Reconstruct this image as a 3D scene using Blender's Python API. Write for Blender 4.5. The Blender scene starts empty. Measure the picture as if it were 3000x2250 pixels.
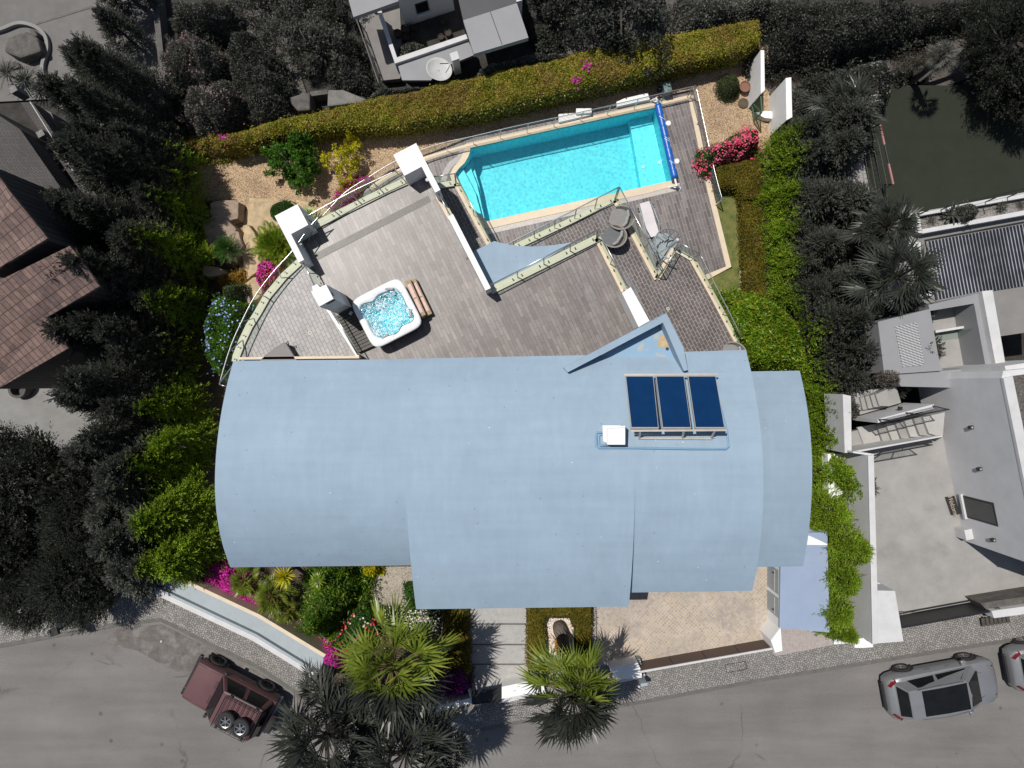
import bpy, bmesh, math, random
import numpy as np
from mathutils import Vector, Matrix
R = math.radians
random.seed(7); rng = np.random.default_rng(7)
scn = bpy.context.scene
COL = scn.collection
# ------------------------------------------------ camera, world, sun, exposure
H = 28.2                                   # height of the drone over the street
cam = bpy.data.cameras.new('camera'); camo = bpy.data.objects.new('camera', cam); COL.objects.link(camo)
camo.location = (0, 0, H); camo.rotation_euler = (0, 0, 0)
cam.sensor_width = 36; cam.lens = 24; cam.clip_end = 500
scn.camera = camo
SX, SY = .79*.43, -.613*.43                # shadow run per metre of height
w = bpy.data.worlds.new('World'); scn.world = w; w.use_nodes = True
nt = w.node_tree; bg = nt.nodes['Background']
sky = nt.nodes.new('ShaderNodeTexSky'); sky.sky_type = 'NISHITA'; sky.sun_disc = False
sky.sun_elevation = R(66.7); sky.sun_rotation = R(-52)
nt.links.new(sky.outputs[0], bg.inputs[0]); bg.inputs[1].default_value = .065
sl = bpy.data.lights.new('sun', 'SUN'); so = bpy.data.objects.new('sun', sl); COL.objects.link(so)
sl.energy = 4.3; sl.angle = R(.5); sl.color = (1, .955, .89)
so.rotation_euler = Vector((SX, SY, -1)).to_track_quat('-Z', 'Y').to_euler(); so.location = (-10, 8, 40)
scn.view_settings.view_transform = 'Standard'; scn.view_settings.look = 'None'
scn.view_settings.exposure = 0.0; scn.view_settings.gamma = 1

# ------------------------------------------------ helpers
def P(px, py, z=0.0):
    D = H - z
    return Vector(((px-1500)*D/2000, -(py-1125)*D/2000, z))
def PX(pts, z=0.0): return [P(a, b, z) for a, b in pts]
def tag(o, label=None, cat=None, group=None, kind=None):
    if label: o['label'] = label
    if cat: o['category'] = cat
    if group: o['group'] = group
    if kind: o['kind'] = kind
    return o
def empty(name, loc=(0, 0, 0), rz=0, label=None, cat=None, group=None):
    o = bpy.data.objects.new(name, None); COL.objects.link(o); o.empty_display_size = .3
    o.location = loc; o.rotation_euler = (0, 0, rz); return tag(o, label, cat, group)
class MB:
    """collects faces of ONE mesh"""
    def __init__(s): s.v = []; s.f = []; s.m = []
    def add(s, vs, fs, mi=0):
        b = len(s.v); s.v += [tuple(v) for v in vs]; s.f += [tuple(i+b for i in f) for f in fs]; s.m += [mi]*len(fs); return s
    def prism(s, pts, z0, z1, mi=0, top=None):
        n = len(pts); pts = [Vector((p[0], p[1], 0)) for p in pts]
        ar = sum(pts[i].x*pts[(i+1) % n].y-pts[(i+1) % n].x*pts[i].y for i in range(n))
        if ar < 0: pts = pts[::-1]
        t = pts if top is None else (top if ar >= 0 else top[::-1])
        vs = [(p.x, p.y, z0) for p in pts]+[(p[0], p[1], z1) for p in t]
        fs = [tuple(range(n))[::-1], tuple(range(n, 2*n))]+[(i, (i+1) % n, n+(i+1) % n, n+i) for i in range(n)]
        return s.add(vs, fs, mi)
    def pprism(s, px, z0, z1, mi=0, zp=None):      # footprint measured on the picture at height zp (default the top)
        return s.prism(PX(px, z1 if zp is None else zp), z0, z1, mi)
    def box(s, c, d, rz=0, mi=0, rot=None):
        M = Matrix.Translation(c) @ (rot.to_4x4() if rot is not None else Matrix.Rotation(rz, 4, 'Z'))
        vs = [M @ Vector((x*d[0]/2, y*d[1]/2, z*d[2]/2)) for x in (-1, 1) for y in (-1, 1) for z in (-1, 1)]
        return s.add(vs, [(0, 1, 3, 2), (4, 6, 7, 5), (0, 4, 5, 1), (2, 3, 7, 6), (0, 2, 6, 4), (1, 5, 7, 3)], mi)
    def bar(s, a, b, w, h=None, mi=0):
        a = Vector(a); b = Vector(b); d = b-a; L = d.length
        if L < 1e-6: return s
        return s.box((a+b)/2, (L, w, h or w), mi=mi, rot=d.to_track_quat('X', 'Z').to_matrix())
    def tube(s, pts, r, n=6, mi=0, caps=True):
        pts = [Vector(p) for p in pts]; rs = r if isinstance(r, (list, tuple)) else [r]*len(pts)
        vs = []; fs = []
        for i, p in enumerate(pts):
            d = (pts[min(i+1, len(pts)-1)]-pts[max(i-1, 0)]).normalized()
            u = d.cross(Vector((0, 0, 1)));
            if u.length < .05: u = d.cross(Vector((1, 0, 0)))
            u.normalize(); v = d.cross(u)
            for k in range(n):
                a = 2*math.pi*k/n; vs.append(p+(u*math.cos(a)+v*math.sin(a))*rs[i])
        for i in range(len(pts)-1):
            for k in range(n):
                a = i*n+k; b = i*n+(k+1) % n; fs.append((a, a+n, b+n, b))
        if caps: fs += [tuple(range(n)), tuple(range((len(pts)-1)*n, len(pts)*n))[::-1]]
        return s.add(vs, fs, mi)
    def disc(s, c, r0, r1, z0, z1, n=24, mi=0):      # truncated cone, upright
        c = Vector(c)
        vs = [(c.x+r0*math.cos(2*math.pi*k/n), c.y+r0*math.sin(2*math.pi*k/n), z0) for k in range(n)]
        vs += [(c.x+r1*math.cos(2*math.pi*k/n), c.y+r1*math.sin(2*math.pi*k/n), z1) for k in range(n)]
        return s.add(vs, [tuple(range(n))[::-1], tuple(range(n, 2*n))]+[(k, (k+1) % n, n+(k+1) % n, n+k) for k in range(n)], mi)
    def lathe(s, c, prof, n=24, mi=0, M=None):
        vs = []; fs = []
        for (r, z) in prof:
            for k in range(n):
                v = Vector((r*math.cos(2*math.pi*k/n), r*math.sin(2*math.pi*k/n), z))
                vs.append((M @ v if M is not None else v)+Vector(c))
        for i in range(len(prof)-1):
            for k in range(n):
                a = i*n+k; b = i*n+(k+1) % n; fs.append((a, b, b+n, a+n))
        return s.add(vs, fs, mi)
    def build(s, name, mats, parent=None, smooth=False, bevel=0, label=None, cat=None, group=None, kind=None):
        me = bpy.data.meshes.new(name); me.from_pydata(s.v, [], s.f)
        for m in (mats if isinstance(mats, (list, tuple)) else [mats]): me.materials.append(m)
        me.polygons.foreach_set('material_index', s.m)
        if smooth: me.polygons.foreach_set('use_smooth', [True]*len(s.f))
        me.update()
        o = bpy.data.objects.new(name, me); COL.objects.link(o)
        if parent: o.parent = parent
        if bevel:
            b = o.modifiers.new('bevel', 'BEVEL'); b.width = bevel; b.segments = 2; b.limit_method = 'ANGLE'
        return tag(o, label, cat, group, kind)
def offs(pts, d):
    """offset an open polyline sideways (left positive)"""
    out = []
    for i, p in enumerate(pts):
        a = pts[max(i-1, 0)]; b = pts[min(i+1, len(pts)-1)]
        t = Vector((b[0]-a[0], b[1]-a[1])); t.normalize()
        out.append(Vector((p[0]-t.y*d, p[1]+t.x*d, p[2] if len(p) > 2 else 0)))
    return out
def band(mb, pts, wd, z0, z1, mi=0):
    """wall or coping of width wd along an open polyline"""
    a = offs(pts, wd/2); b = offs(pts, -wd/2); n = len(pts)
    vs = []
    for i in range(n): vs += [(a[i].x, a[i].y, z0), (a[i].x, a[i].y, z1), (b[i].x, b[i].y, z1), (b[i].x, b[i].y, z0)]
    fs = []
    for i in range(n-1):
        for k in range(4): fs.append((4*i+k, 4*i+(k+1) % 4, 4*i+4+(k+1) % 4, 4*i+4+k))
    fs += [(0, 3, 2, 1), (4*n-4, 4*n-3, 4*n-2, 4*n-1)]
    mb.add(vs, fs, mi); return mb
def smoothpath(pts, n=6):
    out = []; m = len(pts)
    for i in range(m-1):
        p0 = pts[max(i-1, 0)]; p1 = pts[i]; p2 = pts[i+1]; p3 = pts[min(i+2, m-1)]
        for k in range(n):
            t = k/n
            out.append(.5*((2*p1)+(p2-p0)*t+(2*p0-5*p1+4*p2-p3)*t*t+(3*p1-p0-3*p2+p3)*t**3))
    out.append(pts[-1]); return out
def quads_obj(name, V, mats, parent=None, mi=None, **kw):
    """V: (N,4,3) numpy array of quads"""
    N = len(V); me = bpy.data.meshes.new(name)
    me.vertices.add(N*4); me.vertices.foreach_set('co', V.reshape(-1).astype(np.float32))
    me.loops.add(N*4); me.loops.foreach_set('vertex_index', np.arange(N*4, dtype=np.int32))
    me.polygons.add(N); me.polygons.foreach_set('loop_start', np.arange(0, N*4, 4, dtype=np.int32))
    try: me.polygons.foreach_set('loop_total', np.full(N, 4, dtype=np.int32))
    except Exception: pass
    for m in (mats if isinstance(mats, (list, tuple)) else [mats]): me.materials.append(m)
    if mi is not None: me.polygons.foreach_set('material_index', mi.astype(np.int32))
    me.update(calc_edges=True)
    o = bpy.data.objects.new(name, me); COL.objects.link(o)
    if parent: o.parent = parent
    return tag(o, **kw)

# ------------------------------------------------ materials
def newmat(name):
    m = bpy.data.materials.new(name); m.use_nodes = True
    return m, m.node_tree, m.node_tree.nodes['Principled BSDF']
def N(t, ty, **kw):
    n = t.nodes.new(ty)
    for k, v in kw.items(): setattr(n, k, v)
    return n
def rgb(c): return (c[0], c[1], c[2], 1)
def ramp(t, fac, stops):
    r = N(t, 'ShaderNodeValToRGB'); e = r.color_ramp.elements
    while len(e) < len(stops): e.new(.5)
    for i, (p, c) in enumerate(stops): e[i].position = p; e[i].color = rgb(c)
    t.links.new(fac, r.inputs[0]); return r.outputs[0]
def noise(t, vec, scale, detail=4, rough=.6):
    n = N(t, 'ShaderNodeTexNoise'); n.inputs['Scale'].default_value = scale; n.inputs['Detail'].default_value = detail
    n.inputs['Roughness'].default_value = rough
    if vec is not None: t.links.new(vec, n.inputs['Vector'])
    return n.outputs['Fac']
def mixc(t, f, a, b, mode='MIX'):
    m = N(t, 'ShaderNodeMix', data_type='RGBA', blend_type=mode)
    for s, x in ((0, f), (6, a), (7, b)):
        if isinstance(x, (int, float)): m.inputs[s].default_value = x
        elif isinstance(x, tuple): m.inputs[s].default_value = rgb(x)
        else: t.links.new(x, m.inputs[s])
    return m.outputs[2]
def math_(t, op, a, b=0.0):
    m = N(t, 'ShaderNodeMath', operation=op)
    for s, x in ((0, a), (1, b)):
        if isinstance(x, (int, float)): m.inputs[s].default_value = x
        else: t.links.new(x, m.inputs[s])
    return m.outputs[0]
def pos(t): return N(t, 'ShaderNodeNewGeometry').outputs['Position']
def bump(t, b, h, strength=.3, dist=.02):
    n = N(t, 'ShaderNodeBump'); n.inputs['Strength'].default_value = strength; n.inputs['Distance'].default_value = dist
    t.links.new(h, n.inputs['Height']); t.links.new(n.outputs[0], b.inputs['Normal'])
def M(name, c, c2=None, scale=3, rough=.6, metal=0, bs=0, bscale=40, fine=0, spec=.5, stains=None, stretch=None):
    m, t, b = newmat(name); p = pos(t)
    if stretch:
        mp = N(t, 'ShaderNodeMapping'); mp.inputs['Scale'].default_value = stretch; t.links.new(p, mp.inputs[0]); pp = mp.outputs[0]
    else: pp = p
    c2 = c2 or tuple(x*.86 for x in c)
    col = ramp(t, noise(t, pp, scale, 6, .65), [(.32, c2), (.68, c)])
    if fine: col = mixc(t, fine, col, ramp(t, noise(t, p, 60, 2), [(.35, (.2, .2, .2)), (.65, (.95, .95, .95))]), 'OVERLAY')
    if stains:
        sc, lo, hi, cc = stains
        col = mixc(t, ramp(t, noise(t, p, sc, 5, .6), [(lo, (0, 0, 0)), (hi, (1, 1, 1))]), col, cc)
    t.links.new(col, b.inputs['Base Color'])
    b.inputs['Roughness'].default_value = rough; b.inputs['Metallic'].default_value = metal
    b.inputs['Specular IOR Level'].default_value = spec
    if bs: bump(t, b, noise(t, p, bscale, 4), bs)
    return m
def tiles(name, c1, c2, mortar, ang, wd, hg, rough=.45, msz=.006, offset=.5, blot=None, var=.5, org=(0, 0)):
    m, t, b = newmat(name); p = pos(t)
    mp = N(t, 'ShaderNodeMapping'); mp.vector_type = 'TEXTURE'; mp.inputs['Rotation'].default_value = (0, 0, ang)
    mp.inputs['Location'].default_value = (org[0], org[1], 0)
    t.links.new(p, mp.inputs[0])
    br = N(t, 'ShaderNodeTexBrick'); br.offset = offset; br.inputs['Scale'].default_value = 1
    br.inputs['Brick Width'].default_value = wd; br.inputs['Row Height'].default_value = hg
    br.inputs['Mortar Size'].default_value = msz; br.inputs['Mortar Smooth'].default_value = .2
    br.inputs['Color1'].default_value = rgb(c1); br.inputs['Color2'].default_value = rgb(c2); br.inputs['Mortar'].default_value = rgb(mortar)
    t.links.new(mp.outputs[0], br.inputs[0])
    # sun-bleached and dusty patches that belong to the slabs
    col = mixc(t, var, br.outputs[0], ramp(t, noise(t, p, .9, 5, .7), [(.3, (.25, .25, .25)), (.7, (.8, .8, .8))]), 'OVERLAY')
    if blot:
        sm = N(t, 'ShaderNodeMapping'); sm.vector_type = 'TEXTURE'; sm.inputs['Rotation'].default_value = (0, 0, ang); sm.inputs['Scale'].default_value = (3.5, .6, 1)
        t.links.new(p, sm.inputs[0])
        col = mixc(t, ramp(t, noise(t, sm.outputs[0], .9, 6, .75), [(.56, (0, 0, 0)), (.75, (.8, .8, .8))]), col, blot)
    t.links.new(col, b.inputs['Base Color']); b.inputs['Roughness'].default_value = rough
    bump(t, b, br.outputs['Fac'], -.4, .01)
    return m
def cobble(name, c1, c2, joint, scale, ang=0, rnd=.6, jw=.1, lo=None, patch=None):
    m, t, b = newmat(name); p = pos(t)
    mp = N(t, 'ShaderNodeMapping'); mp.inputs['Rotation'].default_value = (0, 0, ang); t.links.new(p, mp.inputs[0])
    v = N(t, 'ShaderNodeTexVoronoi', feature='DISTANCE_TO_EDGE'); v2 = N(t, 'ShaderNodeTexVoronoi')
    for q in (v, v2):
        q.voronoi_dimensions = '2D'
        q.inputs['Scale'].default_value = scale; q.inputs['Randomness'].default_value = rnd; t.links.new(mp.outputs[0], q.inputs['Vector'])
    sp = N(t, 'ShaderNodeSeparateColor'); t.links.new(v2.outputs['Color'], sp.inputs[0])
    col = ramp(t, sp.outputs[0], [(0, c1), (1, c2)])
    if patch: joint = mixc(t, ramp(t, noise(t, p, .7, 3), [(.4, (0, 0, 0)), (.6, (1, 1, 1))]), joint, patch)
    col = mixc(t, ramp(t, v.outputs['Distance'], [(jw*.6, (1, 1, 1)), (jw*1.4, (0, 0, 0))]), col, joint)
    col = mixc(t, .35, col, ramp(t, noise(t, p, 1.2, 5), [(.3, (.3, .3, .3)), (.7, (.7, .7, .7))]), 'OVERLAY')
    t.links.new(col, b.inputs['Base Color']); b.inputs['Roughness'].default_value = .8
    bump(t, b, v.outputs['Distance'], .5, .03)
    return m
def gravel(name, cols, scale=22):
    m, t, b = newmat(name); p = pos(t)
    v = N(t, 'ShaderNodeTexVoronoi'); v.inputs['Scale'].default_value = scale; t.links.new(p, v.inputs['Vector'])
    sp = N(t, 'ShaderNodeSeparateColor'); t.links.new(v.outputs['Color'], sp.inputs[0])
    n = len(cols); col = ramp(t, sp.outputs[0], [(i/(n-1), c) for i, c in enumerate(cols)])
    col = mixc(t, .5, col, ramp(t, noise(t, p, .8, 5), [(.3, (.3, .3, .3)), (.7, (.72, .7, .68))]), 'OVERLAY')
    t.links.new(col, b.inputs['Base Color']); b.inputs['Roughness'].default_value = .9
    bump(t, b, v.outputs['Distance'], .8, .04)
    return m
# leaf colours are graded, full inside the villa plot, greyed and darkened outside: which side of the plot
# boundary a leaf grows on decides its colour (world coordinates, four straight boundary lines)
def line(a, b, za, zb=None):
    A = P(*a, za); B = P(*b, za if zb is None else zb); n = Vector((-(B.y-A.y), B.x-A.x)); n.normalize()
    c = -(n.x*A.x+n.y*A.y)
    if c < 0: n = -n; c = -c               # the villa (origin) is on the positive side
    return n.x, n.y, c
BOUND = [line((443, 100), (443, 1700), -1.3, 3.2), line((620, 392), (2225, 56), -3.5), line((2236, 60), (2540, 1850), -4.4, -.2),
         line((440, 1712), (900, 1975), .5), line((900, 1985), (1800, 1995), 5.0)]
def leafmat(name, c1, c2, c3=None, gray=(.115, .118, .10), gray2=(.048, .050, .041), rough=.5, split=True, patch=None):
    m, t, b = newmat(name); g = N(t, 'ShaderNodeNewGeometry')
    isl = g.outputs['Random Per Island']
    st = [(0, c1), (1, c2)] if not c3 else [(0, c1), (.75, c2), (1, c3)]
    col = ramp(t, isl, st)
    nz = noise(t, g.outputs['Position'], 1.1, 3)
    col = mixc(t, .6, col, ramp(t, nz, [(.35, (.28, .28, .28)), (.65, (.72, .72, .72))]), 'OVERLAY')
    if patch: col = mixc(t, ramp(t, noise(t, g.outputs['Position'], .55, 5, .7), [(.45, (0, 0, 0)), (.62, (.75, .75, .75))]), col, patch)
    if split:
        sp = N(t, 'ShaderNodeSeparateXYZ'); t.links.new(g.outputs['Position'], sp.inputs[0])
        cur = None
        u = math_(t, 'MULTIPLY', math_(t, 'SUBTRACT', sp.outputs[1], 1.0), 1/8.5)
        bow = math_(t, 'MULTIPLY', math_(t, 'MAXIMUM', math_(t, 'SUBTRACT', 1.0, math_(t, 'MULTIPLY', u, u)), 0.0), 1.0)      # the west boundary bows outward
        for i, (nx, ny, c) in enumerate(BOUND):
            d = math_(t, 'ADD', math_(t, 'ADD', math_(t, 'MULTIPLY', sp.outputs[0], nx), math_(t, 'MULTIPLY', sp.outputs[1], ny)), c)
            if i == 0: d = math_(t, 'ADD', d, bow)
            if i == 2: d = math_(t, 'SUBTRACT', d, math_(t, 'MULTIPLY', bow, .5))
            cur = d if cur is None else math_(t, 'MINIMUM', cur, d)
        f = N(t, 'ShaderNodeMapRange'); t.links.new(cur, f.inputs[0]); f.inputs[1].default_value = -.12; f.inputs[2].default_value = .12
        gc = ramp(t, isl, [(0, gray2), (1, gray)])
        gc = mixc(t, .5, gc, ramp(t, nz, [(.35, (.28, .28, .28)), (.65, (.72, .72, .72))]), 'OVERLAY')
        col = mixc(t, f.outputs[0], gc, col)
    t.links.new(col, b.inputs['Base Color']); b.inputs['Roughness'].default_value = rough
    b.inputs['Specular IOR Level'].default_value = .35
    tl = N(t, 'ShaderNodeBsdfTranslucent'); t.links.new(col, tl.inputs[0]); ms = N(t, 'ShaderNodeMixShader'); ms.inputs[0].default_value = .36   # thin leaves glow when lit from behind
    t.links.new(b.outputs[0], ms.inputs[1]); t.links.new(tl.outputs[0], ms.inputs[2]); t.links.new(ms.outputs[0], t.nodes['Material Output'].inputs[0])
    return m
def glassmat(name, tint, gl=.12, rough=.03):
    m, t, b = newmat(name); t.nodes.remove(b); out = t.nodes['Material Output']
    tr = N(t, 'ShaderNodeBsdfTransparent'); tr.inputs[0].default_value = rgb(tint)
    g = N(t, 'ShaderNodeBsdfGlossy'); g.inputs['Roughness'].default_value = rough
    mx = N(t, 'ShaderNodeMixShader'); mx.inputs[0].default_value = gl
    t.links.new(tr.outputs[0], mx.inputs[1]); t.links.new(g.outputs[0], mx.inputs[2]); t.links.new(mx.outputs[0], out.inputs[0])
    return m
def watermat(name, tint, gl, scale, strength):
    m, t, b = newmat(name); t.nodes.remove(b); out = t.nodes['Material Output']; p = pos(t)
    tr = N(t, 'ShaderNodeBsdfTransparent')
    # rippling light pattern painted into the water tint
    v = N(t, 'ShaderNodeTexVoronoi', feature='SMOOTH_F1'); v.inputs['Scale'].default_value = scale
    nz = N(t, 'ShaderNodeTexNoise'); nz.inputs['Scale'].default_value = scale*.5; t.links.new(p, nz.inputs['Vector'])
    ad = mixc(t, .12, p, nz.outputs['Color'], 'ADD'); t.links.new(ad, v.inputs['Vector'])
    col = ramp(t, v.outputs['Distance'], [(.08, tuple(x*.80 for x in tint)), (.5, tint)]); t.links.new(col, tr.inputs[0])
    g = N(t, 'ShaderNodeBsdfGlossy'); g.inputs['Roughness'].default_value = .06
    bm = N(t, 'ShaderNodeBump'); bm.inputs['Strength'].default_value = strength; bm.inputs['Distance'].default_value = .05
    t.links.new(v.outputs['Distance'], bm.inputs['Height']); t.links.new(bm.outputs[0], g.inputs['Normal'])
    mx = N(t, 'ShaderNodeMixShader'); mx.inputs[0].default_value = gl
    t.links.new(tr.outputs[0], mx.inputs[1]); t.links.new(g.outputs[0], mx.inputs[2]); t.links.new(mx.outputs[0], out.inputs[0])
    return m
PLA = R(-64.4)
def roofmat(name, k=1.0):
    m, t, b = newmat(name); p = pos(t); c = (.272*k, .360*k, .446*k)
    mp = N(t, 'ShaderNodeMapping'); mp.inputs['Scale'].default_value = (1, .16, 1); t.links.new(p, mp.inputs[0])
    mp2 = N(t, 'ShaderNodeMapping'); mp2.inputs['Scale'].default_value = (.10, 1.3, 1); t.links.new(p, mp2.inputs[0])
    col = ramp(t, noise(t, p, .6, 6, .6), [(.3, tuple(x*.92 for x in c)), (.7, tuple(x*1.04 for x in c))])
    col = mixc(t, .10, col, ramp(t, noise(t, mp.outputs[0], 4, 6, .7), [(.3, (.3, .3, .3)), (.7, (.7, .7, .7))]), 'OVERLAY')     # run-off streaks
    col = mixc(t, .08, col, ramp(t, noise(t, mp2.outputs[0], 3, 4, .6), [(.35, (.35, .35, .35)), (.6, (.6, .6, .6))]), 'OVERLAY')
    v = N(t, 'ShaderNodeTexVoronoi'); v.inputs['Scale'].default_value = 1.9; t.links.new(p, v.inputs['Vector'])
    col = mixc(t, ramp(t, v.outputs['Distance'], [(.035, (.7, .7, .7)), (.07, (0, 0, 0))]), col, (.15, .20, .27))                 # scuffs
    v = N(t, 'ShaderNodeTexVoronoi'); v.inputs['Scale'].default_value = 1.35; t.links.new(p, v.inputs['Vector'])
    col = mixc(t, ramp(t, v.outputs['Distance'], [(.018, (.9, .9, .9)), (.03, (0, 0, 0))]), col, (.75, .76, .78))                # droppings
    t.links.new(col, b.inputs['Base Color']); b.inputs['Roughness'].default_value = .8; b.inputs['Specular IOR Level'].default_value = .25
    bump(t, b, noise(t, p, 5, 4), .04); return m
m_roof = roofmat('blue_roof_membrane')
m_roof2 = M('lilac_roof_paint', (.28, .345, .465), (.25, .315, .435), scale=1.2, rough=.5)
m_white = M('white_render', (.80, .80, .79), (.74, .74, .73), scale=1.5, rough=.75)
m_cream = M('cream_stone_coping', (.66, .54, .39), (.56, .47, .35), scale=2.5, rough=.6)
m_cream2 = M('pale_stone_coping', (.60, .57, .44), (.52, .49, .38), scale=2.5, rough=.6)
m_plank = tiles('terrace_planks', (.208, .183, .172), (.130, .114, .109), (.11, .088, .08), PLA, .66, .152, rough=.42, msz=.012, blot=(.3, .3, .31))
m_small = tiles('terrace_setts', (.27, .255, .25), (.205, .195, .20), (.10, .088, .08), PLA, .31, .155, rough=.46, msz=.015)
m_mid = tiles('balcony_setts', (.10, .082, .08), (.065, .056, .058), (.30, .26, .23), R(-62.8), .31, .15, rough=.5, msz=.011, blot=(.24, .25, .28))
m_deck = tiles('pool_deck_planks', (.165, .145, .145), (.085, .074, .076), (.30, .25, .21), R(-73.5), .78, .16, rough=.5, msz=.009, blot=(.3, .32, .36))
m_steel = M('stainless_steel', (.62, .62, .62), (.5, .5, .5), rough=.3, metal=.85)
m_dark = M('dark_metal', (.03, .03, .035), (.02, .02, .024), rough=.4, metal=.3)
m_black = M('black_plastic', (.012, .012, .013), (.02, .02, .02), rough=.5)
m_glass = glassmat('green_glass', (.84, .92, .87), .06)
m_navy = M('solar_glass', (.003, .030, .10), (.002, .024, .085), scale=2, rough=.15)
m_alu = M('aluminium_frame', (.62, .58, .52), (.5, .47, .42), rough=.4, metal=.5)
m_liner = M('pool_liner', (.135, .68, .76), (.105, .62, .73), scale=.8, rough=.6)
m_water = watermat('pool_water', (.84, 1, 1), .035, 7, .2)
m_pipe = M('blue_painted_pipe', (.19, .33, .48), (.16, .29, .43), rough=.5)
m_cover = M('blue_pool_cover', (.012, .12, .48), (.01, .10, .40), scale=6, rough=.35)
m_gravel = gravel('tan_gravel', [(.13, .08, .05), (.40, .26, .14), (.62, .48, .32), (.28, .18, .11), (.50, .39, .27)], 30)
m_gravel2 = gravel('grey_gravel', [(.2, .18, .15), (.42, .38, .33), (.3, .26, .2)], 25)
m_gravelg = gravel('dull_gravel', [(.05, .045, .04), (.14, .13, .12), (.09, .08, .07)], 20)
m_whitegravel = gravel('white_pebbles', [(.5, .42, .36), (.8, .74, .66), (.62, .5, .42)], 24)
def roadmat():
    m, t, b = newmat('asphalt'); p = pos(t)
    mp = N(t, 'ShaderNodeMapping'); mp.inputs['Rotation'].default_value = (0, 0, R(-9)); mp.inputs['Scale'].default_value = (.14, 1, 1); t.links.new(p, mp.inputs[0])
    col = ramp(t, noise(t, p, .35, 6, .6), [(.3, (.140, .132, .126)), (.7, (.178, .169, .162))])
    col = mixc(t, .32, col, ramp(t, noise(t, mp.outputs[0], 1.1, 6, .65), [(.32, (.28, .28, .28)), (.68, (.68, .68, .68))]), 'OVERLAY')   # tyre lanes
    col = mixc(t, .5, col, ramp(t, noise(t, p, 26, 4, .8), [(.3, (.2, .2, .2)), (.7, (.8, .8, .8))]), 'OVERLAY')                      # grit
    v = N(t, 'ShaderNodeTexVoronoi'); v.inputs['Scale'].default_value = .8; t.links.new(p, v.inputs['Vector'])
    col = mixc(t, ramp(t, v.outputs['Distance'], [(.03, (.8, .8, .8)), (.09, (0, 0, 0))]), col, (.07, .066, .063))                       # oil drips
    c = N(t, 'ShaderNodeTexVoronoi', feature='DISTANCE_TO_EDGE'); c.inputs['Scale'].default_value = .16; mx = mixc(t, .35, p, noise(t, p, 1.6, 5), 'ADD'); t.links.new(mx, c.inputs['Vector'])
    ck = mixc(t, 1.0, ramp(t, c.outputs['Distance'], [(.0015, (.6, .6, .6)), (.005, (0, 0, 0))]), ramp(t, noise(t, p, .4, 2), [(.5, (0, 0, 0)), (.6, (1, 1, 1))]), 'MULTIPLY')
    col = mixc(t, ck, col, (.05, .047, .045)); t.links.new(col, b.inputs['Base Color']); b.inputs['Roughness'].default_value = .9; bump(t, b, noise(t, p, 40, 3), .3, .01); return m
m_road = roadmat()
m_pave = cobble('limestone_calcada', (.30, .285, .265), (.19, .18, .17), (.035, .032, .03), 11, R(20), .75, .085)
m_drive = cobble('granite_setts', (.40, .355, .315), (.30, .27, .25), (.58, .44, .27), 9, R(42), .45, .07, patch=(.36, .28, .2))
m_kerb = M('kerb_stone', (.13, .125, .115), (.09, .086, .08), scale=4, rough=.85, fine=.2)
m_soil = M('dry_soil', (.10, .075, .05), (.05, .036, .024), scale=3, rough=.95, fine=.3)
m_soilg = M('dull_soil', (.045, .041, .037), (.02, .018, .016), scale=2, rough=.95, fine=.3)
m_conc = M('grey_concrete', (.235, .23, .22), (.18, .176, .168), scale=1.1, rough=.75, fine=.08, stains=(.7, .60, .80, (.13, .125, .12)))
m_conc2 = M('dark_concrete', (.155, .147, .140), (.12, .113, .108), scale=1.2, rough=.85, fine=.25)
m_nwall = M('grey_white_render', (.60, .60, .61), (.53, .53, .54), scale=1.2, rough=.75)
m_nwhite = M('dull_white_render', (.56, .56, .56), (.48, .48, .48), scale=2, rough=.75)
m_nroof = M('grey_flat_roof', (.255, .258, .27), (.225, .228, .238), scale=.9, rough=.7)
m_ndark = M('roof_shadow_and_seam', (.05, .05, .056), (.04, .04, .045), scale=1, rough=.6)
m_rock = M('sandstone', (.56, .42, .25), (.30, .23, .15), scale=3, rough=.9, bs=.6, bscale=9)
m_rockg = M('grey_stone', (.13, .12, .11), (.06, .055, .05), scale=3, rough=.9, bs=.6, bscale=9)
m_tan = M('steel_grey_granite', (.36, .31, .29), (.28, .245, .235), scale=9, rough=.7, fine=.3)
m_wood = M('weathered_wood', (.42, .33, .21), (.24, .18, .11), scale=9, rough=.8)
m_pink = M('faded_pink_paint', (.70, .52, .47), (.58, .38, .33), scale=9, rough=.8)
m_deckw = M('dark_deck_wood', (.085, .072, .06), (.05, .042, .036), scale=5, rough=.6)
m_trunk = M('bark', (.075, .065, .055), (.035, .03, .025), scale=6, rough=.95, bs=.6, bscale=20)
m_bpan = M('brown_gate_panel', (.075, .045, .036), (.065, .038, .03), scale=1, rough=.5)
m_bluegrey = M('blue_grey_render', (.33, .375, .40), (.29, .33, .355), scale=2, rough=.6)
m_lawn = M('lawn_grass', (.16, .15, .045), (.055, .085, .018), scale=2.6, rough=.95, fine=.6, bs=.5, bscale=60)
m_lawng = M('dull_lawn', (.018, .022, .013), (.014, .017, .010), scale=1.2, rough=.95, fine=.35)

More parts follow.
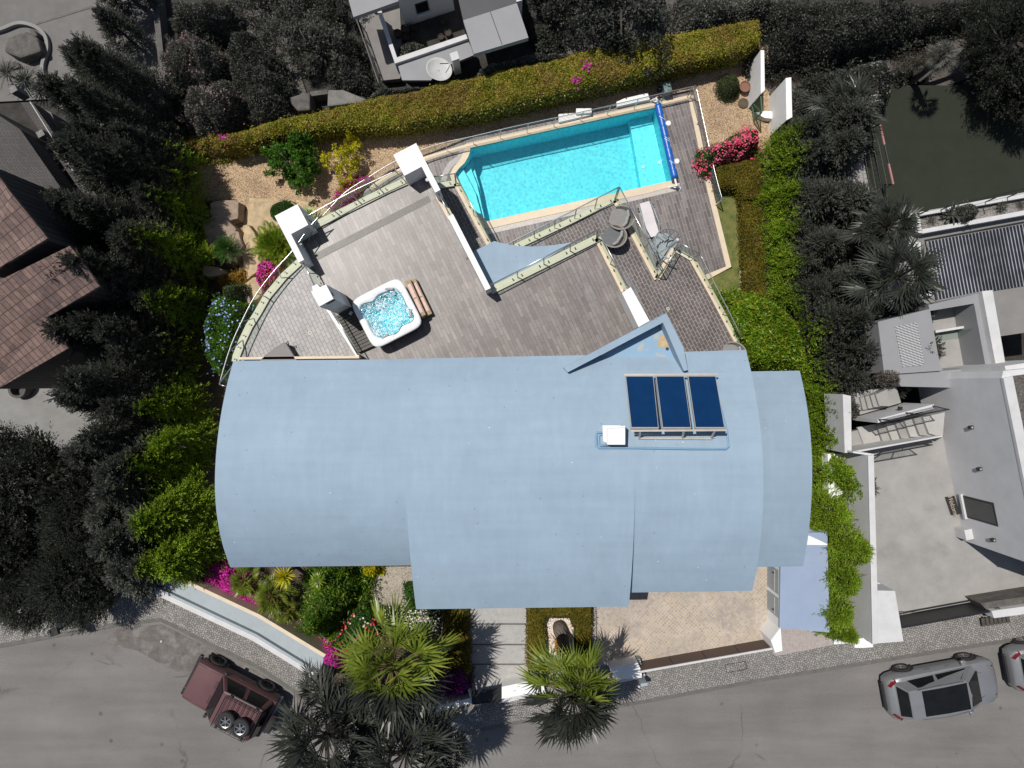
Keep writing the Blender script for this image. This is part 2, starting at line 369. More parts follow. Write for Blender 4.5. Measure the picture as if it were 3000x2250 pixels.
# ------------------------------------------------ foliage tools
def rdir(n, up=.3):
    d = rng.normal(size=(n, 3)); d[:, 2] += up; return d/np.linalg.norm(d, axis=1)[:, None]
def leafquads(C, A, L, W, twist=None):
    """C centres, A axis directions, L lengths, W widths -> diamond leaves"""
    n = len(C); L = np.broadcast_to(L, n)[:, None]; W = np.broadcast_to(W, n)[:, None]
    r = rng.normal(size=(n, 3)); s = np.cross(A, r); s /= np.linalg.norm(s, axis=1)[:, None]+1e-9
    return np.stack([C-A*L*.5, C+s*W*.5+A*L*.05, C+A*L*.5, C-s*W*.5+A*L*.05], 1)
def bumps(x, y, amp, sc=1.0, seed=0):
    g = np.random.default_rng(seed); z = np.zeros_like(x)
    for k in range(7):
        a = g.uniform(0, 6.28); f = sc*g.uniform(1.2, 4.5); z += np.sin((x*math.cos(a)+y*math.sin(a))*f+g.uniform(0, 6.28))
    return z*amp/3.0
def inpoly(x, y, poly):
    ins = np.zeros(len(x), bool); n = len(poly)
    for i in range(n):
        x1, y1 = poly[i][0], poly[i][1]; x2, y2 = poly[(i+1) % n][0], poly[(i+1) % n][1]
        c = ((y1 > y) != (y2 > y)) & (x < (x2-x1)*(y-y1)/((y2-y1) or 1e-9)+x1); ins ^= c
    return ins
def edgedist(x, y, poly):
    d = np.full(len(x), 1e9); n = len(poly)
    for i in range(n):
        a = np.array([poly[i][0], poly[i][1]]); b = np.array([poly[(i+1) % n][0], poly[(i+1) % n][1]]); ab = b-a
        t = np.clip(((x-a[0])*ab[0]+(y-a[1])*ab[1])/(ab@ab+1e-9), 0, 1)
        d = np.minimum(d, np.hypot(x-a[0]-t*ab[0], y-a[1]-t*ab[1]))
    return d
def mass(name, px, ztop, zbase, mat, n, L=.10, W=.05, amp=.15, edge=.5, box=False, core=None, label=None, cat=None, group=None,
         flowers=None, depth=.3, seed=0, parent=None, up=.5, wild=.0, kind=None, clump=0, poly=None, zfun=None):
    """a hedge or bush grown over a footprint: leaves over a bumpy top and down the sides, on a dark twiggy core"""
    poly = poly or [(p.x, p.y) for p in PX(px, ztop)]
    xs = [p[0] for p in poly]; ys = [p[1] for p in poly]
    def sample(n):
        X = np.zeros(0); Y = np.zeros(0)
        while len(X) < n:
            x = rng.uniform(min(xs)-wild, max(xs)+wild, n*2); y = rng.uniform(min(ys)-wild, max(ys)+wild, n*2); k = inpoly(x, y, poly)
            if wild: k |= (edgedist(x, y, poly) < wild*rng.random(n*2)**2*(1+bumps(x, y, 1, 1.5, seed+5)))
            X = np.append(X, x[k]); Y = np.append(Y, y[k])
        return X[:n], Y[:n]
    def top(X, Y):
        e = np.clip(edgedist(X, Y, poly)/edge, 0, 1)*inpoly(X, Y, poly)
        z = ztop+bumps(X, Y, amp, 1, seed)+bumps(X, Y, amp*.5, 3, seed+1)
        if zfun: z = z+zfun(X, Y)
        drop = (ztop-zbase)*(.12 if box else .75)
        return z-drop*(1-e)**2
    cx = empty(name, (0, 0, 0)) if parent is None else parent
    o0 = Vector(((min(xs)+max(xs))/2, (min(ys)+max(ys))/2, zbase)) if parent is None else Vector(parent.location)
    if parent is None: cx.location = o0; tag(cx, label, cat, group, kind)
    X, Y = sample(n)
    if clump:
        kx, ky = sample(clump); j = rng.integers(0, clump, n); rr = .28+.25*rng.random(clump)
        X2 = kx[j]+rng.normal(size=n)*rr[j]*.5; Y2 = ky[j]+rng.normal(size=n)*rr[j]*.5; hz = (.25*rng.random(clump))[j]-((X2-kx[j])**2+(Y2-ky[j])**2)/rr[j]*.7
        keep = rng.random(n) < .75; X = np.where(keep, X2, X); Y = np.where(keep, Y2, Y)
        hz = np.where(keep, hz, -.15)
    else: hz = 0
    Z = top(X, Y)-depth*rng.random(n)**1.6+hz
    A = rdir(n, up); Q = leafquads(np.stack([X, Y, Z], 1), A, L*rng.uniform(.6, 1.3, n), W*rng.uniform(.7, 1.3, n))
    # leaves down the sides
    per = [(Vector(poly[i]), Vector(poly[(i+1) % len(poly)])) for i in range(len(poly))]
    lens = np.array([(b-a).length for a, b in per]); ns = int(n*.35)
    j = rng.choice(len(per), ns, p=lens/lens.sum()); tt = rng.random(ns)
    ax = np.array([a[:] for a, b in per]); bx = np.array([b[:] for a, b in per])
    sx = ax[j]*(1-tt)[:, None]+bx[j]*tt[:, None]+rng.normal(size=(ns, 2))*.07
    sz = zbase+(top(sx[:, 0], sx[:, 1])-zbase)*rng.random(ns)
    Q2 = leafquads(np.stack([sx[:, 0], sx[:, 1], sz], 1), rdir(ns, .1), L, W)
    Q = np.concatenate([Q, Q2])-np.array(o0[:])
    quads_obj('foliage', Q, mat, cx)
    if flowers:
        for fm, nf, size, cl in flowers:
            kx, ky = sample(cl); j = rng.integers(0, cl, nf)
            fx = kx[j]+rng.normal(size=nf)*.13; fy = ky[j]+rng.normal(size=nf)*.13
            fz = top(fx, fy)+.05+.05*rng.random(nf)
            F = leafquads(np.stack([fx, fy, fz], 1), rdir(nf, .0)*np.array([1, 1, .4]), size, size*.9)
            quads_obj('flowers', F-np.array(o0[:]), fm, cx, kind='stuff')
    mb = MB(); c = Vector((sum(xs)/len(xs), sum(ys)/len(ys))); sh = .93 if box else .82
    ins = [Vector((c.x+(p[0]-c.x)*sh, c.y+(p[1]-c.y)*sh)) for p in poly]
    hc = (ztop-zbase)*(.8 if box else .38)-amp*.6; ins = [p-o0.xy for p in ins]; cc = c-o0.xy
    mb.prism(ins, 0, max(.15, hc), top=[(cc.x+(p.x-cc.x)*(.93 if box else .5), cc.y+(p.y-cc.y)*(.93 if box else .5)) for p in ins])
    mb.build('stems', core or m_twig, cx)
    return cx
m_twig = M('dark_twigs', (.022, .022, .012), (.010, .010, .006), scale=9, rough=.95)
def sprays(ns, R_, Hh, per=16, L=.7, kind='cone', seed=1, leafL=.15, leafW=.05, droop=.0):
    """feathery conifer sprays, local coordinates with the trunk at the origin"""
    g = np.random.default_rng(seed)
    az = g.uniform(0, 2*math.pi, ns); t = g.random(ns)**1.25                     # 0 base, 1 top
    rad = R_*(1-t)**.75*(.62+.38*g.random(ns)) if kind == 'cone' else R_*np.sqrt(np.maximum(0, 1-(2*t-1)**2))*(.6+.4*g.random(ns))
    lob = 1+.22*np.sin(az*3+seed)+.16*np.sin(az*7+seed*2+t*5); rad = rad*lob
    z = Hh*(.12+.86*t)
    S = np.stack([np.cos(az)*rad*.72, np.sin(az)*rad*.72, z], 1)
    el = g.uniform(.05, .75, ns)-droop+.5*t
    azd = az+g.normal(size=ns)*.25
    Dr = np.stack([np.cos(azd)*np.cos(el), np.sin(azd)*np.cos(el), np.sin(el)], 1)
    Ls = L*(.6+.6*g.random(ns))*(1-.35*t)
    C = []; A = []; LL = []
    for k in range(per):
        u = (k+.5)/per
        side = g.normal(size=(ns, 3)); side[:, 2] += .3
        p = S+Dr*(Ls*u)[:, None]+side*(.085*(1-u*.8)*Ls)[:, None]*1.5
        a = Dr*.9+side*.42*(1-u*.4); a /= np.linalg.norm(a, axis=1)[:, None]
        C.append(p); A.append(a); LL.append(np.full(ns, 1)*(1.15-.5*u))
    C = np.concatenate(C); A = np.concatenate(A); LL = np.concatenate(LL)
    return leafquads(C, A, leafL*LL, leafW*LL)
def blobs(ncl, per, R_, Hh, seed=1, leafL=.14, leafW=.07, cl=.38, z0=.3):
    g = np.random.default_rng(seed)
    d = g.normal(size=(ncl, 3)); d /= np.linalg.norm(d, axis=1)[:, None]; d[:, 2] = np.abs(d[:, 2])*1.0-.15
    rr = .55+.5*g.random(ncl)
    lob = 1+.25*np.sin(np.arctan2(d[:, 1], d[:, 0])*3+seed)+.15*np.sin(np.arctan2(d[:, 1], d[:, 0])*5+seed*3)
    c = d*np.array([R_, R_, Hh*(1-z0)*.9])*(rr*lob)[:, None]; c[:, 2] += Hh*z0
    j = np.repeat(np.arange(ncl), per); off = g.normal(size=(ncl*per, 3)); off /= np.linalg.norm(off, axis=1)[:, None]
    off *= (cl*(.5+.6*g.random(ncl)))[j][:, None]*g.random(ncl*per)[:, None]**.4
    C = c[j]+off; A = off/np.maximum(np.linalg.norm(off, axis=1), .01)[:, None]+g.normal(size=off.shape)*.7; A[:, 2] += .25; A /= np.linalg.norm(A, axis=1)[:, None]
    return leafquads(C, A, leafL*g.uniform(.6, 1.3, len(C)), leafW)
def limbs(R_, Hh, seed, r=.12, n=7, z0=.25):
    g = random.Random(seed); mb = MB()
    mb.tube([(0, 0, -.3), (.04, 0, Hh*.35), (0, .06, Hh*.8)], [r, r*.8, r*.25], 7)
    for k in range(n):
        a = 6.28*k/n+g.uniform(-.3, .3); z = Hh*(z0+.5*k/n); q = R_*g.uniform(.6, .85)
        mb.tube([(0, 0, z), (math.cos(a)*q*.5, math.sin(a)*q*.5, z+Hh*.10), (math.cos(a)*q, math.sin(a)*q, z+Hh*.15)], [r*.5, r*.3, r*.1], 5)
    return mb
PROTO = {}
def tree(name, key, maker, loc, s, rz, label, cat='tree', group=None, mat=None):
    """maker() -> (quads, limb MB, leaf material); later trees of the same kind reuse the meshes"""
    if key not in PROTO:
        Q, lm, lmat = maker()
        root = empty(name); a = quads_obj('crown', Q, lmat, root); b = lm.build('trunk', m_trunk, root)
        PROTO[key] = (a, b, root)
    else:
        a0, b0, _ = PROTO[key]
        root = empty(name); a = a0.copy(); b = b0.copy(); COL.objects.link(a); COL.objects.link(b); a.parent = root; b.parent = root
    root.location = loc; root.rotation_euler = (0, 0, rz); root.scale = s if isinstance(s, tuple) else (s, s, s)
    return tag(root, label, cat, group)
def fanpalm(seed, n=24, pet=1.0, blade=.95, seg=22, trunkh=4):
    """fan palm crown: pleated fans of narrow segments, each on a curved stalk"""
    g = random.Random(seed); V = []; st = MB(); M0 = []
    for k in range(n):
        az = k*2.39996+g.uniform(-.2, .2); lay = k/n; el = R(68-88*lay+g.uniform(-8, 8))
        pl = pet*g.uniform(.75, 1.15)*(.75+.35*lay)
        d = Vector((math.cos(az)*math.cos(el), math.sin(az)*math.cos(el), math.sin(el)))
        hub = d*pl+Vector((0, 0, -.12*pl*lay)); st.tube([(0, 0, 0), d*pl*.55+Vector((0, 0, .06)), hub], [.035, .025, .016], 4)
        side = d.cross(Vector((0, 0, 1)));
        if side.length < .1: side = Vector((1, 0, 0))
        side.normalize(); nrm = side.cross(d); roll = g.uniform(-1.0, 1.0)
        s2 = side*math.cos(roll)+nrm*math.sin(roll); B = blade*g.uniform(.8, 1.12)
        for i in range(seg):
            a = R(-118+236*(i+.5)/seg); L = B*(1-.25*abs(a)/R(112))*g.uniform(.85, 1.1)
            v = d*math.cos(a)+s2*math.sin(a); v.normalize(); q = v.cross(nrm); q.normalize()
            da = 1.0*R(236)/seg
            wv = L*.48*math.tan(da/2); n2 = nrm*(.045 if i % 2 else -.045)
            mid = hub+v*L*.42+n2*L; dr = Vector((0, 0, -1))*(L*(.10+.22*lay)*g.uniform(.4, 1.5))
            tip = hub+v*L*.97+dr; mid += dr*.22
            V.append([hub, mid+q*wv, mid+v*L*.02, mid-q*wv]); V.append([mid+q*wv*.95, tip+q*.004, tip, mid-q*wv*.95])
    return np.array([[list(p) for p in q] for q in V]), st
def palm(name, px, z, seed, s, label, mat, n=24, base=None, pet=1.0, blade=.95, tr=.16, zb=0, dead=0):
    C = P(px[0], px[1], z); Bp = Vector((C.x, C.y, zb)) if base is None else P(base[0], base[1], zb)
    root = empty(name, Bp, 0, label, 'palm tree'); Q, st = fanpalm(seed, n, pet*s, blade*s)
    off = C-Bp; quads_obj('crown', Q+np.array(off[:]), mat, root)
    mb = MB(); mb.tube([(0, 0, -.2), off*.5+Vector((.05, 0, 0)), off-Vector((0, 0, .1))], [tr*1.15, tr, tr*.85], 9)
    mb.build('trunk', m_trunk, root, smooth=True)
    st.v = [tuple(Vector(v)+off) for v in st.v]; st.build('stalks', m_stalk, root)
    if dead:
        g = random.Random(seed); V = []
        for k in range(dead):
            a = g.uniform(0, 6.28); q = off+Vector((math.cos(a)*.3, math.sin(a)*.3, -.3)); d = Vector((math.cos(a), math.sin(a), -.9)); d.normalize(); sd = d.cross(Vector((0, 0, 1))).normalized()
            L = g.uniform(.6, 1.2)*s; V.append([q, q+d*L*.5+sd*.05, q+d*L, q+d*L*.5-sd*.05])
        quads_obj('dead_fronds', np.array([[list(p) for p in q] for q in V]), m_straw, root)
    return root
def rosette(name, px, z, r, n, mat, label, cat='plant', wdt=.05, up=.55, seed=1, droop=.35, feather=0, base=0.0, group=None):
    """yucca, agave or cycad: stiff leaves from one heart"""
    g = random.Random(seed); V = []
    for k in range(n):
        az = k*2.39996; el = up*(1.35-1.3*k/n)+g.uniform(-.1, .1); L = r*g.uniform(.8, 1.1)
        d = Vector((math.cos(az)*math.cos(el), math.sin(az)*math.cos(el), math.sin(el))); sd = d.cross(Vector((0, 0, 1))).normalized()
        pts = [d*L*u+Vector((0, 0, -droop*L*u*u)) for u in (0, .3, .6, .85, 1)]
        if feather:
            for i in range(1, feather):
                u = i/feather; c = d*L*u+Vector((0, 0, -droop*L*u*u)); ll = L*.26*math.sin(math.pi*min(.96, u*.85+.12))
                for sg in (-1, 1):
                    v = (sd*sg+d*.75+Vector((0, 0, .2))).normalized(); q = d*.018*L
                    V.append([c-q, c+v*ll*.5-q, c+v*ll, c+v*ll*.5+q])
            V.append([pts[0]-sd*.01, pts[4]-sd*.005, pts[4]+sd*.005, pts[0]+sd*.01])
        else:
            ws = [wdt*.6, wdt, wdt*.9, wdt*.5, .004]
            for i in range(4): V.append([pts[i]-sd*ws[i]/2, pts[i+1]-sd*ws[i+1]/2, pts[i+1]+sd*ws[i+1]/2, pts[i]+sd*ws[i]/2])
    c = P(px[0], px[1], z); root = empty(name, c, 0, label, cat, group)
    quads_obj('leaves', np.array([[list(p) for p in q] for q in V]), mat, root)
    MB().tube([(0, 0, -.25-base), (0, 0, .05)], [.09, .07], 7).build('stem', m_trunk, root)
    return root
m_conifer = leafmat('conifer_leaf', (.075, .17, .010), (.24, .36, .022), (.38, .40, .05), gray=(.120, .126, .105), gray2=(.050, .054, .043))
m_hedgel = leafmat('hedge_leaf', (.10, .17, .010), (.42, .40, .035), (.62, .36, .14), split=False, patch=(.26, .15, .055))
m_hedgeg = leafmat('plain_hedge_leaf', (.10, .11, .010), (.19, .16, .018), (.26, .12, .03), split=False)
m_broad = leafmat('glossy_broad_leaf', (.07, .15, .008), (.16, .26, .015), (.42, .36, .05), rough=.35)
m_glossy = leafmat('glossy_green_leaf', (.07, .16, .008), (.17, .29, .015), (.46, .40, .05), rough=.35, split=False)
m_citrus = leafmat('citrus_leaf', (.04, .12, .012), (.10, .21, .02), rough=.4, split=False)
m_yellow = leafmat('yellow_leaf', (.30, .33, .01), (.62, .52, .01), split=False)
m_olive = leafmat('olive_leaf', (.03, .055, .014), (.10, .13, .05), split=False)
m_dkgreen = leafmat('dark_green_leaf', (.02, .07, .01), (.06, .14, .02), split=False)
m_palm = leafmat('palm_leaf', (.10, .15, .015), (.19, .235, .03), (.26, .28, .045), rough=.32, gray=(.050, .055, .044), gray2=(.022, .025, .019))
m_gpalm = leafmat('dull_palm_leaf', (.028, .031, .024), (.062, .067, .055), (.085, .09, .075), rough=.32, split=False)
m_stalk = leafmat('palm_stalk', (.16, .17, .04), (.25, .22, .07), gray=(.07, .065, .055), gray2=(.04, .038, .03))
m_straw = leafmat('straw_leaf', (.42, .30, .15), (.55, .42, .24), gray=(.16, .14, .13), gray2=(.09, .08, .07))
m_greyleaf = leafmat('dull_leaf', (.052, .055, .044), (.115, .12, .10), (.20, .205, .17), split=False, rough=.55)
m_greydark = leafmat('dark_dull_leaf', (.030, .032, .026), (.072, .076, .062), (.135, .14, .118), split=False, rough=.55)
m_dry = leafmat('dry_grass_blade', (.10, .085, .07), (.16, .14, .12), split=False)
m_mag = leafmat('magenta_flower', (.50, .015, .30), (.75, .06, .48), split=False)
m_pinkf = leafmat('pink_flower', (.80, .07, .18), (.95, .22, .34), split=False)
m_palef = leafmat('pale_pink_flower', (.17, .10, .115), (.26, .18, .19), split=False)
m_whitef = leafmat('white_flower', (.85, .75, .68), (.95, .92, .88), split=False)
m_greywf = leafmat('dull_white_flower', (.20, .18, .18), (.32, .30, .30), split=False)
m_bluef = leafmat('blue_flower', (.28, .42, .85), (.48, .62, .95), split=False)
m_redf = leafmat('red_flower', (.80, .05, .07), (.95, .14, .14), split=False)
m_rust = leafmat('rusty_leaf', (.30, .12, .02), (.42, .27, .04), (.14, .15, .02), split=False)
# ================================================ SETTING
def sst(u): u = min(max(u, 0), 1); return u*u*(3-2*u)
def gz(x, y): return -5.35*sst((y+8.2)/10.5)
def PG(px, py, off=0.0):
    z = -2.0
    for _ in range(12): p = P(px, py, z); z = .5*z+.5*(gz(p.x, p.y)+off)
    return P(px, py, z)
def drape(name, px, off, mat, step=.5, **kw):
    poly = [(p.x, p.y) for p in (PG(a, b, off) for a, b in px)]
    x0 = min(p[0] for p in poly); x1 = max(p[0] for p in poly); y0 = min(p[1] for p in poly); y1 = max(p[1] for p in poly)
    bm = bmesh.new(); bm.faces.new([bm.verts.new((a, b, 0)) for a, b in poly])
    for ax, lo, hi in ((0, x0, x1), (1, y0, y1)):
        if ax == 0: continue
        k = lo+step
        while k < hi:
            co = [0, 0, 0]; co[ax] = k; no = [0, 0, 0]; no[ax] = 1
            bmesh.ops.bisect_plane(bm, geom=bm.verts[:]+bm.edges[:]+bm.faces[:], plane_co=co, plane_no=no); k += step
    for v in bm.verts: v.co.z = gz(v.co.x, v.co.y)+off
    bmesh.ops.recalc_face_normals(bm, faces=bm.faces)
    if sum(f.normal.z for f in bm.faces) < 0: bmesh.ops.reverse_faces(bm, faces=bm.faces)
    me = bpy.data.meshes.new(name); bm.to_mesh(me); bm.free(); me.materials.append(mat)
    o = bpy.data.objects.new(name, me); COL.objects.link(o); return tag(o, **kw)
def sheet(name, px, z, mat, th=.03, **kw):
    kw.setdefault('kind', 'structure')
    return MB().pprism(px, z-th, z, zp=z).build(name, mat, **kw)
# ground: falls from the street down to the pool level, reaching far out
g = MB(); ys = [-90, -40, -12]+[-9+k*.5 for k in range(28)]+[8, 30, 90]
ys = sorted(ys+[6.6, 7.2, 14.4, 15.0]); xs_ = (-110, -15, -4.2, -3.6, 8.4, 9.0, 15, 110)
for y in ys: g.v += [(x, y, gz(x, y)-(3.5 if -4 < x < 8.6 and 7 < y < 14.6 else .10)) for x in xs_]   # hollow for the pool basin
for i in range(len(ys)-1):
    for k in range(7): g.f.append((8*i+k, 8*i+k+1, 8*i+k+9, 8*i+k+8)); g.m.append(0)
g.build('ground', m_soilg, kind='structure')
m_road2 = m_road
MB().prism([(-70, -40), (70, -40), (70, -8.2), (-70, -8.2)], -.06, 0).build('road', m_road, kind='structure')
KERB = [(-700, 2010), (0, 1896), (165, 1866), (343, 1834), (471, 1820), (508, 1837), (618, 1893), (750, 1955), (901, 2054), (1040, 2120), (1180, 2160), (1334, 2156), (1500, 2124), (1885, 2060), (2250, 1993), (2640, 1930), (3000, 1874), (3700, 1770)]
kp = PX(KERB, .12)
mb = MB(); band(mb, [p+Vector((0, .06, 0)) for p in kp], .16, -.04, .125); mb.build('kerb', m_kerb, kind='structure')
pv = [(-700, 1930), (-700, 1640), (400, 1640), (945, 1900), (1500, 1960), (2250, 1830), (3700, 1600)]
MB().prism([p+Vector((0, .1, 0)) for p in kp]+PX([(3700, 1640), (2700, 1795), (2600, 1790), (2250, 1860), (1870, 1930), (1300, 1990), (1000, 1950), (900, 1900), (470, 1690), (300, 1690), (-700, 1700)], .12), -.05, .12).build('pavement', m_pave, kind='structure')
# worn patch of tarmac by the kerb where the off-roader parks
m_worn = M('worn_asphalt', (.15, .138, .128), (.085, .078, .072), scale=2.2, rough=.95, fine=.5, stains=(1.6, .5, .62, (.19, .18, .165)))
sheet('worn_road_patch', [(300, 1885), (343, 1842), (471, 1829), (508, 1846), (618, 1902), (750, 1964), (895, 2060), (860, 2075), (700, 2010), (560, 1985), (470, 1945), (400, 1905)], .004, m_worn, .003)
for k, (a, b) in enumerate([((1700, 2135), (1900, 2148)), ((1640, 2105), (1730, 2130)), ((2000, 2170), (2180, 2200))]): pass
# villa plot: gravel yard at pool level, soil on the slopes
sheet('gravel_yard', [(560, 470), (700, 420), (1200, 300), (2000, 180), (2250, 130), (2260, 480), (2085, 560), (2030, 262), (1385, 398), (1240, 455), (1140, 500), (1025, 585), (955, 650), (880, 725), (800, 700), (560, 640)], -5.30, m_gravel, .1)
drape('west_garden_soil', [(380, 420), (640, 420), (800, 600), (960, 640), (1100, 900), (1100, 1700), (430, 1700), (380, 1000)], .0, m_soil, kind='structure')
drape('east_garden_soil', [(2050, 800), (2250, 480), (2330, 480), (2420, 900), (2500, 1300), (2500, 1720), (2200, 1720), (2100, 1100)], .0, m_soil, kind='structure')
sheet('lawn', [(2080, 560), (2150, 560), (2195, 600), (2200, 900), (2190, 960), (2090, 880), (2060, 820), (2145, 785)], -5.27, m_lawn, .02)
sheet('front_garden_soil', [(560, 1640), (1230, 1640), (1310, 1780), (1380, 2035), (1000, 2030), (945, 1965), (480, 1705)], .14, m_soil, .1)
sheet('gravel_patch', [(1010, 1660), (1215, 1660), (1225, 1790), (1130, 1800), (1040, 1760)], .155, m_gravel2, .01)
sheet('driveway', [(1740, 1600), (2262, 1600), (2262, 1876), (1878, 1943), (1750, 1950)], .135, m_drive, .08)
sheet('driveway_edging', [(1733, 1600), (1750, 1600), (1752, 1945), (1735, 1945)], .155, m_tan, .08)
# neighbouring plots
sheet('neighbour_yard', [(-40, -60), (470, -60), (480, 420), (270, 380), (140, 290), (-40, 300)], -5.32, m_conc2, .05)
drape('neighbour_drive', [(-60, 1560), (-60, 1020), (130, 900), (330, 900), (440, 960), (440, 1420), (200, 1560)], .03, m_conc, kind='structure')
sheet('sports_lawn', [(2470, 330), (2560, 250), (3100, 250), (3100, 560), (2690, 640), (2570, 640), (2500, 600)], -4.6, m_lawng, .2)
sheet('concrete_path', [(2440, 420), (2515, 398), (2548, 560), (2560, 645), (2440, 645)], -4.59, M('pale_path', (.30, .29, .285), (.26, .25, .245), scale=2, rough=.85), .2)
m_court = M('courtyard_concrete', (.31, .30, .288), (.235, .23, .22), scale=.9, rough=.75, fine=.08, stains=(.55, .60, .80, (.19, .185, .175)))
sheet('courtyard', [(2470, 1270), (2780, 1200), (2860, 1560), (3200, 1600), (3200, 1745), (2646, 1812), (2556, 1840), (2540, 1700)], .03, m_court, .3)
sheet('stony_path', [(1900, -60), (2000, -60), (1985, 60), (1955, 105), (1900, 145), (1860, 150), (1600, 190), (1640, 60), (1780, 20)], -5.33, m_gravelg, .1)
sheet('stony_bank', [(700, -40), (1000, -40), (860, 160), (900, 280), (740, 320), (730, 160)], -5.33, m_gravelg, .1)
sheet('dry_grass_bank', [(2200, 200), (2560, 150), (2900, 60), (2900, 200), (2600, 330), (2300, 330)], -5.28, M('dry_grass', (.10, .085, .075), (.045, .04, .035), scale=4, fine=.5), .1)
# drain lines in the two neighbours' yards
mb = MB(); mb.bar(P(105, 70, -5.31), P(262, 22, -5.31), .10, .02)
mb.build('drain_channel', m_kerb, kind='structure')

# ================================================ VILLA
villa = empty('villa', (0, 0, 0), 0, 'modern white villa with curved pale blue vaulted roofs and tiled roof terraces', 'house')
def part(mb, name, mat, **kw): return mb.build(name, mat, villa, **kw)
def vault(name, L, Rr, yc, zc, kb, kf, n=48, mat=None, th=.16):
    """L, Rr = (back px, front px) of the left and right edges; the barrel runs across the picture"""
    def zz(y): d = y-yc; return zc-(kb if d > 0 else kf)*d*d
    def corner(px):
        z = 4.3
        for _ in range(20): p = P(px[0], px[1], z); z = zz(p.y)
        return p
    a0, a1 = corner(L[0]), corner(L[1]); b0, b1 = corner(Rr[0]), corner(Rr[1])
    mb = MB(); vs = []
    for i in range(n+1):
        t = i/n
        for k in range(9):
            s = k/8; A = a0.lerp(a1, t); B = b0.lerp(b1, t); p = A.lerp(B, s); vs.append((p.x, p.y, zz(p.y)))
    for i in range(n+1):
        for k in range(9): x, y, z = vs[i*9+k]; vs.append((x, y, z-th))
    o = (n+1)*9; fs = []
    for i in range(n):
        for k in range(8):
            a = i*9+k; fs.append((a, a+9, a+10, a+1)); fs.append((o+a, o+a+1, o+a+10, o+a+9))
        fs.append((i*9, i*9+o, i*9+9+o, i*9+9)); fs.append((i*9+8, i*9+17, i*9+17+o, i*9+8+o))
    for k in range(8): fs.append((k, k+1, k+1+o, k+o)); q = n*9+k; fs.append((q, q+o, q+1+o, q+1))
    mb.add(vs, fs); r = part(mb, name, mat or m_roof)
    me = r.data; me.polygons.foreach_set('use_smooth', [abs(p.normal.z) > .6 for p in me.polygons])
    try: me.set_sharp_from_angle(angle=R(30))
    except Exception as e: print('sharp', e)
    return zz
zA = vault('roof', ((684, 1057), (675, 1662)), ((1230, 1052), (1246, 1656)), -3.0, 5.772, .085, .125)
zB = vault('roof', ((1190, 1051), (1219, 1785)), ((1840, 1038), (1842, 1777)), -3.0, 5.785, .085, .052)
zC = vault('roof', ((1800, 1037), (1811, 1736.5)), ((2185, 1025), (2204, 1731)), -3.0, 5.772, .085, .07)
zD = vault('roof', ((2150, 1089), (2170, 1662)), ((2343, 1086), (2353, 1659)), -2.9, 5.0, .085, .062, mat=roofmat('shaded_slope_membrane', .90))  # shade of the steeper right vault put into a darker membrane colour
# body of the house under the roofs
w_ = MB()
w_.prism([(-9.0, .2), (8.0, .35), (8.0, -5.6), (3.4, -5.6), (3.4, -6.6), (-2.6, -6.6), (-2.6, -5.2), (-9.0, -5.2)], -5.4, 4.15)
w_.prism([(8.0, -.1), (9.7, -.1), (9.7, -5.8), (8.0, -5.8)], -5.4, 3.7)
part(w_, 'wall', m_white)
for (x, y, wd, z0, z1) in [(-.6, -6.6, 1.4, .1, 2.4), (1.6, -6.6, 1.8, .9, 2.4), (-6.5, -5.2, 2.2, .9, 2.3)]:
    f = MB().box((x, y-.02, (z0+z1)/2), (wd+.14, .1, z1-z0+.14)); f = part(f, 'window', m_dark)
    pn = MB().box((x, y-.08, (z0+z1)/2), (wd, .03, z1-z0)); pn.build('pane', m_navy, f)
part(MB().box((5.8, -5.62, 1.35), (3.6, .1, 2.3)), 'garage_door', m_alu)
for x in (-7, -4, -1, 2, 5):
    f = part(MB().box((x, .42 if x > 0 else .3, 1.2), (2.3, .12, 2.3)), 'window', m_dark)
    MB().box((x, .5 if x > 0 else .38, 1.2), (2.1, .03, 2.1)).build('pane', m_navy, f)
# storey under the terraces
tp = [(684, 1080), (690, 1048), (704, 1008), (728, 958), (752, 918), (781, 870), (830, 812), (877, 764), (925, 655), (1040, 597), (1125, 560), (1184, 515), (1248, 470), (1290, 557), (1439, 858), (1752, 705), (1822, 860), (1905, 960), (1960, 1100)]
T = PX(tp, 0)
w_ = MB().prism(T, -5.4, -.03); part(w_, 'wall', m_white)
tl = PX([(684, 1080), (690, 1048), (704, 1008), (728, 958), (752, 918), (781, 870), (830, 812), (877, 764), (888, 755), (1050, 1080)], 0)
part(MB().prism(tl, -.03, 0), 'terrace_floor', m_small)
tr = PX([(888, 755), (868, 700), (925, 655), (1040, 597), (1125, 560), (1184, 515), (1248, 470), (1290, 557), (1439, 858), (1752, 705), (1822, 860), (1905, 960), (1960, 1100), (1050, 1080)], 0)
part(MB().prism(tr, -.03, 0), 'terrace_floor', m_plank)
# balcony of the middle level (one storey down) with its own walls
mp_ = [(1230, 560), (1338, 541), (1392, 640), (1441, 724), (1507, 719), (1803, 580), (1924, 812), (1975, 727), (2030, 764), (2083, 862), (2165, 1010), (2190, 1075), (1500, 1075)]
MZ = -2.6
part(MB().pprism(mp_, -5.4, MZ-.03, zp=MZ), 'wall', m_white)
part(MB().pprism(mp_, MZ-.03, MZ, zp=MZ), 'balcony_floor', m_mid)
